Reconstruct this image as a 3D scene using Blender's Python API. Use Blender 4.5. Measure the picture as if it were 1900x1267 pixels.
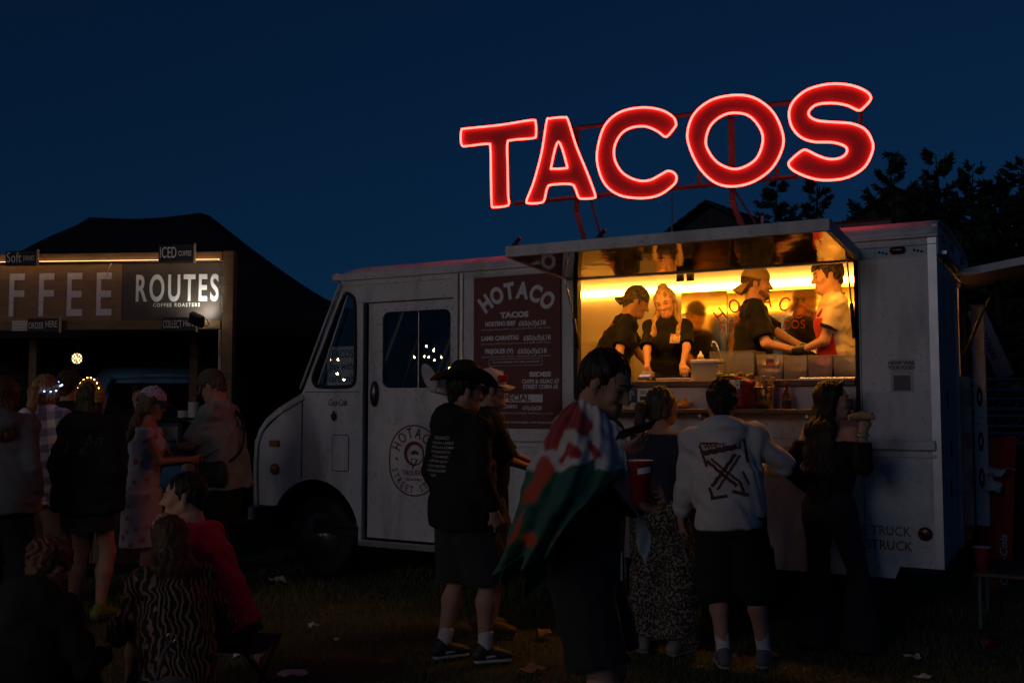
import bpy, math, random
import numpy as np
from mathutils import Vector, Matrix
R_ = math.radians
scene = bpy.context.scene
for _o in list(bpy.data.objects):
    bpy.data.objects.remove(_o)
random.seed(7); rng = np.random.default_rng(7)

# ------------------------------------------------------------------ camera
CAM_H, PITCH = 1.58, R_(3.47)
cam_d = bpy.data.cameras.new('camera'); cam_d.lens = 35.0; cam_d.sensor_width = 36.0
cam_d.clip_start = 0.05; cam_d.clip_end = 2000
cam = bpy.data.objects.new('camera', cam_d); scene.collection.objects.link(cam)
cam.location = (0, 0, CAM_H); cam.rotation_euler = (math.pi / 2 + PITCH, 0, 0)
scene.camera = cam

# ------------------------------------------------------------------ sky, sun, exposure
SUN_EL, SUN_ROT = 1.0, 215.0      # the sun is just setting, behind the camera on the left
world = bpy.data.worlds.new('World'); scene.world = world; world.use_nodes = True
nt = world.node_tree; nt.nodes.clear()
out = nt.nodes.new('ShaderNodeOutputWorld'); bg = nt.nodes.new('ShaderNodeBackground')
sky = nt.nodes.new('ShaderNodeTexSky'); sky.sky_type = 'NISHITA'; sky.sun_disc = False
sky.sun_elevation = R_(SUN_EL); sky.sun_rotation = R_(SUN_ROT); sky.ozone_density = 5.3; sky.air_density = 1.0; sky.dust_density = 0.3
bg.inputs[1].default_value = 0.062
_tc0 = nt.nodes.new('ShaderNodeTexCoord'); _ad = nt.nodes.new('ShaderNodeVectorMath'); _ad.operation = 'ADD'; _ad.inputs[1].default_value = (0, 0, 0.16)
nt.links.new(_tc0.outputs['Generated'], _ad.inputs[0]); nt.links.new(_ad.outputs[0], sky.inputs[0])   # lifts the dark band off the horizon
tint = nt.nodes.new('ShaderNodeMix'); tint.data_type = 'RGBA'; tint.blend_type = 'MULTIPLY'; tint.inputs[0].default_value = 1.0; tint.inputs[7].default_value = (1.0, 1.02, 0.86, 1)
nt.links.new(sky.outputs[0], tint.inputs[6]); nt.links.new(tint.outputs[2], bg.inputs[0]); nt.links.new(bg.outputs[0], out.inputs[0])
sun_d = bpy.data.lights.new('sun', 'SUN'); sun_d.energy = 0.082; sun_d.angle = R_(12); sun_d.color = (0.84, 0.86, 1.0)
sun = bpy.data.objects.new('sun', sun_d); scene.collection.objects.link(sun)
_sd = Vector((math.sin(R_(SUN_ROT)), math.cos(R_(SUN_ROT)), math.tan(R_(13.0)))).normalized()
sun.rotation_euler = _sd.to_track_quat('Z', 'Y').to_euler(); sun.location = (0, 0, 20)
vs = scene.view_settings
vs.view_transform = 'Standard'; vs.look = 'None'; vs.exposure = 0.0; vs.gamma = 1.0; vs.use_curve_mapping = False
try:
    scene.cycles.use_denoising = True
    scene.cycles.denoiser = 'OPENIMAGEDENOISE'
    scene.cycles.max_bounces = 8; scene.cycles.diffuse_bounces = 3; scene.cycles.glossy_bounces = 4
    scene.cycles.transmission_bounces = 6; scene.cycles.transparent_max_bounces = 8
    scene.cycles.sample_clamp_indirect = 4.0
    scene.cycles.caustics_reflective = False; scene.cycles.caustics_refractive = False
except Exception as e:
    print(e)

# ------------------------------------------------------------------ places
F_, CX_, CY_ = 1847.0, 950.0, 633.5
def W(px, py, Y):
    """point in the world at depth Y seen at a pixel of the 1900 px photograph (for measuring)"""
    x = (px - CX_) / F_; y = -(py - CY_) / F_
    d = np.array([x, math.cos(PITCH) - y * math.sin(PITCH), math.sin(PITCH) + y * math.cos(PITCH)])
    return np.array([0, 0, CAM_H]) + d * (Y / d[1])
TA = R_(-29.4)
TR = np.array([2.78, 6.5, 0.0])
TEX = np.array([math.cos(TA), math.sin(TA), 0]); TEY = np.array([-math.sin(TA), math.cos(TA), 0])
def TW(x, y, z):
    """truck frame (x to the rear, y into the truck, z up) to world"""
    return TR + TEX * x + TEY * y + np.array([0, 0, z])

# ------------------------------------------------------------------ materials
MATS = {}
def M(name, col, rough=0.6, metal=0.0, var=0.15, scale=6.0, bump=0.0, bscale=80.0, emit=None, estr=0.0, spec=0.5, trans=0.0, ior=1.45, alpha=1.0):
    if name in MATS: return MATS[name]
    m = bpy.data.materials.new(name); m.use_nodes = True; t = m.node_tree
    b = t.nodes['Principled BSDF']
    b.inputs['Roughness'].default_value = rough; b.inputs['Metallic'].default_value = metal
    b.inputs['Specular IOR Level'].default_value = spec
    b.inputs['IOR'].default_value = ior
    b.inputs['Transmission Weight'].default_value = trans
    b.inputs['Alpha'].default_value = alpha
    tc = t.nodes.new('ShaderNodeTexCoord')
    if var > 0:
        n = t.nodes.new('ShaderNodeTexNoise'); n.inputs['Scale'].default_value = scale; n.inputs['Detail'].default_value = 5
        t.links.new(tc.outputs['Object'], n.inputs['Vector'])
        r = t.nodes.new('ShaderNodeValToRGB')
        r.color_ramp.elements[0].position = 0.3; r.color_ramp.elements[1].position = 0.7
        r.color_ramp.elements[0].color = (*[max(0, c * (1 - var)) for c in col], 1)
        r.color_ramp.elements[1].color = (*[min(1, c * (1 + var)) for c in col], 1)
        t.links.new(n.outputs['Fac'], r.inputs[0]); t.links.new(r.outputs[0], b.inputs['Base Color'])
    else:
        b.inputs['Base Color'].default_value = (*col, 1)
    if bump > 0:
        n2 = t.nodes.new('ShaderNodeTexNoise'); n2.inputs['Scale'].default_value = bscale; n2.inputs['Detail'].default_value = 4
        t.links.new(tc.outputs['Object'], n2.inputs['Vector'])
        bp = t.nodes.new('ShaderNodeBump'); bp.inputs['Strength'].default_value = bump; bp.inputs['Distance'].default_value = 0.01
        t.links.new(n2.outputs['Fac'], bp.inputs['Height']); t.links.new(bp.outputs[0], b.inputs['Normal'])
    if emit:
        b.inputs['Emission Color'].default_value = (*emit, 1); b.inputs['Emission Strength'].default_value = estr
    MATS[name] = m
    return m

def node_mat(name, rough=0.7, metal=0.0):
    m = bpy.data.materials.new(name); m.use_nodes = True
    t = m.node_tree; b = t.nodes['Principled BSDF']
    b.inputs['Roughness'].default_value = rough; b.inputs['Metallic'].default_value = metal
    tc = t.nodes.new('ShaderNodeTexCoord')
    MATS[name] = m
    return m, t, b, tc
def ramp(t, pts, interp='LINEAR'):
    r = t.nodes.new('ShaderNodeValToRGB'); r.color_ramp.interpolation = interp
    els = r.color_ramp.elements
    while len(els) < len(pts): els.new(0.5)
    for e, (p, c) in zip(els, pts): e.position = p; e.color = (*c, 1)
    return r
def mathn(t, op, a, b=None, c=None):
    n = t.nodes.new('ShaderNodeMath'); n.operation = op
    for i, v in enumerate((a, b, c)):
        if v is None: continue
        if isinstance(v, (int, float)): n.inputs[i].default_value = v
        else: t.links.new(v, n.inputs[i])
    return n.outputs[0]
def mixc(t, fac, a, b, blend='MIX'):
    n = t.nodes.new('ShaderNodeMix'); n.data_type = 'RGBA'; n.blend_type = blend
    for i, v in ((0, fac), (6, a), (7, b)):
        if isinstance(v, (int, float)): n.inputs[i].default_value = v
        elif isinstance(v, tuple): n.inputs[i].default_value = (*v, 1)
        else: t.links.new(v, n.inputs[i])
    return n.outputs[2]
def noise(t, vec, scale, detail=4, dist=0.0, stretch=None):
    if stretch:
        mp = t.nodes.new('ShaderNodeMapping'); mp.inputs['Scale'].default_value = stretch
        t.links.new(vec, mp.inputs[0]); vec = mp.outputs[0]
    n = t.nodes.new('ShaderNodeTexNoise'); n.inputs['Scale'].default_value = scale; n.inputs['Detail'].default_value = detail
    n.inputs['Distortion'].default_value = dist
    t.links.new(vec, n.inputs['Vector']); return n.outputs['Fac']
def bump(t, b, h, strength=0.3, dist=0.01):
    bp = t.nodes.new('ShaderNodeBump'); bp.inputs['Strength'].default_value = strength; bp.inputs['Distance'].default_value = dist
    t.links.new(h, bp.inputs['Height']); t.links.new(bp.outputs[0], b.inputs['Normal'])

def thin_glass(name, tint=(0.75, 0.8, 0.8), refl=1.0, rough=0.03):
    m = bpy.data.materials.new(name); m.use_nodes = True; t = m.node_tree; t.nodes.clear()
    o = t.nodes.new('ShaderNodeOutputMaterial'); mx = t.nodes.new('ShaderNodeMixShader'); tr = t.nodes.new('ShaderNodeBsdfTransparent'); gl = t.nodes.new('ShaderNodeBsdfGlossy'); fr = t.nodes.new('ShaderNodeFresnel')
    tr.inputs[0].default_value = (*tint, 1); gl.inputs['Roughness'].default_value = rough; fr.inputs[0].default_value = 1.55
    t.links.new(mathn(t, 'MINIMUM', mathn(t, 'MULTIPLY', fr.outputs[0], refl * 1.6), 1.0), mx.inputs[0]); t.links.new(tr.outputs[0], mx.inputs[1]); t.links.new(gl.outputs[0], mx.inputs[2]); t.links.new(mx.outputs[0], o.inputs[0])
    MATS[name] = m; return m
def translucent(name, col, clear=0.35, rough=0.3):
    m = bpy.data.materials.new(name); m.use_nodes = True; t = m.node_tree; t.nodes.clear()
    o = t.nodes.new('ShaderNodeOutputMaterial'); a = t.nodes.new('ShaderNodeMixShader'); b = t.nodes.new('ShaderNodeMixShader'); c = t.nodes.new('ShaderNodeMixShader')
    tr = t.nodes.new('ShaderNodeBsdfTransparent'); tl = t.nodes.new('ShaderNodeBsdfTranslucent'); df = t.nodes.new('ShaderNodeBsdfDiffuse'); gl = t.nodes.new('ShaderNodeBsdfGlossy'); fr = t.nodes.new('ShaderNodeFresnel')
    for n in (tl, df): n.inputs[0].default_value = (*col, 1)
    gl.inputs['Roughness'].default_value = rough
    tc = t.nodes.new('ShaderNodeTexCoord'); n1 = noise(t, tc.outputs['Object'], 30, 4)
    a.inputs[0].default_value = 0.7; t.links.new(df.outputs[0], a.inputs[1]); t.links.new(tl.outputs[0], a.inputs[2])
    t.links.new(mathn(t, 'ADD', clear - 0.1, mathn(t, 'MULTIPLY', n1, 0.2)), b.inputs[0]); t.links.new(a.outputs[0], b.inputs[1]); t.links.new(tr.outputs[0], b.inputs[2])
    t.links.new(fr.outputs[0], c.inputs[0]); t.links.new(b.outputs[0], c.inputs[1]); t.links.new(gl.outputs[0], c.inputs[2]); t.links.new(c.outputs[0], o.inputs[0])
    MATS[name] = m; return m

# ------------------------------------------------------------------ objects
COL = scene.collection
def tag(o, label=None, cat=None, group=None, kind=None):
    if label: o['label'] = label
    if cat: o['category'] = cat
    if group: o['group'] = group
    if kind: o['kind'] = kind
    return o
def empty(name, loc=(0, 0, 0), rz=0.0, parent=None):
    o = bpy.data.objects.new(name, None); COL.objects.link(o)
    o.location = tuple(float(v) for v in loc); o.rotation_euler = (0, 0, rz); o.empty_display_size = 0.1
    if parent: o.parent = parent
    return o
def thing(name, label, cat, loc=(0, 0, 0), rz=0.0, group=None):
    return tag(empty(name, loc, rz), label, cat, group)
def link(name, me, mat, parent=None, loc=None, rot=None, smooth=False):
    o = bpy.data.objects.new(name, me); COL.objects.link(o)
    if mat is not None:
        me.materials.clear(); me.materials.append(mat)
    if parent: o.parent = parent
    if loc is not None: o.location = tuple(float(v) for v in loc)
    if rot is not None: o.rotation_euler = rot
    if smooth: me.shade_smooth()
    return o
def npmesh(name, V, Fq):
    me = bpy.data.meshes.new(name)
    V = np.asarray(V, dtype=np.float32); Fq = np.asarray(Fq, dtype=np.int32)
    k = Fq.shape[1]
    me.vertices.add(len(V)); me.vertices.foreach_set('co', V.ravel())
    me.loops.add(Fq.size); me.loops.foreach_set('vertex_index', Fq.ravel())
    me.polygons.add(len(Fq)); me.polygons.foreach_set('loop_start', np.arange(0, Fq.size, k, dtype=np.int32))
    me.update(calc_edges=True); me.validate()
    return me
class MB:
    """collects shapes into one mesh"""
    def __init__(s): s.v = []; s.f = []
    def add(s, vs, fs):
        n = len(s.v); s.v += [tuple(float(c) for c in v) for v in vs]; s.f += [tuple(i + n for i in f) for f in fs]; return s
    def box(s, x0, x1, y0, y1, z0, z1, bev=0.0, rot=None):
        if x0 > x1: x0, x1 = x1, x0
        if y0 > y1: y0, y1 = y1, y0
        if z0 > z1: z0, z1 = z1, z0
        c = np.array([(x0 + x1) / 2, (y0 + y1) / 2, (z0 + z1) / 2]); h = np.array([(x1 - x0) / 2, (y1 - y0) / 2, (z1 - z0) / 2])
        b = min(bev, *(h * 0.45))
        vs = []; fs = []
        if b <= 0:
            vs = [(sx * h[0], sy * h[1], sz * h[2]) for sx in (-1, 1) for sy in (-1, 1) for sz in (-1, 1)]
            fs = [(0, 1, 3, 2), (4, 6, 7, 5), (0, 4, 5, 1), (2, 3, 7, 6), (0, 2, 6, 4), (1, 5, 7, 3)]
        else:
            ix = {}
            for sx in (-1, 1):
                for sy in (-1, 1):
                    for sz in (-1, 1):
                        for a in range(3):
                            p = np.array([sx, sy, sz]) * (h - b); p[a] = (sx, sy, sz)[a] * h[a]
                            ix[(sx, sy, sz, a)] = len(vs); vs.append(tuple(p))
            for a in range(3):
                o1, o2 = [i for i in range(3) if i != a]
                for sg in (-1, 1):
                    def k(p, q):
                        t = [0, 0, 0]; t[a] = sg; t[o1] = p; t[o2] = q; return tuple(t)
                    fs.append(tuple(ix[k(p, q) + (a,)] for p, q in ((-1, -1), (1, -1), (1, 1), (-1, 1))))
                    for q in (-1, 1):   # edges along o1 between a and o2
                        if a < o2 or True:
                            e = [ix[k(-1, q) + (a,)], ix[k(1, q) + (a,)], ix[k(1, q) + (o2,)], ix[k(-1, q) + (o2,)]]
                            if a < o2: fs.append(tuple(e))
                    for p in (-1, 1):
                        if a < o1:
                            fs.append((ix[k(p, -1) + (a,)], ix[k(p, 1) + (a,)], ix[k(p, 1) + (o1,)], ix[k(p, -1) + (o1,)]))
            for sx in (-1, 1):
                for sy in (-1, 1):
                    for sz in (-1, 1): fs.append(tuple(ix[(sx, sy, sz, a)] for a in range(3)))
            # orient outwards
            V = np.array(vs); g = []
            for f in fs:
                n = np.cross(V[f[1]] - V[f[0]], V[f[2]] - V[f[0]])
                g.append(f if n @ V[list(f)].mean(0) > 0 else f[::-1])
            fs = g
        V = np.array(vs)
        if rot is not None: V = V @ np.array(rot).T
        return s.add(V + c, fs)
    def tube(s, pts, r, n=8, closed=False, caps=True):
        P = [np.array(p, float) for p in pts]; m = len(P)
        rr = [r] * m if np.isscalar(r) else list(r)
        T = []
        for i in range(m):
            a = P[(i - 1) % m] if (closed or i > 0) else P[i]; b = P[(i + 1) % m] if (closed or i < m - 1) else P[i]
            t = b - a; T.append(t / (np.linalg.norm(t) + 1e-9))
        u = np.cross(T[0], (0, 0, 1.0))
        if np.linalg.norm(u) < 1e-3: u = np.cross(T[0], (1.0, 0, 0))
        u /= np.linalg.norm(u); vs = []; fs = []
        for i in range(m):
            u = u - T[i] * (u @ T[i]); u /= np.linalg.norm(u) + 1e-9; w = np.cross(T[i], u)
            for k in range(n):
                a = 2 * math.pi * k / n; vs.append(P[i] + rr[i] * (math.cos(a) * u + math.sin(a) * w))
        for i in range(m if closed else m - 1):
            j = (i + 1) % m
            for k in range(n): fs.append((i * n + k, i * n + (k + 1) % n, j * n + (k + 1) % n, j * n + k))
        if caps and not closed:
            fs.append(tuple(range(n))[::-1]); fs.append(tuple((m - 1) * n + k for k in range(n)))
        return s.add(vs, fs)
    def lathe(s, prof, c=(0, 0, 0), n=16, axis='z'):
        vs = []; fs = []; m = len(prof)
        for r, z in prof:
            for k in range(n):
                a = 2 * math.pi * k / n; x, y = max(r, 1e-4) * math.cos(a), max(r, 1e-4) * math.sin(a)
                p = {'z': (x, y, z), 'y': (x, z, -y), 'x': (z, x, y)}[axis]
                vs.append((p[0] + c[0], p[1] + c[1], p[2] + c[2]))
        for i in range(m - 1):
            for k in range(n): fs.append((i * n + k, i * n + (k + 1) % n, (i + 1) * n + (k + 1) % n, (i + 1) * n + k))
        fs.append(tuple(range(n))[::-1]); fs.append(tuple((m - 1) * n + k for k in range(n)))
        return s.add(vs, fs)
    def grid(s, fn, nu, nv, closed_u=False):
        vs = [fn(i / (nu if closed_u else nu - 1), j / (nv - 1)) for i in range(nu) for j in range(nv)]; fs = []
        for i in range(nu if closed_u else nu - 1):
            for j in range(nv - 1):
                a = (i % nu) * nv + j; b = ((i + 1) % nu) * nv + j; fs.append((a, b, b + 1, a + 1))
        return s.add(vs, fs)
    def mesh(s, name):
        me = bpy.data.meshes.new(name); me.from_pydata(s.v, [], s.f); me.update(); return me
    def build(s, name, mat, parent=None, smooth=False, loc=None, rot=None):
        return link(name, s.mesh(name), mat, parent, loc, rot, smooth)
def box(name, mat, parent, x0, x1, y0, y1, z0, z1, bev=0.004, **k):
    return MB().box(x0, x1, y0, y1, z0, z1, bev).build(name, mat, parent, **k)
def solid(o, t, off=-1.0):
    md = o.modifiers.new('solidify', 'SOLIDIFY'); md.thickness = t; md.offset = off; return o

def plate_mesh(name, outlines, depth, smooth_n=0):
    """flat plate with holes in the x-z plane; front at y=-depth/2"""
    cu = bpy.data.curves.new(name, 'CURVE'); cu.dimensions = '2D'; cu.fill_mode = 'BOTH'; cu.extrude = depth / 2
    for ol in outlines:
        sp = cu.splines.new('POLY'); sp.points.add(len(ol) - 1)
        for p, (x, z) in zip(sp.points, ol): p.co = (float(x), float(z), 0, 1)
        sp.use_cyclic_u = True
    to = bpy.data.objects.new('tmp', cu); COL.objects.link(to)
    dg = bpy.context.evaluated_depsgraph_get()
    me = bpy.data.meshes.new_from_object(to.evaluated_get(dg))
    bpy.data.objects.remove(to); bpy.data.curves.remove(cu)
    me.transform(Matrix.Rotation(math.pi / 2, 4, 'X')); me.name = name
    return me
def plate(name, mat, parent, outlines, y0, y1, **k):
    me = plate_mesh(name, outlines, abs(y1 - y0))
    me.transform(Matrix.Translation((0, (y0 + y1) / 2, 0)))
    return link(name, me, mat, parent, **k)
def rrect(x0, x1, z0, z1, r, n=6):
    pts = []
    for cx, cz, a0 in ((x1 - r, z1 - r, 0), (x0 + r, z1 - r, 90), (x0 + r, z0 + r, 180), (x1 - r, z0 + r, 270)):
        for i in range(n + 1):
            a = R_(a0 + 90 * i / n); pts.append((cx + r * math.cos(a), cz + r * math.sin(a)))
    return pts
def catmull(pts, n=6):
    P = [np.array(p, float) for p in pts]; m = len(P); o = []
    for i in range(m):
        a, b, c, d = P[(i - 1) % m], P[i], P[(i + 1) % m], P[(i + 2) % m]
        for k in range(n):
            t = k / n
            o.append(0.5 * ((2 * b) + (c - a) * t + (2 * a - 5 * b + 4 * c - d) * t * t + (3 * b - a - 3 * c + d) * t ** 3))
    return o
_tc = {}
def text_raw(s, size, bold=0.0, spacing=1.0, align='CENTER', ext=0.001, shear=0.0, res=2):
    cu = bpy.data.curves.new('txt', 'FONT'); cu.body = s; cu.size = size; cu.extrude = ext; cu.offset = bold * size
    cu.space_character = spacing; cu.align_x = align; cu.resolution_u = res if size < 0.1 else 7; cu.shear = shear
    to = bpy.data.objects.new('tmp', cu); COL.objects.link(to)
    dg = bpy.context.evaluated_depsgraph_get()
    me = bpy.data.meshes.new_from_object(to.evaluated_get(dg))
    bpy.data.objects.remove(to); bpy.data.curves.remove(cu)
    return me
UP = Matrix.Rotation(math.pi / 2, 4, 'X')
def text(name, s, size, mat, parent, loc, xs=1.0, bold=0.012, spacing=1.0, align='CENTER', rz=0.0, tilt=0.0, shear=0.0, width=None):
    """lettering on a plane facing -y; loc is the baseline"""
    me = text_raw(s, size, bold, spacing, align, shear=shear)
    if width:
        xsn = [v.co.x for v in me.vertices]; xs = width / (max(xsn) - min(xsn))
    me.transform(Matrix.Diagonal((xs, 1, 1, 1))); me.transform(Matrix.Rotation(tilt, 4, 'Z')); me.transform(UP)
    return link(name, me, mat, parent, loc, (0, 0, rz))
def join_meshes(name, parts):
    V = []; Fs = []
    for me, mt in parts:
        n = len(V)
        V += [tuple(mt @ v.co) for v in me.vertices]; Fs += [tuple(i + n for i in p.vertices) for p in me.polygons]
    me = bpy.data.meshes.new(name); me.from_pydata(V, [], Fs); me.update(); return me
def arc_text(name, s, size, mat, parent, loc, radius, step, xs=1.0, bold=0.02, start=None, flip=False, sizes=None):
    """letters along an arc on the x-z plane; angles in degrees from straight up, clockwise"""
    parts = []; n = len(s)
    a0 = -step * (n - 1) / 2 if start is None else start
    for i, ch in enumerate(s):
        if ch == ' ': continue
        a = R_(a0 + step * i) if not flip else R_(a0 - step * i)
        me = text_raw(ch, size, bold)
        me.transform(Matrix.Diagonal((xs, 1, 1, 1)))
        rad = radius
        x, z = rad * math.sin(a), rad * math.cos(a)
        rot = -a if not flip else -a + math.pi
        mt = Matrix.Translation((x, 0, z)) @ UP @ Matrix.Rotation(rot, 4, 'Z')
        parts.append((me, mt))
    return link(name, join_meshes(name, parts), mat, parent, loc)
# ------------------------------------------------------------------ soft shapes: distance fields turned into one continuous surface
def surfnet(D, org, v):
    S = D < 0
    c = np.zeros(tuple(n - 1 for n in D.shape), np.int8)
    sl = lambda o, n: slice(o, n - 1 + o)
    sh = D.shape
    for a in (0, 1):
        for b in (0, 1):
            for e in (0, 1): c += S[sl(a, sh[0]), sl(b, sh[1]), sl(e, sh[2])]
    mix = (c > 0) & (c < 8)
    I, J, K = np.nonzero(mix); n = len(I)
    idx = np.full(c.shape, -1, np.int32); idx[I, J, K] = np.arange(n)
    acc = np.zeros((n, 3)); w = np.zeros(n)
    cor = [(a, b, e) for a in (0, 1) for b in (0, 1) for e in (0, 1)]
    val = {q: D[I + q[0], J + q[1], K + q[2]] for q in cor}
    for q in cor:
        for ax in range(3):
            if q[ax]: continue
            p = list(q); p[ax] = 1; p = tuple(p)
            da, db = val[q], val[p]; x = (da < 0) != (db < 0)
            t = np.where(x, da / np.where(da - db == 0, 1, da - db), 0)
            pt = np.repeat(np.array(q, float)[None], n, 0); pt[:, ax] += t
            acc += pt * x[:, None]; w += x
    V = org + v * (np.stack([I, J, K], 1) + acc / np.maximum(w, 1)[:, None])
    F = []
    for ax in range(3):
        o = [1, 1, 1]; o[ax] = 0
        a0 = [slice(1, s - 1) for s in sh]; a1 = list(a0)
        a0[ax] = slice(0, sh[ax] - 1); a1[ax] = slice(1, sh[ax])
        sa, sb = S[tuple(a0)], S[tuple(a1)]
        for sign in (0, 1):
            x = (sa & ~sb) if sign == 0 else (~sa & sb)
            ii = np.stack(np.nonzero(x), 1)
            if not len(ii): continue
            for q in range(3):
                if q != ax: ii[:, q] += 1
            b, e = (ax + 1) % 3, (ax + 2) % 3
            def cell(db, de):
                k = ii.copy(); k[:, b] -= db; k[:, e] -= de
                return idx[k[:, 0], k[:, 1], k[:, 2]]
            f = np.stack([cell(1, 1), cell(0, 1), cell(0, 0), cell(1, 0)], 1)
            F.append(f if sign == 0 else f[:, ::-1])
    F = np.concatenate(F)
    return V, F[(F >= 0).all(1)]
def unit(v):
    v = np.array(v, float); return v / (np.linalg.norm(v) + 1e-9)
class SDF:
    def __init__(s, vox): s.vox = vox; s.p = []; s.disp = None
    def cap(s, p0, p1, r0, r1=None, k=0.02, b0=None, b1=None, fr=None, end=1.0, sub=False):
        """tapered limb from p0 to p1; r = half width along fr (the 'right' hint), b = half depth; end: how round the ends are"""
        r1 = r0 if r1 is None else r1; b0 = r0 if b0 is None else b0; b1 = r1 if b1 is None else b1
        s.p.append((np.array(p0, float), np.array(p1, float), r0, r1, b0, b1, fr, end, k, sub)); return s
    def ball(s, c, r, k=0.02, sub=False): return s.cap(c, np.array(c) + (0, 0, 1e-4), r, r, k, sub=sub)
    def ell(s, c, rx, ry, rz, ax=None, k=0.02, sub=False):
        """ellipsoid with axes (right, forward, up)"""
        s.p.append(('e', np.array(c, float), np.array([rx, ry, rz], float), np.eye(3) if ax is None else np.array(ax), k, sub)); return s
    def cut(s, c, n):
        """removes everything on the side of n"""
        s.p.append(('c', np.array(c, float), unit(n))); return s
    def mesh(s):
        lo, hi = np.full(3, 1e9), np.full(3, -1e9)
        for q in s.p:
            if isinstance(q[0], str) and q[0] == 'c': continue
            if isinstance(q[0], str):
                if q[5]: continue
                r = q[2].max(); lo = np.minimum(lo, q[1] - r); hi = np.maximum(hi, q[1] + r)
            else:
                if q[9]: continue
                r = max(q[2:6]) * max(1, q[7] if q[7] < 1.5 else 1)
                lo = np.minimum(lo, np.minimum(q[0], q[1]) - r); hi = np.maximum(hi, np.maximum(q[0], q[1]) + r)
        v = s.vox; lo -= 4 * v; n = np.ceil((hi + 4 * v - lo) / v).astype(int) + 1
        ax = [lo[i] + v * np.arange(n[i]) for i in range(3)]
        D = np.full(tuple(n), 9.0, np.float32)
        for q in s.p:
            if isinstance(q[0], str) and q[0] == 'c':
                d = sum((ax[i].reshape([-1 if j == i else 1 for j in range(3)]) - q[1][i]) * q[2][i] for i in range(3))
                D = np.maximum(D, d.astype(np.float32)); continue
            if isinstance(q[0], str):
                _, c, rad, A, k, sub = q; m = rad.max() + k + 3 * v; a, b = c - m, c + m
            else:
                p0, p1, r0, r1, b0, b1, fr, end, k, sub = q
                m = max(r0, r1, b0, b1) + k + 3 * v; a, b = np.minimum(p0, p1) - m, np.maximum(p0, p1) + m
            i0 = np.maximum(np.floor((a - lo) / v).astype(int), 0); i1 = np.minimum(np.ceil((b - lo) / v).astype(int) + 1, n)
            if (i1 <= i0).any(): continue
            X = ax[0][i0[0]:i1[0]][:, None, None]; Y = ax[1][i0[1]:i1[1]][None, :, None]; Z = ax[2][i0[2]:i1[2]][None, None, :]
            if isinstance(q[0], str):
                L = [(X - c[0]) * A[i][0] + (Y - c[1]) * A[i][1] + (Z - c[2]) * A[i][2] for i in range(3)]
                d = (np.sqrt(sum((L[i] / rad[i]) ** 2 for i in range(3))) - 1) * rad.min()
            else:
                e = p1 - p0; ln = np.linalg.norm(e); w = e / max(ln, 1e-9)
                dx, dy, dz = X - p0[0], Y - p0[1], Z - p0[2]
                h = dx * w[0] + dy * w[1] + dz * w[2]; t = np.clip(h / max(ln, 1e-9), 0, 1)
                zz = h - t * ln
                ra = r0 + (r1 - r0) * t
                if fr is None and b0 == r0 and b1 == r1:
                    rho2 = np.maximum(dx * dx + dy * dy + dz * dz - h * h, 0)
                    if end == 1.0: d = np.sqrt(rho2 + zz * zz) - ra
                    else: d = np.maximum(np.sqrt(rho2) - ra, np.maximum(-h, h - ln) - 0.004)
                else:
                    f = unit(np.array((1, 0, 0) if fr is None else fr) - w * (np.array((1, 0, 0) if fr is None else fr) @ w)); g = np.cross(w, f)
                    x = dx * f[0] + dy * f[1] + dz * f[2]; y = dx * g[0] + dy * g[1] + dz * g[2]
                    rb = b0 + (b1 - b0) * t; mn = np.minimum(ra, rb)
                    if end == 1.0: d = (np.sqrt((x / ra) ** 2 + (y / rb) ** 2 + (zz / mn) ** 2) - 1) * mn
                    else: d = np.maximum((np.sqrt((x / ra) ** 2 + (y / rb) ** 2) - 1) * mn, np.maximum(-h, h - ln) - 0.004)
            sb = tuple(slice(i0[i], i1[i]) for i in range(3)); o = D[sb]
            if sub:
                d = -d
                hh = np.clip(0.5 + 0.5 * (d - o) / k, 0, 1); D[sb] = o * (1 - hh) + d * hh + k * hh * (1 - hh)
            else:
                hh = np.clip(0.5 + 0.5 * (o - d) / k, 0, 1); D[sb] = o * (1 - hh) + d * hh - k * hh * (1 - hh)
        if s.disp is not None:
            mk = np.abs(D) < 4 * v + 0.02
            I = np.nonzero(mk); P = np.stack([ax[i][I[i]] for i in range(3)], 1)
            D[mk] += s.disp(P).astype(np.float32)
        return surfnet(D, lo, v)
    def build(s, name, mat, parent=None):
        V, F = s.mesh(); return link(name, npmesh(name, V, F), mat, parent, smooth=True)
def folds(amp, fx=9.0, seed=0):
    r = np.random.default_rng(seed); ph = r.uniform(0, 6.28, 8); d = r.normal(size=(4, 3)); d /= np.linalg.norm(d, axis=1)[:, None]
    def f(P):
        wx = 0.04 * np.sin(P @ d[0] * 17 + ph[0]) + 0.03 * np.sin(P @ d[1] * 29 + ph[1])
        a = np.sin((P[:, 2] + wx + 0.5 * P[:, 0]) * fx * 6.28 + ph[2]); b = np.sin((P @ d[2] + wx) * fx * 5 + ph[3]); c = np.sin((P @ d[3] - wx) * fx * 11 + ph[4])
        return amp * (0.5 * a * (0.5 + 0.5 * b) + 0.45 * b + 0.25 * c)
    return f
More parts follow.
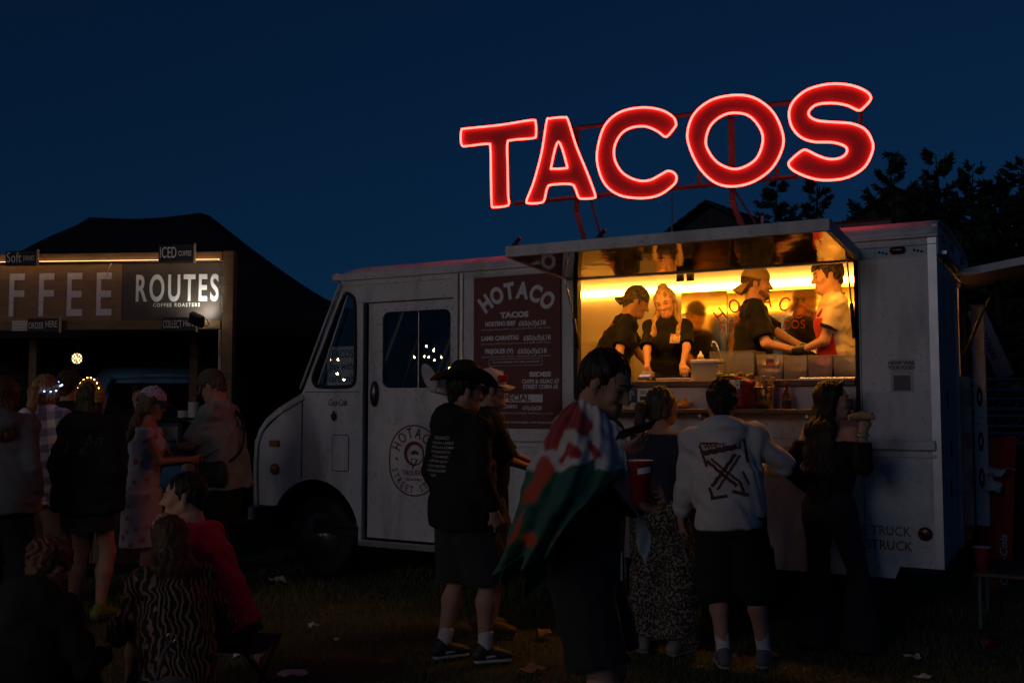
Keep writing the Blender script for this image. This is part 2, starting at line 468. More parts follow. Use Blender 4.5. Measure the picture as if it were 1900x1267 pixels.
def strands(amp, fr=70.0, seed=0, curl=0.0):
    r = np.random.default_rng(seed); ph = r.uniform(0, 6.28, 6)
    def f(P):
        wv = 0.012 * np.sin(P[:, 2] * (18 + 30 * curl) + ph[0]) + 0.008 * np.sin(P[:, 2] * 41 + P[:, 0] * 20 + ph[1])
        ang = np.arctan2(P[:, 1] - P[:, 1].mean(), P[:, 0] - P[:, 0].mean())
        return amp * (np.sin((P[:, 0] + wv) * fr * 2 + ph[2]) * np.sin((P[:, 1] + wv) * fr * 1.6 + ph[3]) + 0.6 * np.sin(ang * 14 + P[:, 2] * 9 + ph[4] + curl * 5 * np.sin(P[:, 2] * 60)))
    return f
# ------------------------------------------------------------------ people
def rotv(v, axis, ang):
    axis = unit(axis); v = np.array(v, float); c, s = math.cos(ang), math.sin(ang)
    return v * c + np.cross(axis, v) * s + axis * (axis @ v) * (1 - c)
def ik(a, b, l1, l2, hint):
    """joint between a and b for two bones"""
    d = b - a; L = min(np.linalg.norm(d), (l1 + l2) * 0.995); u = unit(d); b = a + u * L
    x = (l1 * l1 - l2 * l2 + L * L) / (2 * L); h = math.sqrt(max(l1 * l1 - x * x, 0))
    hv = np.array(hint, float); hv = unit(hv - u * (hv @ u)); return a + u * x + hv * h, b
SKIN = {}
def skin(tone):
    if tone not in SKIN:
        base = {'fair': (0.56, 0.34, 0.25), 'tan': (0.46, 0.27, 0.18), 'warm': (0.50, 0.29, 0.20)}[tone]
        m, t, b, tc = node_mat('skin_' + tone, 0.62); b.inputs['Specular IOR Level'].default_value = 0.3
        n1 = noise(t, tc.outputs['Object'], 14, 4); n2 = noise(t, tc.outputs['Object'], 120, 2)
        c = mixc(t, n1, tuple(x * 0.86 for x in base), tuple(min(1, x * v) for x, v in zip(base, (1.14, 1.06, 1.04))))
        t.links.new(c, b.inputs['Base Color']); bump(t, b, n2, 0.12, 0.004)
        b.inputs['Subsurface Weight'].default_value = 0.08; b.inputs['Subsurface Radius'].default_value = (0.03, 0.012, 0.006)
        SKIN[tone] = m
    return SKIN[tone]
def cloth(name, col, var=0.25, rough=0.9, sheen=None):
    if name in MATS: return MATS[name]
    m, t, b, tc = node_mat(name, rough)
    n1 = noise(t, tc.outputs['Object'], 5, 5); n2 = noise(t, tc.outputs['Object'], 320, 2); n3 = noise(t, tc.outputs['Object'], 22, 3)
    c = mixc(t, n1, tuple(x * (1 - var) for x in col), tuple(min(1, x * (1 + var)) for x in col))
    t.links.new(c, b.inputs['Base Color'])
    n4 = noise(t, tc.outputs['Object'], 9, 3, 2.2, (1, 1, 0.6)); bump(t, b, mathn(t, 'ADD', mathn(t, 'MULTIPLY', n2, 0.2), mathn(t, 'ADD', n3, mathn(t, 'MULTIPLY', n4, 1.6))), 0.5, 0.007)
    b.inputs['Sheen Weight'].default_value = 0.08 if max(col) > 0.03 else 0.0; b.inputs['Specular IOR Level'].default_value = 0.2
    return m
def hairmat(name, c0, c1):
    if name in MATS: return MATS[name]
    m, t, b, tc = node_mat(name, 0.5)
    n1 = noise(t, tc.outputs['Object'], 55, 4, 0.6, (1, 1, 0.12)); n2 = noise(t, tc.outputs['Object'], 140, 3, 0.4, (1, 1, 0.08))
    r = ramp(t, [(0.3, c0), (0.7, c1)]); t.links.new(n1, r.inputs[0]); t.links.new(r.outputs[0], b.inputs['Base Color'])
    bump(t, b, mathn(t, 'ADD', n1, n2), 0.8, 0.006); b.inputs['Specular IOR Level'].default_value = 0.3
    return m

def loose_strands(o, mat, n=260, seed=0, curly=False, ln=(0.03, 0.09)):
    me = o.data; k = len(me.vertices); co = np.empty(k * 3, np.float32); me.vertices.foreach_get('co', co); co = co.reshape(-1, 3); no = np.empty(k * 3, np.float32); me.vertices.foreach_get('normal', no); no = no.reshape(-1, 3)
    rg = np.random.default_rng(seed + 100); ids = rg.integers(0, k, n); V = []; Fq = []
    for i in ids:
        p, nn = co[i].astype(float), no[i].astype(float); L_ = rg.uniform(*ln); dn = np.array([0, 0, -1.0]); tg = unit(dn - nn * (dn @ nn) + rg.normal(size=3) * (0.9 if curly else 0.25)); d = unit(tg + nn * rg.uniform(0.15, 0.6)); w = unit(np.cross(d, nn) + 1e-6) * rg.uniform(0.0008, 0.0016)
        b = len(V); q = p - nn * 0.004
        for j in range(4):
            V += [q - w * (1 - j / 3.2), q + w * (1 - j / 3.2)]; d = unit(d + (rg.normal(size=3) * 0.5 if curly else dn * 0.35 - nn * 0.1)); q = q + d * L_ / 3
        Fq += [(b + 2 * j, b + 2 * j + 1, b + 2 * j + 3, b + 2 * j + 2) for j in range(3)]
    tag(link('loose_strands', npmesh('loose_strands', V, Fq), mat, o), kind='stuff')
class Person:
    def __init__(s, label, loc, heading, H=1.75, lean=0, side=0, twist=0, head=(0, 0, 0), build=1.0, female=False, tone='fair',
                 hands=None, feet=None, pelvis=None, elbow=None, knee=None, group=None, vox=0.009, grip=None, neckf=0.0):
        s.root = thing('person', label, 'person', loc, -R_(heading), group); s.vox = vox; s.tone = tone
        g = s.g = H / 1.75; s.bd = build; s.fem = female
        X, Y, Z = np.eye(3)
        s.pel = np.array(pelvis if pelvis is not None else (0, 0, 0.93 * g), float)
        sp = rotv(rotv(Z, X, -R_(lean)), Y, R_(side)); s.sp = sp
        fw = rotv(Y, X, -R_(lean)); rt = rotv(X, Y, R_(side))
        s.tw_r = rotv(rt, sp, -R_(twist)); s.tw_f = rotv(fw, sp, -R_(twist)); s.r = rt; s.f = fw
        P = s.pel
        s.waist = P + sp * 0.15 * g; s.chest = P + sp * 0.34 * g; s.neckb = P + sp * 0.53 * g - s.tw_f * 0.01 * g
        sw = (0.148 if female else 0.182) * g * (0.6 + 0.4 * build)
        s.sh = {1: P + sp * 0.475 * g + s.tw_r * sw, -1: P + sp * 0.475 * g - s.tw_r * sw}
        yaw, pit, rol = (R_(a) for a in head)   # yaw to own right, pitch down, roll to own right
        up0 = unit(unit(sp) * 0.35 + Z * 0.65)
        hf = rotv(unit(s.tw_f - up0 * (s.tw_f @ up0)), up0, -yaw); hr = np.cross(hf, up0)
        hf, hu = rotv(hf, hr, -pit), rotv(up0, hr, -pit); hr, hu = rotv(hr, hf, rol), rotv(hu, hf, rol)
        s.hf, s.hu, s.hr = hf, hu, hr
        s.hs = 1.05; s.hc = s.neckb + unit(up0 * 0.7 + hu * 0.3) * 0.158 * g + hf * 0.025 * g + s.tw_f * neckf * g
        # arms
        s.el, s.wr, s.hd = {}, {}, {}
        hands = hands or {}; elbow = elbow or {}; s.grip = grip or {}
        for e in (1, -1):
            tgt = hands.get(e)
            if tgt is None: tgt = s.sh[e] + np.array([e * 0.07, 0.05, -0.50]) * g; hint = elbow.get(e, (e * 0.3, -1, 0))
            else: tgt = np.array(tgt, float); hint = elbow.get(e, (e * 0.6, -0.5, -1))
            s.el[e], s.wr[e] = ik(s.sh[e], tgt, 0.285 * g, 0.25 * g, hint)
            fa = unit(s.wr[e] - s.el[e]); s.hd[e] = fa
        # legs
        s.hip = {e: P + rt * e * 0.088 * g - Z * 0.03 * g for e in (1, -1)}
        feet = feet or {1: (0.10, 0.03, 0), -1: (-0.10, -0.01, 0)}; knee = knee or {}
        s.kn, s.an, s.ft = {}, {}, {}
        for e in (1, -1):
            f = np.array(feet[e][:3], float); an = f + np.array([0, 0, 0.085 * g])
            s.kn[e], s.an[e] = ik(s.hip[e], an, 0.42 * g, 0.415 * g, knee.get(e, (e * 0.15, 1, 0.0)))
            ya = R_(feet[e][3] if len(feet[e]) > 3 else e * 12); s.ft[e] = np.array([math.sin(ya), math.cos(ya), 0])
    # torso shapes shared by body and clothes; inf = how much wider
    def torso(s, q, inf=0.0, lo=0.0, k=0.05, hem=None, end=1.0):
        g, b = s.g, s.bd; i = inf * g
        w, c, h = (0.122, 0.145, 0.158) if s.fem else (0.142, 0.168, 0.150)
        w, c, h = w * g * b, c * g * (0.5 + 0.5 * b), h * g * (0.35 + 0.65 * b); bel = 0.095 * g * b * b
        q.cap(s.pel - s.sp * lo * g, s.waist, h + i, w + i, k, 0.108 * g * b + i, bel + i, s.r, end)
        q.cap(s.waist, s.chest, w + i, c + i, k, bel + i, 0.112 * g * (0.5 + 0.5 * b) + i, s.tw_r)
        q.cap(s.chest, s.chest + s.sp * 0.10 * g, c + i, c * 0.86 + i, k, 0.112 * g + i, 0.085 * g + i, s.tw_r)
        q.cap(s.sh[1], s.sh[-1], 0.056 * g + i, None, k)
        q.cap(s.neckb - s.sp * 0.02 * g, s.neckb + s.sp * 0.0 * g, 0.085 * g + i * 0.8, 0.06 * g + i * 0.5, k)
        if inf > 0.005: q.cap(s.neckb - s.sp * 0.02 * g, s.neckb + s.sp * 0.022 * g, (0.080 if not s.fem else 0.068) * g, (0.071 if not s.fem else 0.060) * g, 0.02, end=0.3)
        if s.fem:
            for e in (1, -1): q.ball(s.chest + s.tw_f * 0.085 * g + s.tw_r * e * 0.062 * g - s.sp * 0.005, 0.058 * g + i * 0.6, 0.05)
    def arm(s, q, e, inf=0.0, upto=2.0, k=0.02, end=1.0, wide=0.0):
        g = s.g; i = inf * g; m = 0.9 if s.fem else 1.0 * (0.7 + 0.3 * s.bd)
        a, b, c = s.sh[e], s.el[e], s.wr[e]
        if upto >= 1:
            q.cap(a, b, 0.050 * g * m + i, 0.038 * g * m + i, 0.03)
            t = min(upto - 1, 1); q.cap(b, b + (c - b) * t, 0.039 * g * m + i, (0.039 - 0.013 * t) * g * m + i + wide * g, k, end=end)
        else:
            q.cap(a, a + (b - a) * upto, 0.050 * g * m + i, 0.045 * g * m + i + wide * g, 0.03, end=end)
    def leg(s, q, e, inf=0.0, upto=2.0, k=0.03, end=1.0, wide=0.0, r_end=None, thin=1.0):
        g = s.g; i = inf * g; m = 0.6 + 0.4 * s.bd
        a, b, c = s.hip[e], s.kn[e], s.an[e]
        if upto > 1:
            q.cap(a, b, 0.086 * g * m * thin + i, 0.054 * g * m * (0.5 + 0.5 * thin) + i + wide * 0.4 * g, 0.04)
            t = upto - 1
            if r_end is None and inf < 0.02:
                mid = b + (c - b) * 0.35 - np.array(s.ft[e]) * 0.012 * g
                q.cap(b, mid, 0.050 * g * m + i, 0.055 * g * m + i, k); q.cap(mid, c, 0.054 * g * m + i, 0.034 * g + i, k)
            else: q.cap(b, b + (c - b) * t, 0.054 * g * m + i + wide * 0.4 * g, (r_end or 0.05 * g * m + i), k, end=end)
        else:
            q.cap(a, a + (b - a) * upto, 0.086 * g * m + i, 0.066 * g * m + i + wide * g, 0.04, end=end)
    def hand(s, q, e):
        g = s.g * (0.92 if s.fem else 1.0); w, d = s.wr[e], unit(s.hd[e]); gr = s.grip.get(e, {})
        d = unit(np.array(gr['dir'], float)) if 'dir' in gr else d
        n = np.array(gr.get('palm', (-e, 0.2, 0)), float); n = unit(n - d * (n @ d))     # the way the palm faces
        l = np.cross(n, d) * (1 if e > 0 else -1)      # towards the thumb
        curl = gr.get('curl', 0.5)
        q.cap(w, w + d * 0.075 * g, 0.028 * g, 0.040 * g, 0.02, 0.020 * g, 0.014 * g, l)
        s.palm = getattr(s, 'palm', {}); s.palm[e] = w + d * 0.07 * g + n * 0.03 * g
        for i, (off, ln) in enumerate(((0.030, 0.072), (0.010, 0.082), (-0.010, 0.076), (-0.029, 0.060))):
            a = w + d * 0.078 * g + l * off * g; c1 = curl * 0.9 * (1 + 0.08 * i); c2 = curl * 2.0
            d1 = d * math.cos(c1) + n * math.sin(c1); d2 = d * math.cos(c2) + n * math.sin(c2)
            b = a + d1 * ln * 0.5 * g; q.cap(a, b, 0.0095 * g, 0.0085 * g, 0.008); q.cap(b, b + d2 * ln * 0.5 * g, 0.0085 * g, 0.007 * g, 0.005)
        a = w + d * 0.025 * g + l * 0.026 * g; b = a + unit(d * 0.7 + l * 0.6 + n * 0.35) * 0.042 * g
        q.cap(a, b, 0.013 * g, 0.0105 * g, 0.012); q.cap(b, b + unit(d + l * 0.1 + n * (0.3 + curl * 0.6)) * 0.034 * g, 0.010 * g, 0.008 * g, 0.006)
    def hp(s, r, f, u): return s.hc + (s.hr * r + s.hf * f + s.hu * u) * s.g * s.hs
    def body(s, feet=True):
        g = s.g; q = SDF(s.vox); s.torso(q, -0.012)
        for e in (1, -1):
            s.arm(q, e, -0.003); s.leg(q, e, thin=0.84); s.hand(q, e)
            q.cap(s.an[e] - s.ft[e] * 0.03 * g - (0, 0, 0.04 * g), s.an[e] + s.ft[e] * 0.14 * g - (0, 0, 0.06 * g), 0.034 * g, 0.03 * g, 0.03, 0.03 * g, 0.02 * g, np.cross(s.ft[e], (0, 0, 1)))
        bg_ = g; g = g * s.hs; A = (s.hr, s.hf, s.hu); nr = 0.049 if s.fem else 0.060
        q.cap(s.neckb - s.sp * 0.05 * g, s.hp(0, -0.022, -0.05), nr * 1.14 * g, nr * g, 0.035); nz = 0.80 if s.fem else 1.0
        q.ell(s.hp(0, -0.012, 0.030), 0.072 * g, 0.094 * g, 0.086 * g, A, 0.02)
        jw = 0.050 if s.fem else 0.056
        q.cap(s.hp(0, 0.030, 0.0), s.hp(0, 0.045, -0.075), 0.060 * g, jw * 0.62 * g, 0.03, 0.056 * g, 0.040 * g, s.hr)
        q.cap(s.hp(jw, -0.005, -0.045), s.hp(0.012, 0.062, -0.088), 0.018 * g, 0.019 * g, 0.03); q.cap(s.hp(-jw, -0.005, -0.045), s.hp(-0.012, 0.062, -0.088), 0.018 * g, 0.019 * g, 0.03)
        q.ball(s.hp(0, 0.070, -0.090), 0.017 * g, 0.02)
        for e in (1, -1):
            q.ball(s.hp(e * 0.036, 0.062, -0.022), 0.022 * g, 0.02)
            q.cap(s.hp(e * 0.012, 0.080, 0.024), s.hp(e * 0.044, 0.066, 0.022), 0.010 * g, 0.009 * g, 0.014)
            q.ell(s.hp(e * 0.075, -0.008, -0.004), 0.010 * g, 0.019 * g, 0.032 * g, A, 0.008)
            q.ell(s.hp(e * 0.031, 0.094, 0.006), 0.017 * g, 0.014 * g, 0.011 * g, A, 0.010, sub=True)
        q.cap(s.hp(0, 0.080, 0.018), s.hp(0, 0.108 if not s.fem else 0.103, -0.026), 0.009 * g * nz, 0.0125 * g * nz, 0.010)
        for e in (1, -1): q.ball(s.hp(e * 0.012 * nz, 0.092, -0.028), 0.0095 * g * nz, 0.008)
        q.cap(s.hp(-0.020, 0.078, -0.056), s.hp(0.020, 0.078, -0.056), 0.010 * g, None, 0.012); q.cap(s.hp(-0.016, 0.078, -0.066), s.hp(0.016, 0.078, -0.066), 0.009 * g, None, 0.010)
        o = q.build('body', skin(s.tone), s.root); s.bodyo = o
        return s
    def face(s, brow=(0.03, 0.02, 0.012), lip=(0.36, 0.12, 0.10), eyes=True, stubble=None):
        g = s.g; A = (s.hr, s.hf, s.hu)
        if eyes:
            for e in (1, -1):
                q = SDF(0.0025); q.ell(s.hp(e * 0.031, 0.0785, 0.004), 0.013 * g, 0.0065 * g, 0.0045 * g, A)
                q.build('eye', M('eye_dark', (0.03, 0.025, 0.02), 0.2, var=0), s.root)
        for e in (1, -1):
            q = SDF(0.003); q.cap(s.hp(e * 0.015, 0.0905, 0.030), s.hp(e * 0.033, 0.085, 0.034), 0.0038 * g, 0.0036 * g, 0.006); q.cap(s.hp(e * 0.033, 0.085, 0.034), s.hp(e * 0.048, 0.073, 0.029), 0.0036 * g, 0.0025 * g, 0.006)
            q.build('eyebrow', M('brow_%d' % int(brow[0] * 1000), brow, 0.8), s.root)
        q = SDF(0.003); q.cap(s.hp(-0.023, 0.0800, -0.0575), s.hp(0, 0.0865, -0.0615), 0.0035 * g, 0.0045 * g, 0.004); q.cap(s.hp(0.023, 0.0800, -0.0575), s.hp(0, 0.0865, -0.0615), 0.0035 * g, 0.0045 * g, 0.004); q.cap(s.hp(0, 0.089, -0.058), s.hp(0, 0.089, -0.065), 0.007 * g, None, 0.006, 0.004 * g, 0.004 * g, s.hr)
        q.build('lips', M('lips_%d' % int(lip[0] * 100), lip, 0.45), s.root)
        return s
    def beard(s, mat):
        g = s.g; q = SDF(0.004)
        for e in (1, -1): q.cap(s.hp(e * 0.046, 0.026, -0.062), s.hp(e * 0.014, 0.066, -0.088), 0.0215 * g, 0.0250 * g, 0.02)
        q.ball(s.hp(0, 0.071, -0.090), 0.0245 * g, 0.02); q.cap(s.hp(-0.024, 0.084, -0.047), s.hp(0.024, 0.084, -0.047), 0.0085 * g, None, 0.01)
        q.disp = strands(0.0015, 150); q.build('beard', mat, s.root); return s
    # clothes
    def tee(s, mat, name='shirt', inf=0.016, sleeve=0.62, hem=0.06, loose=0.0, amp=0.004, seed=1, wide=0.014, neck=None):
        q = SDF(s.vox); s.torso(q, inf, hem, 0.05, end=0.3 if hem > 0.02 else 1.0)
        if loose: q.cap(s.pel - s.sp * hem * s.g, s.chest, (0.175 + loose) * s.g * s.bd, (0.165 + loose) * s.g * (0.5 + 0.5 * s.bd), 0.05, (0.130 + loose) * s.g * s.bd, (0.12 + loose) * s.g, s.tw_r, end=0.3)
        if sleeve > 0:
            for e in (1, -1): s.arm(q, e, inf, sleeve, end=0.3, wide=wide)
        if neck is not None:   # off the shoulder or open neck
            q.cut(s.pel + s.sp * neck * s.g, s.sp)
        q.disp = folds(amp * 1.7, 7, seed); return q.build(name, mat, s.root)
    def hoodie(s, mat, name='hoodie', inf=0.030, hem=0.05, seed=2, hood=True, sleeve=1.93, amp=0.007, up=False):
        q = SDF(s.vox); s.torso(q, inf, hem, 0.05, end=0.3); g = s.g
        q.cap(s.pel - s.sp * hem * g, s.waist + s.sp * 0.1 * g, (0.182 + inf) * g * s.bd, (0.182 + inf) * g * s.bd, 0.06, (0.142 + inf) * g * s.bd, (0.132 + inf) * g * s.bd, s.r, end=0.3)
        for e in (1, -1): s.arm(q, e, inf * 0.85, sleeve, end=0.3)
        if hood:
            q.cap(s.neckb - s.tw_f * 0.085 * g - s.tw_r * 0.085 * g - s.sp * 0.03 * g, s.neckb - s.tw_f * 0.085 * g + s.tw_r * 0.085 * g - s.sp * 0.03 * g, 0.055 * g, None, 0.05)
            q.cap(s.neckb - s.tw_f * 0.095 * g + s.sp * 0.01 * g, s.neckb - s.tw_f * 0.125 * g - s.sp * 0.13 * g, 0.125 * g, 0.05 * g, 0.04, 0.075 * g, 0.04 * g, s.tw_r)
            for e in (1, -1): q.cap(s.neckb + s.tw_r * e * 0.085 * g - s.tw_f * 0.06 * g, s.neckb + s.tw_r * e * 0.05 * g + s.tw_f * 0.075 * g - s.sp * 0.03 * g, 0.042 * g, 0.03 * g, 0.04)
        q.disp = folds(amp * 1.3, 6, seed); return q.build(name, mat, s.root)
    def shorts(s, mat, name='shorts', upto=1.0, inf=0.022, wide=0.03, seed=3, amp=0.006):
        q = SDF(s.vox); g = s.g; b = s.bd
        iw = min(inf, 0.020); q.cap(s.pel - s.sp * 0.10 * g, s.waist - s.sp * 0.075 * g, (0.150 + iw) * g * b, (0.140 + iw) * g * b, 0.05, (0.112 + iw) * g * b, (0.102 + iw) * g * b, s.r, end=0.3)
        for e in (1, -1):
            a, k_, c = s.hip[e], s.kn[e], s.an[e]; r0 = (0.092 + inf) * g * (0.6 + 0.4 * b)
            if upto <= 1: q.cap(a, a + (k_ - a) * upto, r0, (0.075 + inf + wide) * g, 0.04, end=0.3)
            else:
                q.cap(a, k_, r0, (0.07 + inf + wide * 0.7) * g, 0.04); q.cap(k_, k_ + (c - k_) * (upto - 1), (0.07 + inf + wide * 0.7) * g, (0.066 + inf + wide) * g, 0.03, end=0.3)
        q.disp = folds(amp * 1.3, 5, seed); return q.build(name, mat, s.root)
    def flares(s, mat, name='flared_trousers', r_knee=0.066, r_hem=0.125, seed=6):
        q = SDF(s.vox); g = s.g; b = s.bd
        q.cap(s.pel - s.sp * 0.10 * g, s.waist - s.sp * 0.03 * g, 0.166 * g * b, 0.140 * g * b, 0.05, 0.126 * g * b, 0.112 * g * b, s.r, end=0.3)
        for e in (1, -1):
            q.cap(s.hip[e], s.kn[e], 0.104 * g, r_knee * g, 0.03); q.cap(s.kn[e], s.an[e] - (0, 0, 0.05 * g), r_knee * g, r_hem * g, 0.03, end=0.3)
        q.disp = folds(0.006, 5, seed); return q.build(name, mat, s.root)
    def skirt(s, mat, name='skirt', z=0.5, r=0.24, seed=5):
        q = SDF(s.vox); g = s.g; c = (s.an[1] + s.an[-1]) / 2; lo = s.pel + (c - s.pel) * z
        q.cap(s.waist, s.pel - s.sp * 0.05 * g, (0.142) * g * s.bd, 0.185 * g * s.bd, 0.05, 0.11 * g, 0.14 * g, s.r); q.cap(s.pel - s.sp * 0.05 * g, lo, 0.185 * g * s.bd, r * g, 0.05, 0.145 * g, r * 0.8 * g, s.r, end=0.3)
        q.disp = folds(0.007, 4, seed); return q.build(name, mat, s.root)
    def shoes(s, mat, sole=None, sock=None, sock_h=0.12):
        g = s.g
        for e in (1, -1):
            f = s.ft[e]; r = np.cross(f, (0, 0, 1)); b = np.array([s.an[e][0], s.an[e][1], s.an[e][2] - 0.085 * g])
            q = SDF(0.007); U = np.array([0, 0, 1.0])
            q.cap(b - f * 0.045 * g + U * 0.048 * g, b + f * 0.15 * g + U * 0.038 * g, 0.036 * g, 0.044 * g, 0.02, 0.036 * g, 0.026 * g, r)
            q.cap(b - f * 0.03 * g + U * 0.06 * g, b - f * 0.012 * g + U * 0.095 * g, 0.040 * g, 0.038 * g, 0.03); q.cap(b + U * 0.08 * g, b + f * 0.10 * g + U * 0.05 * g, 0.034 * g, 0.030 * g, 0.03)
            q.cut(b + U * 0.022, -U); o = q.build('shoe', mat, s.root)
            q = SDF(0.007); q.cap(b - f * 0.05 * g + U * 0.016, b + f * 0.15 * g + U * 0.016, 0.040 * g, 0.048 * g, 0.01, 0.016, 0.016, r); q.cut(b + U * 0.001, -U)
            q.build('sole', sole or mat, o)
            if sock:
                q = SDF(0.007); a = s.an[e]; q.cap(a - U * 0.0, a + unit(s.kn[e] - a) * sock_h * g, 0.042 * g, 0.046 * g, 0.01, end=0.3); q.disp = folds(0.002, 12, 9); q.build('sock', sock, s.root)
    # hair and hats (head units)
    def hair(s, mat, style='short', seed=4, capped=False):
        g = s.g * s.hs; q = SDF(0.006); A = (s.hr, s.hf, s.hu)
        q.ell(s.hp(0, -0.022, 0.040), 0.081 * g, 0.096 * g, 0.090 * g, A, 0.02)
        if style in ('short', 'quiff', 'fade'):
            q.cap(s.hp(0, -0.055, 0.01), s.hp(0, -0.065, -0.045), 0.064 * g, 0.050 * g, 0.03, 0.05 * g, 0.035 * g, s.hr)
            for e in (1, -1): q.cap(s.hp(e * 0.066, 0.010, 0.03), s.hp(e * 0.068, 0.012, -0.005), 0.013 * g, 0.008 * g, 0.02)
            if style == 'quiff':
                for i in range(5): q.cap(s.hp(-0.05 + 0.025 * i, 0.04, 0.10), s.hp(-0.055 + 0.027 * i, 0.086, 0.076 - 0.018 * (i % 2)), 0.026 * g, 0.008 * g, 0.012)
            amp = 0.004
            q.ell(s.hp(0, 0.10, -0.02), 0.066 * g, 0.075 * g, 0.075 * g, A, 0.012, sub=True)
        elif style == 'mop':
            for i in range(26):
                a = rng.uniform(0, 6.28); h = rng.uniform(-0.3, 1.0); p = s.hp(0.07 * math.cos(a) * math.sqrt(1 - h * h * 0.9), -0.02 + 0.085 * math.sin(a) * math.sqrt(1 - h * h * 0.9), 0.04 + 0.085 * h)
                q.ball(p, rng.uniform(0.018, 0.03) * g, 0.02)
            q.cap(s.hp(0, -0.055, 0.01), s.hp(0, -0.06, -0.055), 0.066 * g, 0.05 * g, 0.03, 0.055 * g, 0.035 * g, s.hr); amp = 0.005
            q.ell(s.hp(0, 0.12, -0.03), 0.066 * g, 0.075 * g, 0.085 * g, A, 0.012, sub=True)
        else:
            L = {'bob': 0.17, 'long': 0.36, 'pony': 0.05, 'xlong': 0.50, 'halfup': 0.33}[style]
            q.cap(s.hp(0, -0.050, 0.02), s.hp(0, -0.060, -0.06), 0.078 * g, 0.066 * g, 0.03, 0.055 * g, 0.042 * g, s.hr)
            for e in (1, -1): q.cap(s.hp(e * 0.066, 0.005, 0.045), s.hp(e * 0.070, -0.015, -0.06), 0.022 * g, 0.020 * g, 0.03)
            if style != 'pony':
                dn = np.array([0, 0, -1.0]); b0 = s.hp(0, -0.060, -0.06); bk = -s.tw_f
                b1 = s.neckb + bk * 0.085 * g + dn * 0.02; b2 = b1 + dn * L * 0.55 * g + bk * 0.03; b3 = b1 + dn * L * g + bk * 0.02
                q.cap(b0, b1, 0.074 * g, 0.098 * g, 0.03, 0.045 * g, 0.040 * g, s.tw_r); q.cap(b1, b2, 0.098 * g, 0.105 * g, 0.03, 0.040 * g, 0.036 * g, s.tw_r); q.cap(b2, b3, 0.105 * g, 0.06 * g, 0.03, 0.036 * g, 0.015 * g, s.tw_r)
                for e in (1, -1):
                    c0 = s.hp(e * 0.072, -0.01, -0.06); c1 = s.neckb + s.tw_r * e * 0.095 * g + s.tw_f * 0.035 * g; c2 = c1 + s.tw_f * 0.080 * g + dn * (0.12 if style != 'bob' else 0.02) * g + s.tw_r * e * 0.01; c3 = c2 + dn * L * 0.30 * g - s.tw_r * e * 0.015
                    if style in ('halfup', 'long'): q.cap(c0, c1, 0.026 * g, 0.026 * g, 0.03); q.cap(c1, c2, 0.026 * g, 0.024 * g, 0.03); q.cap(c2, c3, 0.022 * g, 0.008 * g, 0.02)
                if style == 'halfup': q.ell(s.hp(0.005, -0.055, 0.125), 0.04 * g, 0.035 * g, 0.026 * g, A, 0.02)
            else:
                p = [s.hp(0, -0.115, 0.0), s.hp(0, -0.16, -0.02), s.hp(0, -0.165, -0.12), s.hp(0, -0.135, -0.20)]
                for a, b, r0, r1 in zip(p, p[1:], (0.024, 0.036, 0.032), (0.036, 0.032, 0.008)): q.cap(a, b, r0 * g, r1 * g, 0.02)
            q.ell(s.hp(0, 0.105, -0.018), 0.062 * g, 0.082 * g, 0.092 * g, A, 0.015, sub=True); amp = 0.0026
        if capped: q.cut(s.hp(0, 0, 0.052), s.hu)
        q.disp = strands(amp, 75, seed, 1.0 if style == 'mop' else 0.3); o = q.build('hair', mat, s.root); loose_strands(o, mat, 420 if style in ('long', 'xlong', 'halfup') else 260, seed, style == 'mop'); return o
    def cap_hat(s, mat, peak=1, brim=None, name='cap', tip=0.0):
        """baseball cap; peak +1 forward, -1 worn backwards"""
        g = s.g * s.hs; A = (s.hr, s.hf, s.hu); q = SDF(0.006)
        q.ell(s.hp(0, -0.014, 0.044), 0.087 * g, 0.107 * g, 0.098 * g, A, 0.02); q.cut(s.hp(0, 0, 0.034), -s.hu + s.hf * (0.12 - 0.30 * (peak < 0)))
        q.disp = folds(0.002, 10, 8); o = q.build(name, mat, s.root)
        m = MB(); y0 = 0.070 * peak - 0.014; dz = 0.020 if peak > 0 else 0.050; z0 = 0.046 if peak > 0 else 0.022
        def pk(u, v):
            x = (u * 2 - 1); w = 0.076 * (1 - 0.10 * v); yy = y0 + peak * (0.095 * v * math.sqrt(max(0, 1 - (abs(x) * 0.93) ** 2.6)) - 0.03 * x * x * (1 - v * 0.5))
            return s.hp(x * w, yy, z0 - (dz + tip) * v - 0.022 * x * x * (0.5 + v))
        m.grid(pk, 15, 7); solid(m.build('peak', brim or mat, o, True), 0.006, 0)
        q = SDF(0.004); q.ball(s.hp(0, -0.014, 0.143), 0.008 * g); q.build('button', mat, o)
        return o
# ------------------------------------------------------------------ ground and grass
gm, t, b, tc = node_mat('turf_soil', 0.95)
n1 = noise(t, tc.outputs['Object'], 1.3, 6); n2 = noise(t, tc.outputs['Object'], 30, 5)
r = ramp(t, [(0.3, (0.045, 0.042, 0.022)), (0.55, (0.07, 0.072, 0.030)), (0.75, (0.11, 0.09, 0.048))]); t.links.new(mathn(t, 'ADD', mathn(t, 'MULTIPLY', n1, 0.6), mathn(t, 'MULTIPLY', n2, 0.4)), r.inputs[0])
t.links.new(r.outputs[0], b.inputs['Base Color']); bump(t, b, n2, 0.8, 0.03)
def gz(x, y): return 0.012 * np.sin(x * 1.7 + 0.4) * np.cos(y * 1.3) + 0.010 * np.sin(x * 4.1 + y * 3.3)
xs = np.concatenate([[-600, -120, -40], np.linspace(-14, 14, 141), [40, 120, 600]]); ys = np.concatenate([[-600, -120, -30], np.linspace(-8, 24, 161), [45, 120, 700]])
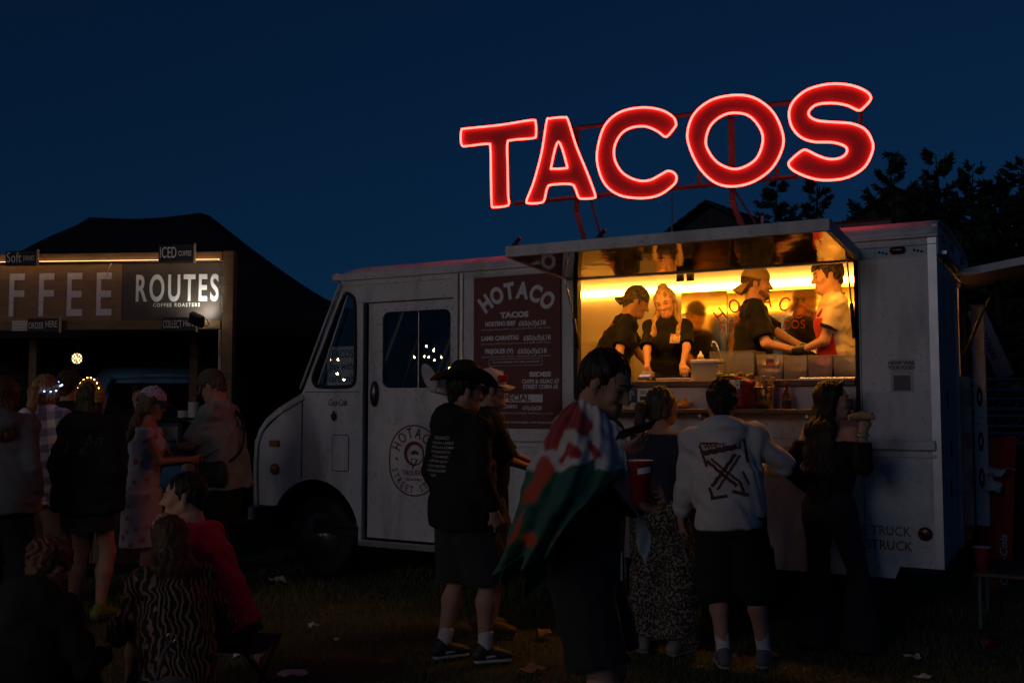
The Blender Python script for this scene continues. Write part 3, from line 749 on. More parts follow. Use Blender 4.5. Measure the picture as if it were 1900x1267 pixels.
GX, GY = np.meshgrid(xs, ys, indexing='ij'); fade = np.clip(1 - np.maximum(np.abs(GX) - 12, 0) / 3, 0, 1) * np.clip(1 - np.maximum(GY - 20, 0) / 4, 0, 1)
GZ = gz(GX, GY) * fade - 0.014
V = np.stack([GX, GY, GZ], -1).reshape(-1, 3); ni, nj = GX.shape
I, J = np.meshgrid(np.arange(ni - 1), np.arange(nj - 1), indexing='ij'); a = (I * nj + J).ravel()
ground = link('ground', npmesh('ground', V, np.stack([a, a + nj, a + nj + 1, a + 1], 1)), gm, smooth=True)
tag(ground, 'trampled dark grass field in front of the food truck', kind='structure')
grm, t, b, tc = node_mat('grass_blade', 0.7)
n1 = noise(t, tc.outputs['Object'], 2.2, 3); n2 = noise(t, tc.outputs['Object'], 40, 2)
r = ramp(t, [(0.25, (0.06, 0.085, 0.024)), (0.5, (0.11, 0.13, 0.042)), (0.78, (0.28, 0.23, 0.11))]); t.links.new(mathn(t, 'ADD', mathn(t, 'MULTIPLY', n1, 0.45), mathn(t, 'MULTIPLY', n2, 0.55)), r.inputs[0]); t.links.new(r.outputs[0], b.inputs['Base Color'])
def grass(n, x0, x1, y0, y1, hmin, hmax, w):
    x = rng.uniform(x0, x1, n); y = y0 + (y1 - y0) * rng.uniform(0, 1, n) ** 1.5
    clump = 0.5 + 0.5 * np.sin(x * 5.1 + 2 * np.sin(y * 3.7)) * np.sin(y * 4.3 + x)
    h = rng.uniform(hmin, hmax, n) * (0.5 + 0.8 * clump); a = rng.uniform(0, 6.28, n); ln = rng.uniform(0.1, 1.1, n) * h; la = rng.uniform(0, 6.28, n)
    z = gz(x, y) - 0.016; dx, dy = np.cos(a) * w, np.sin(a) * w
    p0 = np.stack([x - dx, y - dy, z], 1); p1 = np.stack([x + dx, y + dy, z], 1)
    mx, my = x + 0.4 * ln * np.cos(la), y + 0.4 * ln * np.sin(la)
    p2 = np.stack([mx - dx * .7, my - dy * .7, z + h * .6], 1); p3 = np.stack([mx + dx * .7, my + dy * .7, z + h * .6], 1)
    p4 = np.stack([x + ln * np.cos(la), y + ln * np.sin(la), z + h], 1)
    V = np.stack([p0, p1, p2, p3, p4], 1).reshape(-1, 3); k = np.arange(n)[:, None] * 5
    F = np.concatenate([k + np.array([[0, 1, 3]]), k + np.array([[0, 3, 2]]), k + np.array([[2, 3, 4]])])
    return V, F
parts = [grass(70000, -4.0, 4.2, 4.6, 9.0, 0.02, 0.055, 0.0022), grass(26000, -7, 7, 7.5, 14, 0.03, 0.08, 0.0035), grass(900, -3.2, 3.6, 5.0, 7.0, 0.08, 0.17, 0.0018)]
V = np.concatenate([p[0] for p in parts]); off = np.cumsum([0] + [len(p[0]) for p in parts]); Fg = np.concatenate([p[1] + o for p, o in zip(parts, off)])
tag(link('grass', npmesh('grass', V, Fg), grm), 'short trampled grass blades across the field', 'grass', kind='stuff')
# ------------------------------------------------------------------ the food truck
paint, t, b, tc = node_mat('truck_white_paint', 0.42)
n1 = noise(t, tc.outputs['Object'], 2.0, 6); n2 = noise(t, tc.outputs['Object'], 26, 6, 0.5); n3 = noise(t, tc.outputs['Object'], 5.5, 5, 0.3, (1, 1, 0.25))
c = mixc(t, n1, (0.54, 0.54, 0.55), (0.74, 0.73, 0.72))
sp = ramp(t, [(0.0, (0.55, 0.47, 0.40)), (0.33, (0.80, 0.76, 0.72)), (0.42, (1, 1, 1))]); t.links.new(n2, sp.inputs[0])
c = mixc(t, 0.95, c, sp.outputs[0], 'MULTIPLY')
st = ramp(t, [(0.30, (0.60, 0.60, 0.60)), (0.52, (1, 1, 1))]); t.links.new(n3, st.inputs[0]); c = mixc(t, 0.85, c, st.outputs[0], 'MULTIPLY')
t.links.new(c, b.inputs['Base Color']); bump(t, b, mathn(t, 'ADD', n1, mathn(t, 'MULTIPLY', n2, 0.12)), 0.45, 0.03)
t.links.new(mathn(t, 'ADD', 0.34, mathn(t, 'MULTIPLY', n2, 0.22)), b.inputs['Roughness'])
m_rubber = M('rubber_black', (0.018, 0.018, 0.02), 0.7, bump=0.2)
m_dark = M('dark_interior', (0.02, 0.02, 0.022), 0.8)
m_alu = M('brushed_aluminium', (0.42, 0.42, 0.43), 0.38, 0.85, bump=0.1, bscale=200)
m_steel = M('stainless_steel', (0.60, 0.59, 0.57), 0.25, 1.0, var=0.08, scale=3)
m_glass = thin_glass('window_glass', (0.82, 0.84, 0.84), 0.32, 0.004)
m_red = M('sign_maroon', (0.14, 0.020, 0.020), 0.5, var=0.2, scale=3)
m_logo = M('logo_red', (0.16, 0.018, 0.018), 0.55, var=0.1)
m_white = M('letter_white', (0.74, 0.74, 0.74), 0.55, var=0.08, scale=30)
m_wood = M('counter_wood', (0.13, 0.075, 0.04), 0.5, var=0.35, scale=9, bump=0.2)
m_black = M('black_plastic', (0.012, 0.012, 0.013), 0.45, var=0.1)
m_kwall = M('kitchen_wall_white', (0.74, 0.68, 0.58), 0.35, var=0.05, scale=2)
truck = thing('food_truck', 'old white step van food truck with open serving hatch and red menu board', 'food truck', TR, TA)
T = truck
WT = 2.668       # top of the walls
TWID = 2.15
HX0, HX1, HZ0, HZ1 = -2.60, -0.51, 1.50, 2.535
def arc(cx, cz, r, a0, a1, n=18): return [(cx + r * math.cos(R_(a0 + (a1 - a0) * i / n)), cz + r * math.sin(R_(a0 + (a1 - a0) * i / n))) for i in range(n + 1)]
rear_arch = arc(-1.60, 0.36, 0.53, 6, 174)
side = [(0, WT), (0, 0.50), (-0.26, 0.50), (-0.29, 0.42)] + rear_arch + [(-3.685, 0.36), (-3.685, WT)]
plate('side_wall', paint, T, [side, [(HX0, HZ0), (HX1, HZ0), (HX1, HZ1), (HX0, HZ1)]], 0, 0.045)
plate('far_side_wall', paint, T, [[(0, WT), (0, 0.45), (-5.2, 0.45), (-5.38, 1.7), (-4.95, WT)]], TWID - 0.045, TWID)
# cab side with door opening and quarter window
qw = catmull([(-4.80, 2.44), (-4.83, 2.52), (-4.91, 2.535), (-5.0, 2.38), (-5.15, 2.06), (-5.265, 1.82), (-5.25, 1.74), (-5.17, 1.715), (-4.90, 1.715), (-4.815, 1.735), (-4.79, 1.81), (-4.79, 2.1)], 5)
cabo = [(-3.69, WT), (-4.95, WT), (-5.375, 1.72), (-5.41, 1.655), (-5.98, 1.22), (-5.985, 0.62)] + arc(-5.25, 0.36, 0.52, 150, -3) + [(-4.70, 0.325), (-3.69, 0.325)]
door_open = [(-4.70, 0.375), (-3.70, 0.375), (-3.70, 2.462), (-4.70, 2.462)]
cab = plate('cab_side', paint, T, [cabo, [tuple(p) for p in qw], door_open], 0.002, 0.042)
# rubber seal and pane of the quarter window
MB().tube([(p[0], -0.004, p[1]) for p in qw], 0.016, 8, closed=True).build('window_seal', m_rubber, T, True)
plate('quarter_window', m_glass, T, [[tuple(p) for p in qw]], 0.018, 0.024)
MB().tube([(-4.875, -0.012, 2.53), (-5.20, -0.012, 1.74)], 0.009).build('window_bar', paint, T, True)
MB().tube([(-4.865, -0.02, 2.56), (-4.90, -0.05, 2.56), (-4.90, -0.05, 2.51)], 0.008).build('mirror_bracket', m_alu, T, True)
MB().tube([(-4.95, -0.03, 2.64), (-5.40, -0.03, 1.70)], 0.012).build('pillar_trim', paint, T, True)
# sliding door, recessed
wx0, wx1, wz0, wz1 = -4.50, -3.79, 1.70, 2.365
dr = plate('door', paint, T, [[(-4.66, 0.40), (-3.72, 0.40), (-3.72, 2.45), (-4.66, 2.45)], rrect(wx0, wx1, wz0, wz1, 0.07)], 0.022, 0.052)
plate('window_frame', paint, dr, [rrect(wx0 - 0.035, wx1 + 0.035, wz0 - 0.035, wz1 + 0.035, 0.09), rrect(wx0, wx1, wz0, wz1, 0.065)], 0.010, 0.0215)
pane = box('window_pane', m_glass, dr, wx0, -4.13, 0.034, 0.039, wz0 - 0.02, wz1 + 0.02, 0); box('window_pane', m_glass, dr, -4.13, wx1, 0.040, 0.045, wz0 - 0.02, wz1 + 0.02, 0)
MB().box(-4.136, -4.124, 0.028, 0.0335, wz0, wz1, 0.002).build('window_bar', m_alu, dr)
scr = MB()
for k in range(7):
    for zz in (wz0 - 0.018, wz1 + 0.018): scr.lathe([(0.006, 0), (0.004, -0.004), (0, -0.005)], (wx0 + 0.03 + k * 0.108, 0.0098, zz), 6, 'y')
for k in range(5):
    for xx in (wx0 - 0.018, wx1 + 0.018): scr.lathe([(0.006, 0), (0.004, -0.004), (0, -0.005)], (xx, 0.0098, wz0 + 0.08 + k * 0.12), 6, 'y')
tag(scr.build('screws', m_rubber, dr), kind='stuff')
hd = MB(); hd.grid(lambda u, v: (-4.585 + 0.044 * math.cos(2 * math.pi * u) * math.sin(math.pi * min(max(v, .02), .98)) ** 0.35, 0.012 + 0.034 * math.sin(2 * math.pi * u) * math.sin(math.pi * min(max(v, .02), .98)) ** 0.35, 1.54 + 0.22 * v), 16, 10, True)
hd.build('door_handle', M('handle_dark', (0.10, 0.10, 0.11), 0.25, 0.8), dr, True)
box('door_track', paint, T, -4.76, -3.70, -0.020, 0.0015, 2.455, 2.485, 0.006)
box('door_sill', m_alu, T, -4.74, -3.69, -0.012, 0.0015, 0.325, 0.372, 0.006)
box('door_post', paint, T, -3.745, -3.695, -0.028, 0.0015, 0.36, 2.655, 0.012)
box('door_post', paint, T, -4.735, -4.700, -0.010, 0.0015, 0.36, 2.455, 0.006)
box('trim_strip', m_alu, T, -3.688, -3.655, -0.014, -0.001, 0.37, 2.655, 0.005)
# nose: bonnet over the fender
prof = [(-5.40, 1.668), (-5.55, 1.60), (-5.72, 1.515), (-5.85, 1.43), (-5.94, 1.33), (-5.99, 1.20), (-6.005, 1.02), (-6.0, 0.80), (-5.985, 0.60)]
prof = [np.array(p) for p in prof]; pr = []
for i in range(len(prof) - 1):
    for k in range(4): pr.append(prof[i] + (prof[i + 1] - prof[i]) * k / 4)
pr.append(prof[-1])
def hood_pt(u, v):
    i = min(int(round(u * (len(pr) - 1))), len(pr) - 1); p = pr[i]; a = pr[min(i + 1, len(pr) - 1)] - pr[max(i - 1, 0)]; n = np.array([a[1], -a[0]]); n /= np.linalg.norm(n) + 1e-9
    if n @ (p - np.array([-5.2, 0.8])) < 0: n = -n
    y = -0.012 + v * (TWID + 0.024); d = min(y + 0.012, TWID + 0.012 - y); rr = 0.075
    dp = rr - math.sqrt(max(rr * rr - max(rr - d, 0) ** 2, 0))
    q = p - n * dp * (1.0 if d < rr else 0); return (q[0], y, q[1])
vv = [0, 0.004, 0.01, 0.02, 0.035, 0.1, 0.5, 0.9, 0.965, 0.98, 0.99, 0.996, 1]
hb = MB(); nu = len(pr); hb.add([hood_pt(i / (nu - 1), v) for i in range(nu) for v in vv], [(i * len(vv) + j, (i + 1) * len(vv) + j, (i + 1) * len(vv) + j + 1, i * len(vv) + j + 1) for i in range(nu - 1) for j in range(len(vv) - 1)])
solid(hb.build('bonnet', paint, T, True), 0.012)
box('panel_seam', m_rubber, T, -5.402, -5.394, -0.0015, 0.0018, 0.88, 1.63, 0)
ol = rrect(-5.78, -5.67, 1.165, 1.225, 0.012); la = plate('marker_lamp', M('amber_lens', (0.34, 0.10, 0.02), 0.25, var=0.1), T, [ol], -0.020, 0.0015)
la = MB().lathe([(0.052, 0.0015), (0.050, -0.016), (0.038, -0.022), (0, -0.023)], (-5.72, 0, 0.957), 20, 'y').build('marker_lamp', MATS['amber_lens'], T, True)
plate('fuel_flap', paint, T, [rrect(-5.035, -4.86, 0.97, 1.28, 0.02)], -0.004, 0.0012)
plate('flap_gap', m_rubber, T, [rrect(-5.043, -4.852, 0.962, 1.288, 0.026), rrect(-5.037, -4.858, 0.968, 1.282, 0.021)], -0.0008, 0.0015)
MB().box(-5.05, -4.995, -0.02, 0.0, 1.425, 1.475, 0.012).tube([(-5.02, -0.014, 1.50), (-5.02, -0.02, 1.41)], 0.009).build('latch', m_black, T)
box('panel_seam', m_rubber, T, -5.37, -4.74, -0.0012, 0.0018, 1.668, 1.674, 0)
# windscreen and front
ws = MB(); ws.add([(-4.965, 0.10, 2.60), (-4.965, TWID - 0.10, 2.60), (-5.385, TWID - 0.10, 1.70), (-5.385, 0.10, 1.70)], [(0, 1, 2, 3)]); solid(ws.build('windscreen', m_glass, T), 0.006)
for y0, y1 in ((0.046, 0.10), (TWID / 2 - 0.03, TWID / 2 + 0.03), (TWID - 0.10, TWID - 0.046)):
    f = MB(); f.add([(-4.955, y0, 2.66), (-4.955, y1, 2.66), (-5.40, y1, 1.66), (-5.40, y0, 1.66)], [(0, 1, 2, 3)]); solid(f.build('windscreen_pillar', paint, T), 0.03)
box('dashboard', m_dark, T, -5.38, -5.05, 0.05, TWID - 0.05, 1.25, 1.64, 0.02)
MB().tube([(-4.87 + 0.0 * math.sin(a) - 0.10 * math.cos(a) * 0.5, 0.62 + 0.20 * math.sin(a), 1.70 + 0.19 * math.cos(a)) for a in np.linspace(0, 2 * math.pi, 24, endpoint=False)], 0.014, 8, closed=True).build('steering_wheel', m_black, T, True)
MB().tube([(-4.87, 0.62, 1.70), (-5.2, 0.62, 1.35)], 0.025).tube([(-4.87, 0.43, 1.70), (-4.87, 0.81, 1.70)], 0.012).build('steering_column', m_black, T, True)
MB().box(-4.45, -3.95, 0.40, 0.85, 1.00, 1.14, 0.04).box(-4.02, -3.90, 0.40, 0.85, 1.14, 1.75, 0.04).build('driver_seat', M('seat_vinyl', (0.05, 0.03, 0.02), 0.5), T)
MB().tube([(-4.36, 0.12, 1.72), (-4.24, 0.30, 2.36)], 0.012).build('grab_rail', M('worn_brass', (0.25, 0.14, 0.06), 0.4, 0.6), T, True)
crd = box('window_card', M('white_card', (0.80, 0.78, 0.70), 0.7), T, -5.16, -4.83, 0.060, 0.066, 1.70, 2.08, 0.002)
for s_, z in (('TACOS', 1.98), ('pay with', 1.87), ('card only', 1.76)): text('lettering', s_, 0.10, m_black, crd, (-4.99, 0.058, z), 0.8, 0.01)
box('cab_dark_panel', m_dark, T, -5.0, -3.67, TWID - 0.062, TWID - 0.050, 0.46, 2.66, 0); box('cab_dark_panel', m_dark, T, -4.9, -3.67, 0.06, TWID - 0.064, 2.655, 2.662, 0)  # dark panels added so sky-lit walls don't show through the cab windows
box('cab_floor', m_dark, T, -5.3, -3.72, 0.05, TWID - 0.05, 0.40, 0.45, 0)
box('cab_partition', M('partition_grey', (0.10, 0.10, 0.10), 0.7), T, -3.665, -3.640, 0.05, TWID - 0.05, 0.45, 2.66, 0)
# roof with rounded edges and brow over the cab
def roof_pt(u, v):
    x = -5.03 + u * 5.05
    fr = max(0, (-4.83 - x) / 0.20); dz = 0.085 * (1 - math.sqrt(max(0, 1 - min(fr, 1) ** 2)))
    w = v * 2 - 1; s_ = abs(w); half = TWID / 2 + 0.012
    if s_ > 0.82: a = (s_ - 0.82) / 0.18 * math.pi / 2; yy = (half - 0.16) + 0.16 * math.sin(a); z = WT + 0.005 + 0.11 * math.cos(a)
    else: yy = (half - 0.16) * s_ / 0.82; z = WT + 0.115 + 0.03 * (1 - (s_ / 0.82) ** 2)
    return (x, TWID / 2 + math.copysign(yy, w), max(z - dz * (1 if z > WT + 0.02 else 0), WT + 0.004))
rf = MB(); rf.grid(roof_pt, 61, 41); roof = rf.build('roof', paint, T, True); solid(roof, 0.012, 1.0)
bro = MB(); bro.tube([(-5.03, 0.0, WT + 0.034), (-5.035, 0.3, WT + 0.040), (-5.035, TWID - 0.3, WT + 0.040), (-5.03, TWID, WT + 0.034)], 0.040, 10).build('brow', paint, roof, True)
rearcap = MB(); rearcap.box(-0.012, 0.022, 0.0, TWID, WT - 0.12, WT + 0.085, 0.010).build('rear_header', paint, T)
box('drip_rail', paint, T, -4.96, 0.022, -0.026, -0.0005, WT - 0.004, WT + 0.016, 0.006)
box('drip_rail', paint, T, -4.90, 0.020, -0.010, -0.0005, WT - 0.052, WT - 0.046, 0.002)
# panels lines, rails and rivets
box('rub_rail', paint, T, -3.65, -0.02, -0.036, -0.0005, 1.262, 1.330, 0.016)
box('rub_rail', paint, T, -3.65, -0.02, -0.012, -0.0005, 1.215, 1.232, 0.004)
box('panel_seam', m_rubber, T, -0.478, -0.474, -0.001, 0.001, 0.42, 2.60, 0)
box('corner_post', m_alu, T, -0.045, 0.012, -0.006, -0.0005, 0.50, WT - 0.006, 0.003)
rv = MB()
def rivet(x, z, r=0.007, y=-0.0005): rv.lathe([(r, 0.0), (r * 0.8, -0.003), (r * 0.3, -0.0045)], (x, y, z), 6, 'y')
for k in range(60):
    rivet(-4.85 + k * 0.081, WT - 0.028)
for k in range(24): rivet(-0.065, 0.55 + k * 0.088); rivet(-3.64, 0.45 + k * 0.088)
for k in range(32): rivet(-3.6 + k * 0.112, 1.20); rivet(-3.6 + k * 0.112, 1.35)
for k in range(10): rivet(-4.68 + k * 0.1, 2.58); rivet(-5.35 + k * 0.066, 1.66)
for k in range(13): rivet(-4.755, 0.5 + k * 0.095)
for k in range(8): rivet(-5.42 - 0.065 * k, 1.60 - 0.045 * k)
for k in range(14): rivet(-3.6 + k * 0.08, 2.632)
tag(rv.build('rivets', paint, T), kind='stuff')
# hatch frame
for a in ((HX0 - 0.035, HX0 + 0.004, HZ0, HZ1 + 0.03), (HX1 - 0.004, HX1 + 0.022, HZ0 - 0.05, HZ1 + 0.03)): box('hatch_jamb', m_rubber, T, a[0], a[1], -0.012, 0.06, a[2], a[3], 0.004)
# awning hatch: hinged at the top, standing out over the counter, polished underside
AX0, AX1, AV, AZ = -2.70, -0.47, -0.97, 2.560
AR = 0.060   # rise of the open hatch towards its free edge
aw = empty('serving_hatch', (0, 0, 0), 0, T)
def slant(x0, x1, v0, v1, z0, z1, thick, nm, mt):
    m = MB(); m.add([(x0, v0, z0), (x1, v0, z0), (x1, v1, z1), (x0, v1, z1), (x0, v0, z0 + thick), (x1, v0, z0 + thick), (x1, v1, z1 + thick), (x0, v1, z1 + thick)],
          [(0, 1, 2, 3), (4, 7, 6, 5), (0, 4, 5, 1), (1, 5, 6, 2), (2, 6, 7, 3), (3, 7, 4, 0)][::1])
    return m.build(nm, mt, aw)
m_mirror, t, b, tc = node_mat('polished_aluminium', 0.12, 1.0)
n1 = noise(t, tc.outputs['Object'], 1.6, 4); n2 = noise(t, tc.outputs['Object'], 14, 3, 0.6, (0.3, 1, 1)); b.inputs['Base Color'].default_value = (0.36, 0.33, 0.30, 1)
t.links.new(mathn(t, 'ADD', 0.03, mathn(t, 'MULTIPLY', n2, 0.08)), b.inputs['Roughness']); bump(t, b, n1, 0.25, 0.03)
def lip(x0, x1, y0, y1, z0, z1): return box('hatch_edge', paint, aw, x0, x1, y0, y1, z0, z1, 0.004)
slant(AX0 + 0.03, AX1 - 0.03, -0.004, AV + 0.03, AZ - 0.016, AZ - 0.016 + AR, 0.02, 'hatch_underside', m_mirror)
slant(AX0 + 0.002, AX1 - 0.002, -0.012, AV + 0.004, AZ + 0.040, AZ + 0.040 + AR, 0.012, 'hatch_skin', paint)
lip(AX0, AX1, AV, AV + 0.028, AZ - 0.022 + AR, AZ + 0.056 + AR)
for x0, x1 in ((AX0, AX0 + 0.028), (AX1 - 0.028, AX1)):
    m = MB(); zb, zt = AZ - 0.022, AZ + 0.054; m.add([(x0, -0.010, zb), (x1, -0.010, zb), (x1, AV + 0.027, zb + AR), (x0, AV + 0.027, zb + AR), (x0, -0.010, zt), (x1, -0.010, zt), (x1, AV + 0.027, zt + AR), (x0, AV + 0.027, zt + AR)], [(0, 3, 2, 1), (4, 5, 6, 7), (0, 1, 5, 4), (1, 2, 6, 5), (2, 3, 7, 6), (3, 0, 4, 7)]); m.build('hatch_edge', paint, aw)
for x, z in ((-2.585, 2.0), (-0.515, 2.02)):
    st_ = MB().tube([(x, -0.025, z), (x, -0.10, z + 0.22)], 0.014).build('gas_strut', m_black, T, True)
    MB().tube([(x, -0.10, z + 0.22), (x + 0.01, -0.30, AZ + 0.0)], 0.006).build('strut_rod', m_steel, st_, True); MB().lathe([(0.014, -0.01), (0.014, 0.01)], (x, -0.025, z), 8, 'y').build('ball_joint', m_black, st_)
for x in (-1.78, -1.70): box('hatch_catch', m_black, T, x - 0.03, x + 0.03, 0.061, 0.075, HZ1 - 0.055, HZ1 + 0.01, 0.004)
for x in (-2.63, -1.98): MB().box(x - 0.02, x + 0.03, AV + 0.005, AV + 0.03, AZ + 0.117, AZ + 0.135, 0.004).tube([(x, AV + 0.015, AZ + 0.13), (x + 0.045, AV + 0.015, AZ + 0.17)], 0.014).build('hatch_latch', m_black, T)
# serving shelf, upstand and counter
sh = box('serving_shelf', m_wood, T, HX0 + 0.02, HX1 - 0.01, -0.25, -0.0135, 1.498, 1.532, 0.006)
for x in (-2.3, -1.55, -0.8): MB().box(x - 0.012, x + 0.012, -0.20, -0.02, 1.47, 1.497, 0.002).tube([(x, -0.18, 1.475), (x, -0.006, 1.38)], 0.008).build('shelf_bracket', m_alu, sh)
up_ = box('counter_front', M('counter_white', (0.55, 0.54, 0.53), 0.5, var=0.1), T, HX0 + 0.006, HX1 - 0.006, 0.010, 0.040, 1.50, 1.688, 0.002)
box('counter_top', m_wood, T, HX0 + 0.006, HX1 - 0.006, -0.030, 0.62, 1.690, 1.736, 0.005)
MB().box(-0.90, HX1 - 0.01, 0.02, 0.034, 1.738, 1.748, 0.002).build('steel_edge', m_steel, T)
so = box('discount_notice', m_black, up_, -2.225, -2.11, 0.004, 0.0095, 1.575, 1.680, 0.002)
mt_ = M('notice_teal', (0.35, 0.55, 0.60), 0.6)
text('lettering', '20%', 0.052, mt_, so, (-2.168, 0.0025, 1.630), 0.95, 0.012); text('lettering', 'off', 0.052, mt_, so, (-2.180, 0.0025, 1.588), 0.95, 0.012)
sp_ = box('paper_notice', m_white, up_, -2.10, -2.0, 0.004, 0.0095, 1.575, 1.680, 0.001)
for i, z in enumerate((1.655, 1.640)): box('print_line', m_black, sp_, -2.085, -2.03 + 0.01 * i, 0.0025, 0.0038, z, z + 0.006, 0)
box('print_block', m_black, sp_, -2.085, -2.035, 0.0025, 0.0038, 1.592, 1.622, 0)
text('lettering', 'EAT', 0.115, m_logo, up_, (-0.70, 0.008, 1.575), 0.95, 0.012)
# kitchen
box('kitchen_floor', M('floor_grey', (0.10, 0.09, 0.08), 0.6), T, -3.63, -0.05, 0.05, 1.71, 0.80, 0.858, 0)
box('kitchen_ceiling', m_kwall, T, -3.63, -0.02, 0.05, 1.77, 2.650, 2.662, 0)
kb = box('kitchen_back_wall', m_kwall, T, -3.63, -0.02, 1.720, 1.750, 0.86, 2.649, 0)
box('wall_seam', M('seam_grey', (0.4, 0.38, 0.34), 0.5), kb, -2.405, -2.400, 1.716, 1.7195, 1.2, 2.60, 0)
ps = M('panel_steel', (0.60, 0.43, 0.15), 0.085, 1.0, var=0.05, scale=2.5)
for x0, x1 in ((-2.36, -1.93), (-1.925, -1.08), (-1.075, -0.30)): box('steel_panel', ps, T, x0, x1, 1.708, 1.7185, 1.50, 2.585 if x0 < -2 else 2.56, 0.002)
m_lred = M('wall_letter_red', (0.52, 0.045, 0.02), 0.5, var=0.1)
arc_text('lettering', 'HOTACO', 0.18, m_lred, T, (-1.64, 1.704, 1.90), 0.52, 15.0, 0.75, 0.0)
text('lettering', 'STREET', 0.11, m_lred, T, (-1.82, 1.704, 2.215), 0.85, 0.0, 1.1); text('lettering', 'TACOS', 0.11, m_lred, T, (-1.40, 1.704, 2.215), 0.85, 0.0, 1.1)
box('spice_shelf', m_steel, T, -0.62, -0.06, 1.51, 1.7065, 2.30, 2.32, 0.002)
box('fridge', M('fridge_cream', (0.45, 0.40, 0.30), 0.4), T, -3.30, -2.86, 1.15, 1.70, 0.86, 2.12, 0.02)
LEDC = (1.0, 0.40, 0.05)
m_led = M('warm_led_strip', (0.8, 0.8, 0.8), 0.5, var=0, emit=LEDC, estr=32.0)
box('led_strip', m_led, T, -3.55, -0.10, 1.695, 1.715, 2.590, 2.645, 0)
box('led_strip', M('warm_led_front', (0.8, 0.8, 0.8), 0.5, var=0, emit=(1.0, 0.37, 0.035), estr=44.0), T, -3.20, -0.35, 0.075, 0.115, 2.548, 2.562, 0)
# red menu board
mx0, mx1, mz0, mz1 = -3.545, -2.740, 1.368, 2.605
mb = box('menu_board', m_red, T, mx0, mx1, -0.020, -0.0165 + 0.015, mz0, mz1, 0.002); cxm = (mx0 + mx1) / 2; Y0 = -0.0215
def mt(s_, px, py, h, w=None, bold=0.012, mat=None, tilt=0.0):
    """a line of the menu: centre px, baseline py in photo pixels of the board, h cap height in px"""
    x = mx0 + (px - 75) / (1165 - 75) * (mx1 - mx0) ; z = mz1 - (py - 100 + 50 * (px - 75) / 1090) / 1880 * (mz1 - mz0)
    wd = None if w is None else w / 1090 * (mx1 - mx0)
    return text('lettering', s_, h / 1880 * (mz1 - mz0) * 1.42, mat or m_white, mb, (x, Y0, z), 1.0, bold, width=wd, tilt=tilt)
ar = arc_text('lettering', 'HOTACO', 0.182, m_white, mb, (cxm + 0.0, Y0, 2.00), 0.42, 14.6, 0.80, 0.045)
mt('TACOS', 600, 595, 66, 360, 0.06)
for nm, pr_, y, x, w, x2, w2, d in (('NORTENO BEEF', '\u00a365(x3)\u00a318', 702, 420, 385, 820, 335, 'SLOW LOCAL BEEF, ROASTED SALSA ROJA, NEW YORK DELI MEX ONION'), ('LAMB CARNITAS', '\u00a365(x3)\u00a318', 880, 415, 475, 880, 335, 'SLOW LAMB, ORANGE ZEST, CRISPED EDGES, SALSA VERDE, WHITE ONION'), ('FRIJOLES (V)', '\u00a365(x3)\u00a318', 1042, 405, 360, 820, 360, 'CREAMY BEANS, SOFT SALSA, PARMESAN, FETA, LIME JUICE')):
    mt(nm, x, y, 55, w, 0.04); mt(pr_, x2, y - 8, 60, w2, 0.03); mt(d, 610, y + 44, 18, 870, 0.0)
fr_ = rrect(0, 0.49, 0, 0.056, 0.002); me = plate('menu_box', m_white, mb, [[(x - 3.395, z + 1.872) for x, z in fr_], [(x * 0.988 - 3.392, z * 0.90 + 1.8746) for x, z in fr_]], -0.022, -0.0205)
mt('ALL TACOS FINISHED WITH LIME & CORIANDER', 615, 1155, 24, 590, 0.004)
mt('DRINKS', 330, 1311, 50, 270, 0.04); mt('CANS \u00a33', 330, 1398, 46, 330, 0.02); mt('SHOT \u00a32', 330, 1463, 46, 330, 0.02)
mt('SIDES', 918, 1311, 54, 270, 0.055); mt('CHIPS & GUAC \u00a37', 920, 1393, 48, 455, 0.035); mt('STREET CORN \u00a36', 920, 1458, 48, 425, 0.035)
sb = box('menu_strip', m_white, mb, -3.36, -2.90, -0.0225, -0.0205, 1.578, 1.640, 0)
text('lettering', 'SPECIAL', 0.072, m_red, sb, (-3.15, -0.0235, 1.588), 1.1, 0.03)
mt('CAMPECHANO', 470, 1718, 46, 330, 0.02); mt('\u00a37(x3)\u00a328', 820, 1718, 46, 230, 0.02); mt('SPICED PORK, SMOKED LOCAL CACHE BEEF, CHARRED SALSA VERDE', 640, 1778, 18, 860, 0.0)
mt('TORTILLAS AVAILABLE ON REQUEST', 690, 1888, 24, 760, 0.006)
# door emblem, drinks logo, rear lettering, poster
ex, ez = -4.165, 1.08
em = plate('door_emblem', m_logo, dr, [rrect(ex - 0.262, ex + 0.262, ez - 0.305, ez + 0.305, 0.26, 10), rrect(ex - 0.250, ex + 0.250, ez - 0.293, ez + 0.293, 0.248, 10)], 0.0185, 0.0215)
arc_text('lettering', 'HOTACO', 0.125, m_logo, em, (ex, 0.019, ez + 0.045), 0.150, 27, 0.72, 0.01)
arc_text('lettering', '* STREET STYLE *', 0.085, m_logo, em, (ex, 0.019, ez - 0.045), 0.232, 14.3, 0.75, 0.008, start=287, flip=True)
plate('emblem_hat', m_logo, em, [arc(ex, ez + 0.06, 0.105, 0, 350, 30), arc(ex + 0.01, ez + 0.052, 0.082, 0, 350, 30)], 0.0185, 0.0215)
plate('emblem_face', m_logo, em, [[(ex - 0.035, ez + 0.07), (ex, ez + 0.09), (ex + 0.04, ez + 0.075), (ex + 0.05, ez + 0.045), (ex + 0.02, ez + 0.055), (ex - 0.03, ez + 0.05)]], 0.0185, 0.0215)
plate('emblem_face', m_logo, em, [[(ex - 0.035, ez + 0.02), (ex + 0.045, ez + 0.01), (ex - 0.015, ez - 0.08)], [(ex - 0.025, ez + 0.012), (ex - 0.014, ez - 0.06), (ex + 0.025, ez + 0.006)]], 0.0185, 0.0215)
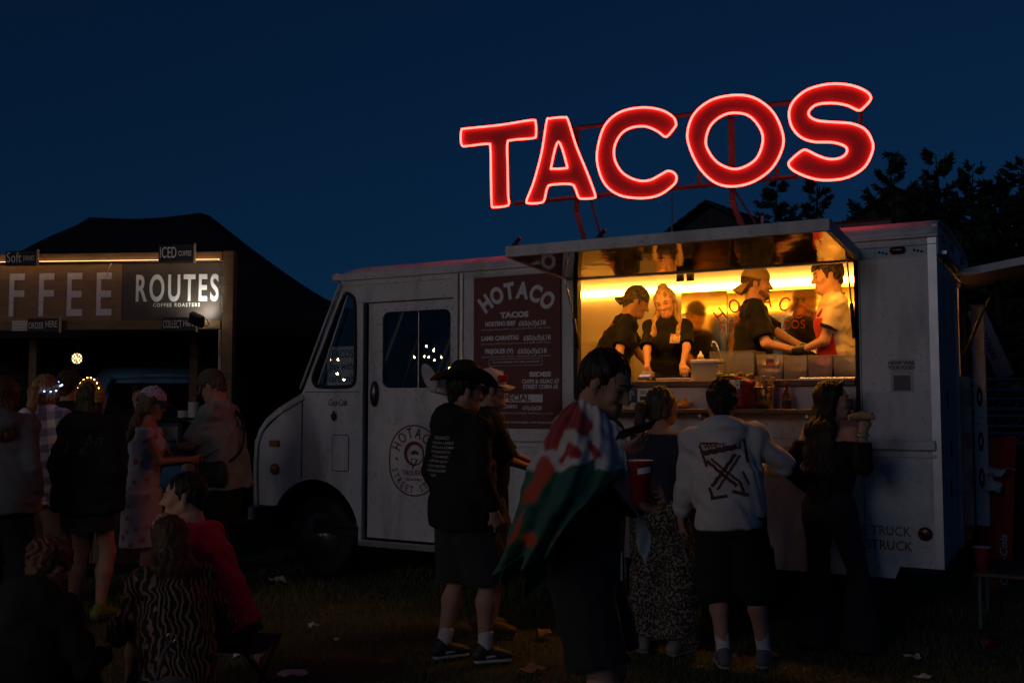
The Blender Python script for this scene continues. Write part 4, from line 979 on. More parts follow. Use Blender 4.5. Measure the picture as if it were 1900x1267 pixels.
text('lettering', 'TAQUERIA', 0.058, m_logo, em, (ex, 0.019, ez - 0.125), 0.85, 0.01); text('lettering', 'DE VAQUERO', 0.030, m_logo, em, (ex, 0.019, ez - 0.172), 0.9, 0.004)
text('lettering', 'Coca\u2010Cola'.replace('\u2010', '-'), 0.085, m_logo, T, (-4.99, -0.001, 1.548), 0.95, 0.006, shear=0.4, width=0.21)
text('lettering', 'BACK THE TRUCK', 0.088, M('lettering_grey', (0.10, 0.09, 0.09), 0.6), T, (-0.50, -0.002, 0.700), 0.9, 0.004, width=0.62)
text('lettering', '#HOTACOTRUCK', 0.088, m_logo, T, (-0.50, -0.002, 0.605), 0.9, 0.004, width=0.64)
po = box('poster', M('poster_paper', (0.50, 0.47, 0.47), 0.7, var=0.1), T, -0.290, -0.150, -0.004, -0.0008, 1.645, 1.862, 0)
text('lettering', 'HOW WAS', 0.036, m_black, po, (-0.222, -0.0055, 1.826), 0.9, 0.03); text('lettering', 'YOUR FOOD?', 0.032, m_black, po, (-0.222, -0.0055, 1.796), 0.85, 0.03)
box('poster_panel', M('poster_grey', (0.16, 0.14, 0.15), 0.7), po, -0.272, -0.168, -0.0055, -0.0042, 1.655, 1.755, 0)
# lamps on the rear
def oval_lamp(x, z, rx, rz, mat):
    q = SDF(0.004); q.cap((x - rx * 0.5, -0.004, z), (x + rx * 0.5, -0.004, z), rz, None, 0.01); return q.build('marker_lamp', mat, T)
m_rlens = M('red_lens', (0.10, 0.008, 0.01), 0.25, var=0.1)
oval_lamp(-0.228, 2.590, 0.052, 0.026, m_rlens)
MB().lathe([(0.046, -0.0005), (0.044, -0.014), (0.03, -0.02), (0, -0.021)], (-0.100, 0, 0.722), 20, 'y').build('marker_lamp', m_rlens, T, True)
for x in (-0.345, -0.125):
    for k in (0, 1, 2): MB().lathe([(0.009, 0), (0.007, -0.008)], (x + 0.022 * k, 0, 2.585 - 0.006 * k), 8, 'y').build('bolt', m_rubber, T)
# rear end: wall, doorway, half door, open leaf and lifted flap
box('rear_wall', paint, T, -0.030, 0.004, 0.046, 1.12, 0.50, WT - 0.125, 0.003); box('rear_wall', paint, T, -0.030, 0.004, 2.02, TWID - 0.046, 0.50, WT - 0.125, 0.003)
box('rear_header', paint, T, -0.030, 0.0035, 1.121, 2.019, 2.50, WT - 0.125, 0.003)
hdoor = box('half_door', m_steel, T, 0.006, 0.030, 1.125, 2.015, 0.52, 1.78, 0.006)
box('door_frame', M('doorframe_wood', (0.25, 0.15, 0.07), 0.6), T, -0.028, 0.012, 1.93, 2.015, 1.79, 2.498, 0.003)
MB().box(-0.012, 0.028, 1.105, 1.118, 0.50, 2.50, 0.003).build('door_post', m_alu, T)
lf = box('door_leaf', paint, T, 0.03, 0.135, TWID + 0.02, TWID + 0.055, 0.55, 2.40, 0.012)
for z in (0.95, 1.25, 1.62): MB().grid(lambda u, v: (0.082 + 0.022 * math.cos(2 * math.pi * u) * (0.4 + 0.6 * v), TWID + 0.020 - 0.006 * v, z + 0.085 * math.sin(2 * math.pi * u) * (0.4 + 0.6 * v)), 18, 3, True).build('leaf_slot', m_rubber, lf)
for v_, z in ((0.45, 1.6), (0.62, 1.25), (0.55, 0.98)): MB().grid(lambda u, w: (0.005 + 0.008 * w, v_ + 0.03 * math.cos(2 * math.pi * u) * (0.5 + 0.5 * w), z + 0.075 * math.sin(2 * math.pi * u) * (0.5 + 0.5 * w)), 18, 3, True).build('rear_slot', m_rubber, T)
fl = MB(); a_ = 0.16
fl.add([(0.03, 1.13, 2.515), (1.15, 1.13, 2.515 + 1.12 * a_), (1.15, 2.02, 2.515 + 1.12 * a_), (0.03, 2.02, 2.515), (0.03, 1.13, 2.572), (1.15, 1.13, 2.572 + 1.12 * a_), (1.15, 2.02, 2.572 + 1.12 * a_), (0.03, 2.02, 2.572)], [(0, 3, 2, 1), (4, 5, 6, 7), (0, 1, 5, 4), (1, 2, 6, 5), (2, 3, 7, 6), (3, 0, 4, 7)]); fl.build('rear_flap', paint, T)
MB().tube([(0.02, 1.62, 1.95), (0.14, 1.62, 2.24)], 0.012).tube([(0.14, 1.62, 2.24), (0.28, 1.62, 2.54)], 0.006).build('gas_strut', m_black, T, True)
for v_ in (0.25, 0.75, 1.5): box('rear_lamp', m_rlens, T, 0.0225, 0.042, v_, v_ + 0.10, WT + 0.0, WT + 0.05, 0.006)
box('rear_rail', m_alu, T, 0.005, 0.06, 0.15, 2.0, WT - 0.105, WT - 0.075, 0.004)
# chassis and wheels
box('chassis', m_dark, T, -5.5, -0.3, 0.35, TWID - 0.35, 0.30, 0.62, 0.02)
box('floor_pan', m_dark, T, -5.3, -0.05, 0.06, TWID - 0.06, 0.46, 0.52, 0)
box('front_bumper', m_alu, T, -6.12, -6.03, 0.05, TWID - 0.05, 0.45, 0.60, 0.02)
for x in (-5.25, -1.60):
    arch = MB(); arch.grid(lambda u, v: (x + 0.535 * math.cos(math.pi * u), 0.047 + 0.55 * v, 0.36 + 0.535 * math.sin(math.pi * u)), 20, 2); arch.build('wheel_arch', m_dark, T)
    for y0, sg in ((0.10, 1), (TWID - 0.10, -1)):
        w_ = MB().lathe([(0.20, 0.01), (0.33, 0.0), (0.365, 0.03), (0.37, 0.11), (0.365, 0.19), (0.33, 0.22), (0.20, 0.21)], (x, y0 if sg > 0 else y0 - 0.22, 0.365), 28, 'y').build('tyre', m_rubber, T, True)
        MB().lathe([(0.215, 0.0), (0.205, 0.02), (0.13, 0.05), (0.12, 0.02), (0.05, 0.015), (0.04, -0.015), (0.0, -0.02)], (x, y0 if sg > 0 else y0 - 0.03, 0.365), 24, 'y').build('rim', m_alu, w_, True)
# round mirror on an arm beside the door
mi = empty('wing_mirror', (0, 0, 0), 0, T)
MB().tube([(-3.72, -0.02, 1.62), (-3.80, -0.20, 1.66), (-3.83, -0.22, 1.74)], 0.010).build('mirror_arm', m_alu, mi, True)
MB().lathe([(0.02, 0.04), (0.10, 0.025), (0.125, 0.0), (0.125, -0.008), (0.10, -0.004)], (0, 0, 0), 24, 'y').build('mirror_shell', paint, mi, True, loc=(-3.835, -0.24, 1.775), rot=(R_(20), 0, R_(-35)))
# roof vent and small fittings
rb = MB().box(-1.05, -0.42, 0.85, 1.5, WT + 0.12, WT + 0.17, 0.02).build('roof_vent', paint, T); MB().box(-1.0, -0.36, 0.82, 1.53, WT + 0.175, WT + 0.30, 0.06).build('vent_cover', m_black, rb)
MB().box(-1.32, -1.24, 0.5, 0.58, WT + 0.10, WT + 0.24, 0.01).tube([(-1.28, 0.54, WT + 0.24), (-1.28, 0.54, WT + 0.34)], 0.012).build('roof_pipe', m_alu, T)
# ------------------------------------------------------------------ the neon sign on the roof
SA = R_(-24.5); SO = TW(-1.2, 0.60, 0); SX = np.array([math.cos(SA), math.sin(SA), 0]); SN = np.array([-math.sin(SA), math.cos(SA), 0])
def S2(cx, cy):
    px, py = 830 + cx / 2.3457, 130 + cy / 2.3457
    p0 = np.array([0, 0, CAM_H]); d = W(px, py, 10.0) - p0; q = p0 + d * ((SO - p0) @ SN / (d @ SN)) - SO
    return (float(q @ SX), float(q[2]))
sign = thing('neon_sign', 'large red neon sign spelling tacos on the truck roof', 'neon sign', SO, SA)
L_T = [(62, 262), (76, 256), (230, 240), (366, 219), (384, 232), (385, 285), (372, 297), (278, 306), (261, 322), (262, 420), (264, 540), (268, 580), (255, 592), (205, 597), (193, 585), (190, 470), (187, 340), (174, 322), (80, 332), (62, 325), (58, 290)]
L_A = [(446, 212), (508, 207), (525, 220), (560, 330), (605, 440), (642, 540), (636, 557), (582, 560), (568, 548), (556, 515), (536, 497), (452, 500), (433, 518), (422, 565), (405, 578), (356, 580), (345, 568), (375, 490), (410, 360), (432, 225)]
L_Ai = [(483, 312), (520, 415), (512, 428), (460, 430), (452, 420)]
L_C = [(995, 235), (982, 205), (930, 175), (845, 164), (750, 185), (685, 243), (654, 340), (655, 420), (688, 500), (750, 545), (840, 558), (920, 545), (982, 502), (997, 473), (988, 450), (960, 440), (930, 455), (880, 480), (825, 480), (765, 450), (730, 395), (727, 335), (755, 280), (800, 252), (860, 246), (912, 266), (945, 290), (962, 284), (988, 252)]
L_O = [(1252, 110), (1340, 124), (1418, 185), (1460, 280), (1455, 350), (1410, 430), (1330, 487), (1240, 507), (1165, 490), (1100, 430), (1055, 340), (1045, 270), (1075, 190), (1150, 131)]
L_Oi = [(1245, 187), (1312, 200), (1360, 253), (1373, 310), (1347, 383), (1290, 423), (1235, 430), (1172, 400), (1132, 345), (1125, 300), (1145, 243), (1190, 203)]
L_S = [(1843, 125), (1820, 92), (1750, 66), (1660, 62), (1570, 85), (1512, 130), (1488, 180), (1496, 240), (1532, 288), (1590, 312), (1680, 316), (1732, 334), (1738, 360), (1710, 383), (1660, 388), (1610, 372), (1565, 350), (1543, 352), (1502, 385), (1485, 410), (1510, 440), (1580, 470), (1650, 480), (1740, 468), (1815, 423), (1851, 350), (1845, 300), (1815, 257), (1760, 234), (1690, 228), (1612, 221), (1575, 200), (1577, 175), (1612, 150), (1680, 145), (1740, 155), (1788, 176), (1812, 164)]
m_face = M('sign_face_red', (0.20, 0.006, 0.007), 0.55, var=0.12, scale=4)
m_neon = M('neon_tube_red', (0.9, 0.3, 0.3), 0.3, var=0, emit=(1.0, 0.044, 0.033), estr=12.5)
m_frame = M('sign_frame_steel', (0.055, 0.05, 0.05), 0.6, 0.0, var=0.2, scale=10)
for nm, outs in (('T', [L_T]), ('A', [L_A, L_Ai]), ('C', [L_C]), ('O', [L_O, L_Oi]), ('S', [L_S])):
    ol = [[S2(*p) for p in catmull(o, 5)] for o in outs]
    fc = plate('letter', m_face, sign, [[tuple(p) for p in o] for o in ol], 0.02, 0.05)
    for o in ol:
        w_ = MB()   # the raised rim of the tray
        n = len(o); V_ = []
        for x, z in o: V_ += [(x, 0.012, z), (x, 0.052, z)]
        w_.add(V_, [(2 * i, 2 * i + 1, (2 * i + 3) % (2 * n), (2 * i + 2) % (2 * n)) for i in range(n)]); solid(w_.build('letter_rim', m_face, fc), 0.006, 0)
        MB().tube([(x, 0.002, z) for x, z in o], 0.0085, 10, closed=True).build('neon_tube', m_neon, fc, True)
def bar(p, q, w=0.02, y=0.075, nm='frame_bar', y2=None):
    a, c = S2(*p), S2(*q); y2 = y if y2 is None else y2
    MB().tube([(a[0], y, a[1]), (c[0], y2, c[1])], w, 4).build(nm, m_frame, sign)
bar((395, 262), (1500, 128), 0.019); bar((275, 575), (1520, 455), 0.019)
bar((545, 235), (543, 620), 0.024, 0.11, 'sign_post'); bar((1222, 190), (1228, 565), 0.026, 0.11, 'sign_post'); bar((1800, 150), (1790, 240), 0.016)
bar((1090, 440), (1085, 500), 0.016); bar((1428, 420), (1425, 465), 0.016)
def leg(p, q, nm, w):
    a = S2(*p); wq = TW(*q); l = wq - SO; c = (l @ SX, l @ SN, l[2])
    MB().tube([(a[0], 0.11, a[1]), c], w, 4).build(nm, m_frame, sign)
leg((543, 615), (-2.73, 0.50, WT + 0.13), 'sign_leg', 0.030); leg((1228, 560), (-1.38, 0.50, WT + 0.13), 'sign_leg', 0.030)
leg((590, 500), (-2.62, 0.60, WT + 0.13), 'sign_brace', 0.010); leg((1228, 500), (-1.30, 0.9, WT + 0.13), 'sign_brace', 0.010)
# ------------------------------------------------------------------ things on the counter and the shelf
def tthing(name, label, cat, x, v, z, rz=0.0, group=None): return thing(name, label, cat, TW(x, v, z), TA + rz, group)
ZC, ZS = 1.737, 1.533
m_tub = translucent('clear_plastic', (0.85, 0.80, 0.7), 0.80, 0.15)
m_tubw = translucent('frosted_plastic', (0.85, 0.78, 0.62), 0.68, 0.3)
def food(name, mat, parent, x0, x1, y0, y1, z0, z1, sd=0, n=10):
    q = np.random.default_rng(sd); m = MB()
    H_ = q.uniform(-0.35, 0.35, (n, n)) * (z1 - z0)
    m.grid(lambda u, v: (x0 + (x1 - x0) * u, y0 + (y1 - y0) * v, z1 + H_[int(u * (n - 1) + .5), int(v * (n - 1) + .5)] * 0.6), n, n)
    m.box(x0, x1, y0, y1, z0, z1 - 0.3 * (z1 - z0)); return m.build(name, mat, parent, True)
def open_tub(parent, w, d, h, mat, name='tub', tp=0.9, rim=True):
    m = MB(); o = [(w * tp / 2, d * tp / 2, 0.0), (w / 2, d / 2, h)]; th = 0.004
    for (a, b_, z), s_ in ((o[0], 1), (o[1], 1)): m.add([(-a, -b_, z), (a, -b_, z), (a, b_, z), (-a, b_, z)], [])
    m.f += [(0, 3, 2, 1)] + [(i, (i + 1) % 4, 4 + (i + 1) % 4, 4 + i) for i in range(4)]
    t_ = solid(m.build(name, mat, parent), th, 1.0)
    if rim: MB().tube([(-w / 2, -d / 2, h), (w / 2, -d / 2, h), (w / 2, d / 2, h), (-w / 2, d / 2, h)], 0.006, 6, closed=True).build('rim', mat, t_)
    return t_
# clear plastic food tubs along the counter
specs = [(-0.965, 0.30, 0.165, 0.17, (0.09, 0.035, 0.02), 0.060, 'clear tub of dark meat, left of the two tubs nearest the right jamb'), (-0.79, 0.30, 0.165, 0.17, (0.10, 0.03, 0.015), 0.095, 'clear tub filled high with dark red salsa between two other tubs'), (-0.615, 0.30, 0.16, 0.165, (0.07, 0.035, 0.015), 0.065, 'clear tub with brown filling against the right hatch jamb')]
for i, (x, v, w, h, colr, fh, lb) in enumerate(specs):
    tb = tthing('food_tub', lb, 'tub', x, v, ZC, 0.0, 'food tubs on the counter'); open_tub(tb, w, 0.24, h, m_tubw, tp=0.94)
    food('filling', M('filling_%d' % i, colr, 0.6, var=0.5, scale=60), tb, -w * .44, w * .44, -0.10, 0.10, 0.006, fh, i)
tb = tthing('food_tub', 'tall square white tub with a pink label beside the chip bucket', 'tub', -1.15, 0.28, ZC, 0.05, 'food tubs on the counter'); open_tub(tb, 0.19, 0.19, 0.185, m_tubw, tp=0.85)
food('filling', M('filling_white', (0.55, 0.47, 0.36), 0.7, var=0.3, scale=50), tb, -0.075, 0.075, -0.075, 0.075, 0.006, 0.12, 9)
box('tub_label', M('label_pink', (0.55, 0.14, 0.12), 0.6, var=0.4, scale=60), tb, -0.03, 0.03, -0.0935, -0.0925, 0.10, 0.155, 0)
tb = tthing('food_tub', 'large clear plastic bin behind the lime pieces', 'tub', -1.435, 0.36, ZC, 0.0, 'food tubs on the counter'); open_tub(tb, 0.34, 0.30, 0.215, m_tub, tp=0.95)
food('filling', M('filling_green', (0.05, 0.05, 0.02), 0.7, var=0.6, scale=40), tb, -0.15, 0.15, -0.13, 0.13, 0.006, 0.05, 4)
# patterned box
bx_ = tthing('napkin_box', 'white box with a black and green diamond pattern on the counter', 'box', -1.635, 0.24, ZC, 0.03)
pm, t, b, tc = node_mat('diamond_pattern', 0.6)
sx = t.nodes.new('ShaderNodeSeparateXYZ'); t.links.new(tc.outputs['Object'], sx.inputs[0])
u_ = mathn(t, 'MULTIPLY', mathn(t, 'ADD', sx.outputs[0], sx.outputs[2]), 26.0); v_ = mathn(t, 'MULTIPLY', mathn(t, 'SUBTRACT', sx.outputs[0], sx.outputs[2]), 26.0)
du = mathn(t, 'ABSOLUTE', mathn(t, 'SUBTRACT', mathn(t, 'FRACT', u_), 0.5)); dv = mathn(t, 'ABSOLUTE', mathn(t, 'SUBTRACT', mathn(t, 'FRACT', v_), 0.5)); mxv = mathn(t, 'MAXIMUM', du, dv)
r1 = ramp(t, [(0.0, (0.02, 0.03, 0.02)), (0.16, (0.70, 0.66, 0.55)), (0.36, (0.04, 0.06, 0.04))], 'CONSTANT'); t.links.new(mxv, r1.inputs[0]); t.links.new(r1.outputs[0], b.inputs['Base Color'])
MB().box(-0.105, 0.105, -0.07, 0.07, 0.0, 0.135, 0.004).build('box_body', pm, bx_); MB().box(-0.108, 0.108, -0.073, 0.073, 0.1355, 0.160, 0.004).build('box_lid', m_kwall, bx_)
# card reader, tray, bottle, tongs, cups
cr = tthing('card_reader', 'grey card reader lying on the counter under the womans hand', 'card reader', -2.075, 0.10, ZC, 0.1)
MB().box(-0.05, 0.05, -0.06, 0.09, 0.004, 0.03, 0.008).build('reader_body', M('reader_grey', (0.16, 0.17, 0.24), 0.4), cr, rot=(R_(18), 0, 0)); MB().box(-0.04, 0.04, -0.05, -0.005, 0.031, 0.034).build('screen', M('reader_screen', (0.35, 0.4, 0.5), 0.3, emit=(0.4, 0.45, 0.7), estr=0.25), cr, rot=(R_(18), 0, 0))
cr.location.z += 0.02
tr = tthing('serving_tray', 'flat white tray at the edge of the counter', 'tray', -1.84, 0.14, ZC); MB().box(-0.13, 0.13, -0.09, 0.09, 0.0, 0.008, 0.003).build('tray_base', m_kwall, tr); MB().tube([(-0.13, -0.09, 0.014), (0.13, -0.09, 0.014), (0.13, 0.09, 0.014), (-0.13, 0.09, 0.014)], 0.008, 6, closed=True).build('tray_rim', m_kwall, tr)
tr = tthing('serving_tray', 'pale tray by the left jamb behind the flag wearer', 'tray', -2.36, 0.14, ZC); MB().box(-0.09, 0.09, -0.08, 0.08, 0.0, 0.012, 0.004).build('tray_base', m_kwall, tr)
bt = tthing('squeeze_bottle', 'white capped squeeze bottle behind the patterned box', 'bottle', -1.74, 0.40, ZC); MB().lathe([(0.045, 0), (0.045, 0.14), (0.038, 0.17), (0.030, 0.175)], n=16).build('bottle_body', M('bottle_brown', (0.30, 0.16, 0.07), 0.35), bt, True); MB().lathe([(0.028, 0.176), (0.022, 0.205), (0.010, 0.215), (0.006, 0.235)], n=14).build('bottle_cap', m_kwall, bt, True)
ld = tthing('ladle', 'steel ladle with a hooked handle leaning in the clear bin', 'ladle', -1.52, 0.33, ZC + 0.012); MB().tube([(0.03, 0, 0.0), (-0.06, 0, 0.24), (-0.075, 0, 0.28), (-0.095, 0, 0.288), (-0.108, 0, 0.272), (-0.104, 0, 0.255)], 0.006, 8).build('handle', m_steel, ld, True)
MB().lathe([(0.006, 0.0), (0.030, 0.006), (0.040, 0.03), (0.036, 0.03), (0.026, 0.010), (0.0, 0.006)], (0.035, 0, -0.004), 14).build('bowl', m_steel, ld, True)
for i in range(2):
    cs = tthing('cup_stack', ('tall' if i else 'short') + ' stack of pale cups by the left wall of the hatch', 'cups', -2.50 + 0.10 * i * 0, 0.30 + 0.24 * i, ZC, 0, 'stacks of cups'); pr_ = []
    for k in range(7 + 8 * i): pr_ += [(0.038, 0.018 * k), (0.045, 0.018 * k + 0.006), (0.045, 0.018 * k + 0.010), (0.040, 0.018 * k + 0.013)]
    MB().lathe(pr_, n=16).build('cups', m_kwall, cs)
# lime and salad heap
hp_ = tthing('lime_heap', 'heap of cut limes and leaves on the counter in front of the clear bin', 'limes', -1.36, 0.10, ZC)
for k in range(16):
    a = rng.uniform(0, 6.28); q = SDF(0.006); L_ = rng.uniform(0.018, 0.03); c = np.array([rng.uniform(-0.13, 0.13), rng.uniform(-0.05, 0.05), 0.02 + 0.035 * rng.uniform(0, 1)])
    q.ell(c, L_, L_ * 0.55, L_ * 0.7, np.array([[math.cos(a), math.sin(a), 0], [-math.sin(a), math.cos(a), 0], [0, 0, 1]])); q.build('lime_wedge', M(*[('lime_green', (0.22, 0.28, 0.05), 0.5), ('lime_pale', (0.50, 0.50, 0.18), 0.5), ('salad_brown', (0.25, 0.12, 0.05), 0.6)][k % 3]), hp_)
# shelf: red drinks tub, chip bucket, hot sauce, wooden tray, plate
m_cola = M('cola_red', (0.24, 0.014, 0.018), 0.35, var=0.15)
ct_ = tthing('drinks_tub', 'red metal drinks tub with white script on the serving shelf', 'tub', -1.33, -0.13, ZS)
me_ = MB(); 
def tubpt(u, v):
    a = 2 * math.pi * u; c, s_ = math.cos(a), math.sin(a); k = 0.92 + 0.08 * v
    return (0.125 * k * math.copysign(abs(c) ** 0.45, c), 0.085 * k * math.copysign(abs(s_) ** 0.45, s_), 0.165 * v)
me_.grid(tubpt, 32, 6, True); me_.add([tubpt(i / 32, 0) for i in range(32)], [tuple(range(32))[::-1]]); ctb = solid(me_.build('tub_wall', m_cola, ct_, True), 0.003)
MB().tube([tubpt(i / 32, 1.0) for i in range(32)], 0.006, 6, closed=True).build('rim', m_cola, ctb, True)
text('lettering', 'Coca-Cola', 0.06, m_white, ctb, (0.0, -0.0885, 0.045), 0.9, 0.012, shear=0.35, width=0.12)
hl = MB(); hl.grid(lambda u, v: (0.125 * math.cos(math.pi * u), -0.08 + 0.16 * v, 0.17 + 0.055 * math.sin(math.pi * u)), 14, 2); solid(hl.build('lid', m_cola, ct_, True), 0.003)
for k in range(5):
    a = rng.uniform(0, 6.28); q = MB(); q.grid(lambda u, v: (-0.05 + 0.04 * k * 0.6 + (u - .5) * 0.07, -0.088 - 0.004 * k + 0.02 * math.sin(5 * u + k), 0.16 + (v - .5) * 0.06 + 0.012 * math.sin(4 * u + a)), 5, 4); solid(q.build('napkin', m_white, ct_), 0.0012)
bk = tthing('chip_bucket', 'small steel bucket full of wooden forks and chips on the shelf', 'bucket', -1.105, -0.13, ZS)
bw = MB(); bw.lathe([(0.056, 0.0), (0.066, 0.12), (0.070, 0.145), (0.073, 0.147), (0.070, 0.152), (0.064, 0.146), (0.055, 0.02), (0.0, 0.018)], n=24).build('bucket_wall', m_steel, bk, True)
text('lettering', 'DIPS', 0.04, m_black, bk, (0, -0.067, 0.06), 0.9, 0.01)
mf = M('fork_wood', (0.52, 0.36, 0.18), 0.6); mc = M('corn_chip', (0.55, 0.33, 0.10), 0.6, var=0.3)
for k in range(18):
    a, b_ = rng.uniform(0, 6.28), rng.uniform(0.1, 0.55); r0 = rng.uniform(0, 0.04)
    if k % 3: 
        p = np.array([r0 * math.cos(a), r0 * math.sin(a), 0.08]); d = np.array([math.cos(a) * b_, math.sin(a) * b_, 1]); d /= np.linalg.norm(d); MB().tube([p, p + d * 0.11, p + d * 0.15], [0.005, 0.005, 0.011], 5).build('wooden_fork', mf, bk)
    else: 
        c = np.array([0.055 * math.cos(a), 0.055 * math.sin(a), 0.165]); n_ = rng.normal(size=3); u1 = unit(np.cross(n_, (0, 0, 1))); u2 = unit(np.cross(n_, u1)); m = MB(); m.add([c + 0.035 * u1, c - 0.02 * u1 + 0.03 * u2, c - 0.02 * u1 - 0.03 * u2], [(0, 1, 2)]); solid(m.build('chip', mc, bk), 0.002)
hs = tthing('sauce_bottle', 'dark hot sauce bottle with red cap on the shelf', 'bottle', -0.955, -0.12, ZS); MB().lathe([(0.030, 0), (0.032, 0.01), (0.032, 0.085), (0.026, 0.105), (0.013, 0.125), (0.011, 0.150)], n=18).build('glass', M('sauce_glass', (0.16, 0.035, 0.015), 0.12), hs, True); MB().lathe([(0.014, 0.151), (0.014, 0.178), (0.010, 0.182)], n=14).build('cap', m_cola, hs, True); MB().lathe([(0.0326, 0.025), (0.0326, 0.075)], n=18).build('paper_label', M('label_dark', (0.05, 0.04, 0.03), 0.6), hs, True)
wb_ = tthing('wooden_tray', 'small dark wooden tray at the right end of the shelf', 'tray', -0.60, -0.13, ZS); MB().box(-0.075, 0.075, -0.06, 0.06, 0.0, 0.012, 0.003).box(-0.075, 0.075, -0.06, -0.05, 0.012, 0.07, 0.003).box(-0.075, 0.075, 0.05, 0.06, 0.012, 0.07, 0.003).box(-0.075, -0.066, -0.049, 0.049, 0.012, 0.07, 0.003).box(0.066, 0.075, -0.049, 0.049, 0.012, 0.07, 0.003).build('tray_body', m_wood, wb_)
pl = tthing('taco_plate', 'paper tray of chips on the shelf between two customers', 'plate', -1.72, -0.13, ZS); MB().lathe([(0.05, 0), (0.075, 0.02), (0.078, 0.022), (0.05, 0.004), (0, 0.003)], n=18).build('plate', m_kwall, pl, True)
for k in range(9):
    c = np.array([rng.uniform(-0.04, 0.04), rng.uniform(-0.04, 0.04), 0.03 + 0.03 * rng.uniform()]); n_ = rng.normal(size=3); u1 = unit(np.cross(n_, (0, 0.3, 1))); u2 = unit(np.cross(n_, u1)); m = MB(); m.add([c + 0.035 * u1, c - 0.02 * u1 + 0.03 * u2, c - 0.02 * u1 - 0.03 * u2], [(0, 1, 2)]); solid(m.build('chip', mc, pl), 0.002)
# ------------------------------------------------------------------ people
from mathutils.bvhtree import BVHTree
def toloc(loc, heading, p):
    d = np.array(p, float) - np.array(loc, float); a = R_(heading); return np.array([d[0] * math.cos(a) - d[1] * math.sin(a), d[0] * math.sin(a) + d[1] * math.cos(a), d[2]])
def decal(name, obj, me, mat, org, right, up, parent=None, lift=0.004, cuts=0):
    """lays a flat print onto a garment: u along right, v along up, thrown against the cloth along the normal"""
    import bmesh
    bm = bmesh.new(); bm.from_mesh(me)
    if cuts: bmesh.ops.triangulate(bm, faces=bm.faces[:]); bmesh.ops.subdivide_edges(bm, edges=bm.edges[:], cuts=cuts, use_grid_fill=True)
    om = obj.data; bv = BVHTree.FromPolygons([v.co for v in om.vertices], [tuple(p.vertices) for p in om.polygons])
    r_, u_ = Vector(unit(right)), Vector(unit(up)); n_ = r_.cross(u_); o_ = Vector(tuple(float(c) for c in org))
    for v in bm.verts:
        p = o_ + r_ * v.co.x + u_ * v.co.y
        hit = bv.ray_cast(p + n_ * 0.5, -n_)
        v.co = (hit[0] + n_ * lift) if hit[0] is not None else p
    m2 = bpy.data.meshes.new(name); bm.to_mesh(m2); bm.free()
    return link(name, m2, mat, parent or obj)
def print_text(obj, s, size, mat, org, right, up, bold=0.01, xs=1.0, spacing=1.0):
    me = text_raw(s, size, bold, spacing, ext=0.0); me.transform(Matrix.Diagonal((xs, 1, 1, 1))); return decal('print', obj, me, mat, org, right, up)
blk = cloth('cloth_black', (0.006, 0.006, 0.007)); blk2 = cloth('cloth_charcoal', (0.018, 0.018, 0.020)); wht = cloth('cloth_white', (0.60, 0.58, 0.57), 0.08)
navy = cloth('cloth_navy', (0.03, 0.035, 0.06)); red = cloth('cloth_red', (0.58, 0.03, 0.07), 0.15); grey = cloth('cloth_grey_green', (0.24, 0.28, 0.27)); slate = cloth('cloth_slate', (0.13, 0.16, 0.18))
h_dark = hairmat('hair_dark', (0.008, 0.006, 0.005), (0.03, 0.018, 0.012)); h_brown = hairmat('hair_brown', (0.03, 0.016, 0.009), (0.10, 0.05, 0.025)); h_blond = hairmat('hair_blond', (0.16, 0.09, 0.035), (0.48, 0.32, 0.14)); h_grey = hairmat('hair_greybrown', (0.05, 0.04, 0.03), (0.16, 0.13, 0.10))
m_pred = M('print_red', (0.50, 0.06, 0.03), 0.7, var=0.2); m_pwhite = M('print_white', (0.50, 0.50, 0.50), 0.7, var=0.2, scale=40); m_glove = M('black_glove', (0.012, 0.012, 0.013), 0.4, bump=0.3, bscale=60)
KF = 0.859
def glove(p, e):
    q = SDF(0.006); w = p.wr[e]; s_ = p.hd; gsave = p.g
    p.g = gsave * 1.12; p.hand(q, e); p.g = gsave; q.cap(w - unit(p.hd[e]) * 0.03, w + unit(p.hd[e]) * 0.03, 0.034, 0.034, 0.01); q.build('glove', m_glove, p.root)
# --- crew in the truck
L = TW(-2.74, 0.80, KF); hd_ = 92
A = Person('cook in a camouflage cap and black shirt leaning in at the left of the hatch', L, hd_, 1.77, lean=24, head=(0, 14, 0), build=1.12, tone='tan', vox=0.008, neckf=0.02,
           hands={1: toloc(L, hd_, TW(-2.52, 0.72, 1.76)), -1: toloc(L, hd_, TW(-2.30, 1.05, 1.74))}); A.body().face((0.05, 0.04, 0.03)).hair(h_grey, 'short', capped=True)
camo, t, b, tc = node_mat('camouflage', 0.85); n1 = noise(t, tc.outputs['Object'], 38, 2, 0.8); r = ramp(t, [(0.0, (0.03, 0.025, 0.015)), (0.42, (0.09, 0.075, 0.04)), (0.52, (0.05, 0.055, 0.025)), (0.60, (0.16, 0.13, 0.08))], 'CONSTANT'); t.links.new(n1, r.inputs[0]); t.links.new(r.outputs[0], b.inputs['Base Color'])
A.cap_hat(camo, -1); o = A.tee(blk, sleeve=0.75, hem=0.10, seed=11, loose=0.02)
bk_ = A.chest + A.sp * 0.06
print_text(o, 'taco', 0.085, m_pred, bk_ + A.tw_r * 0.02, A.tw_r, A.sp, 0.02); print_text(o, 'ART', 0.07, m_pred, bk_ - A.sp * 0.08 + A.tw_r * 0.02, A.tw_r, A.sp, 0.01); print_text(o, 'STREET', 0.04, m_pred, bk_ - A.sp * 0.15, A.tw_r, A.sp, 0.0)
A.shorts(blk2, 'trousers', 1.95, 0.012, 0.0); A.shoes(m_black)
L = TW(-2.10, 0.66, KF); hd_ = 196
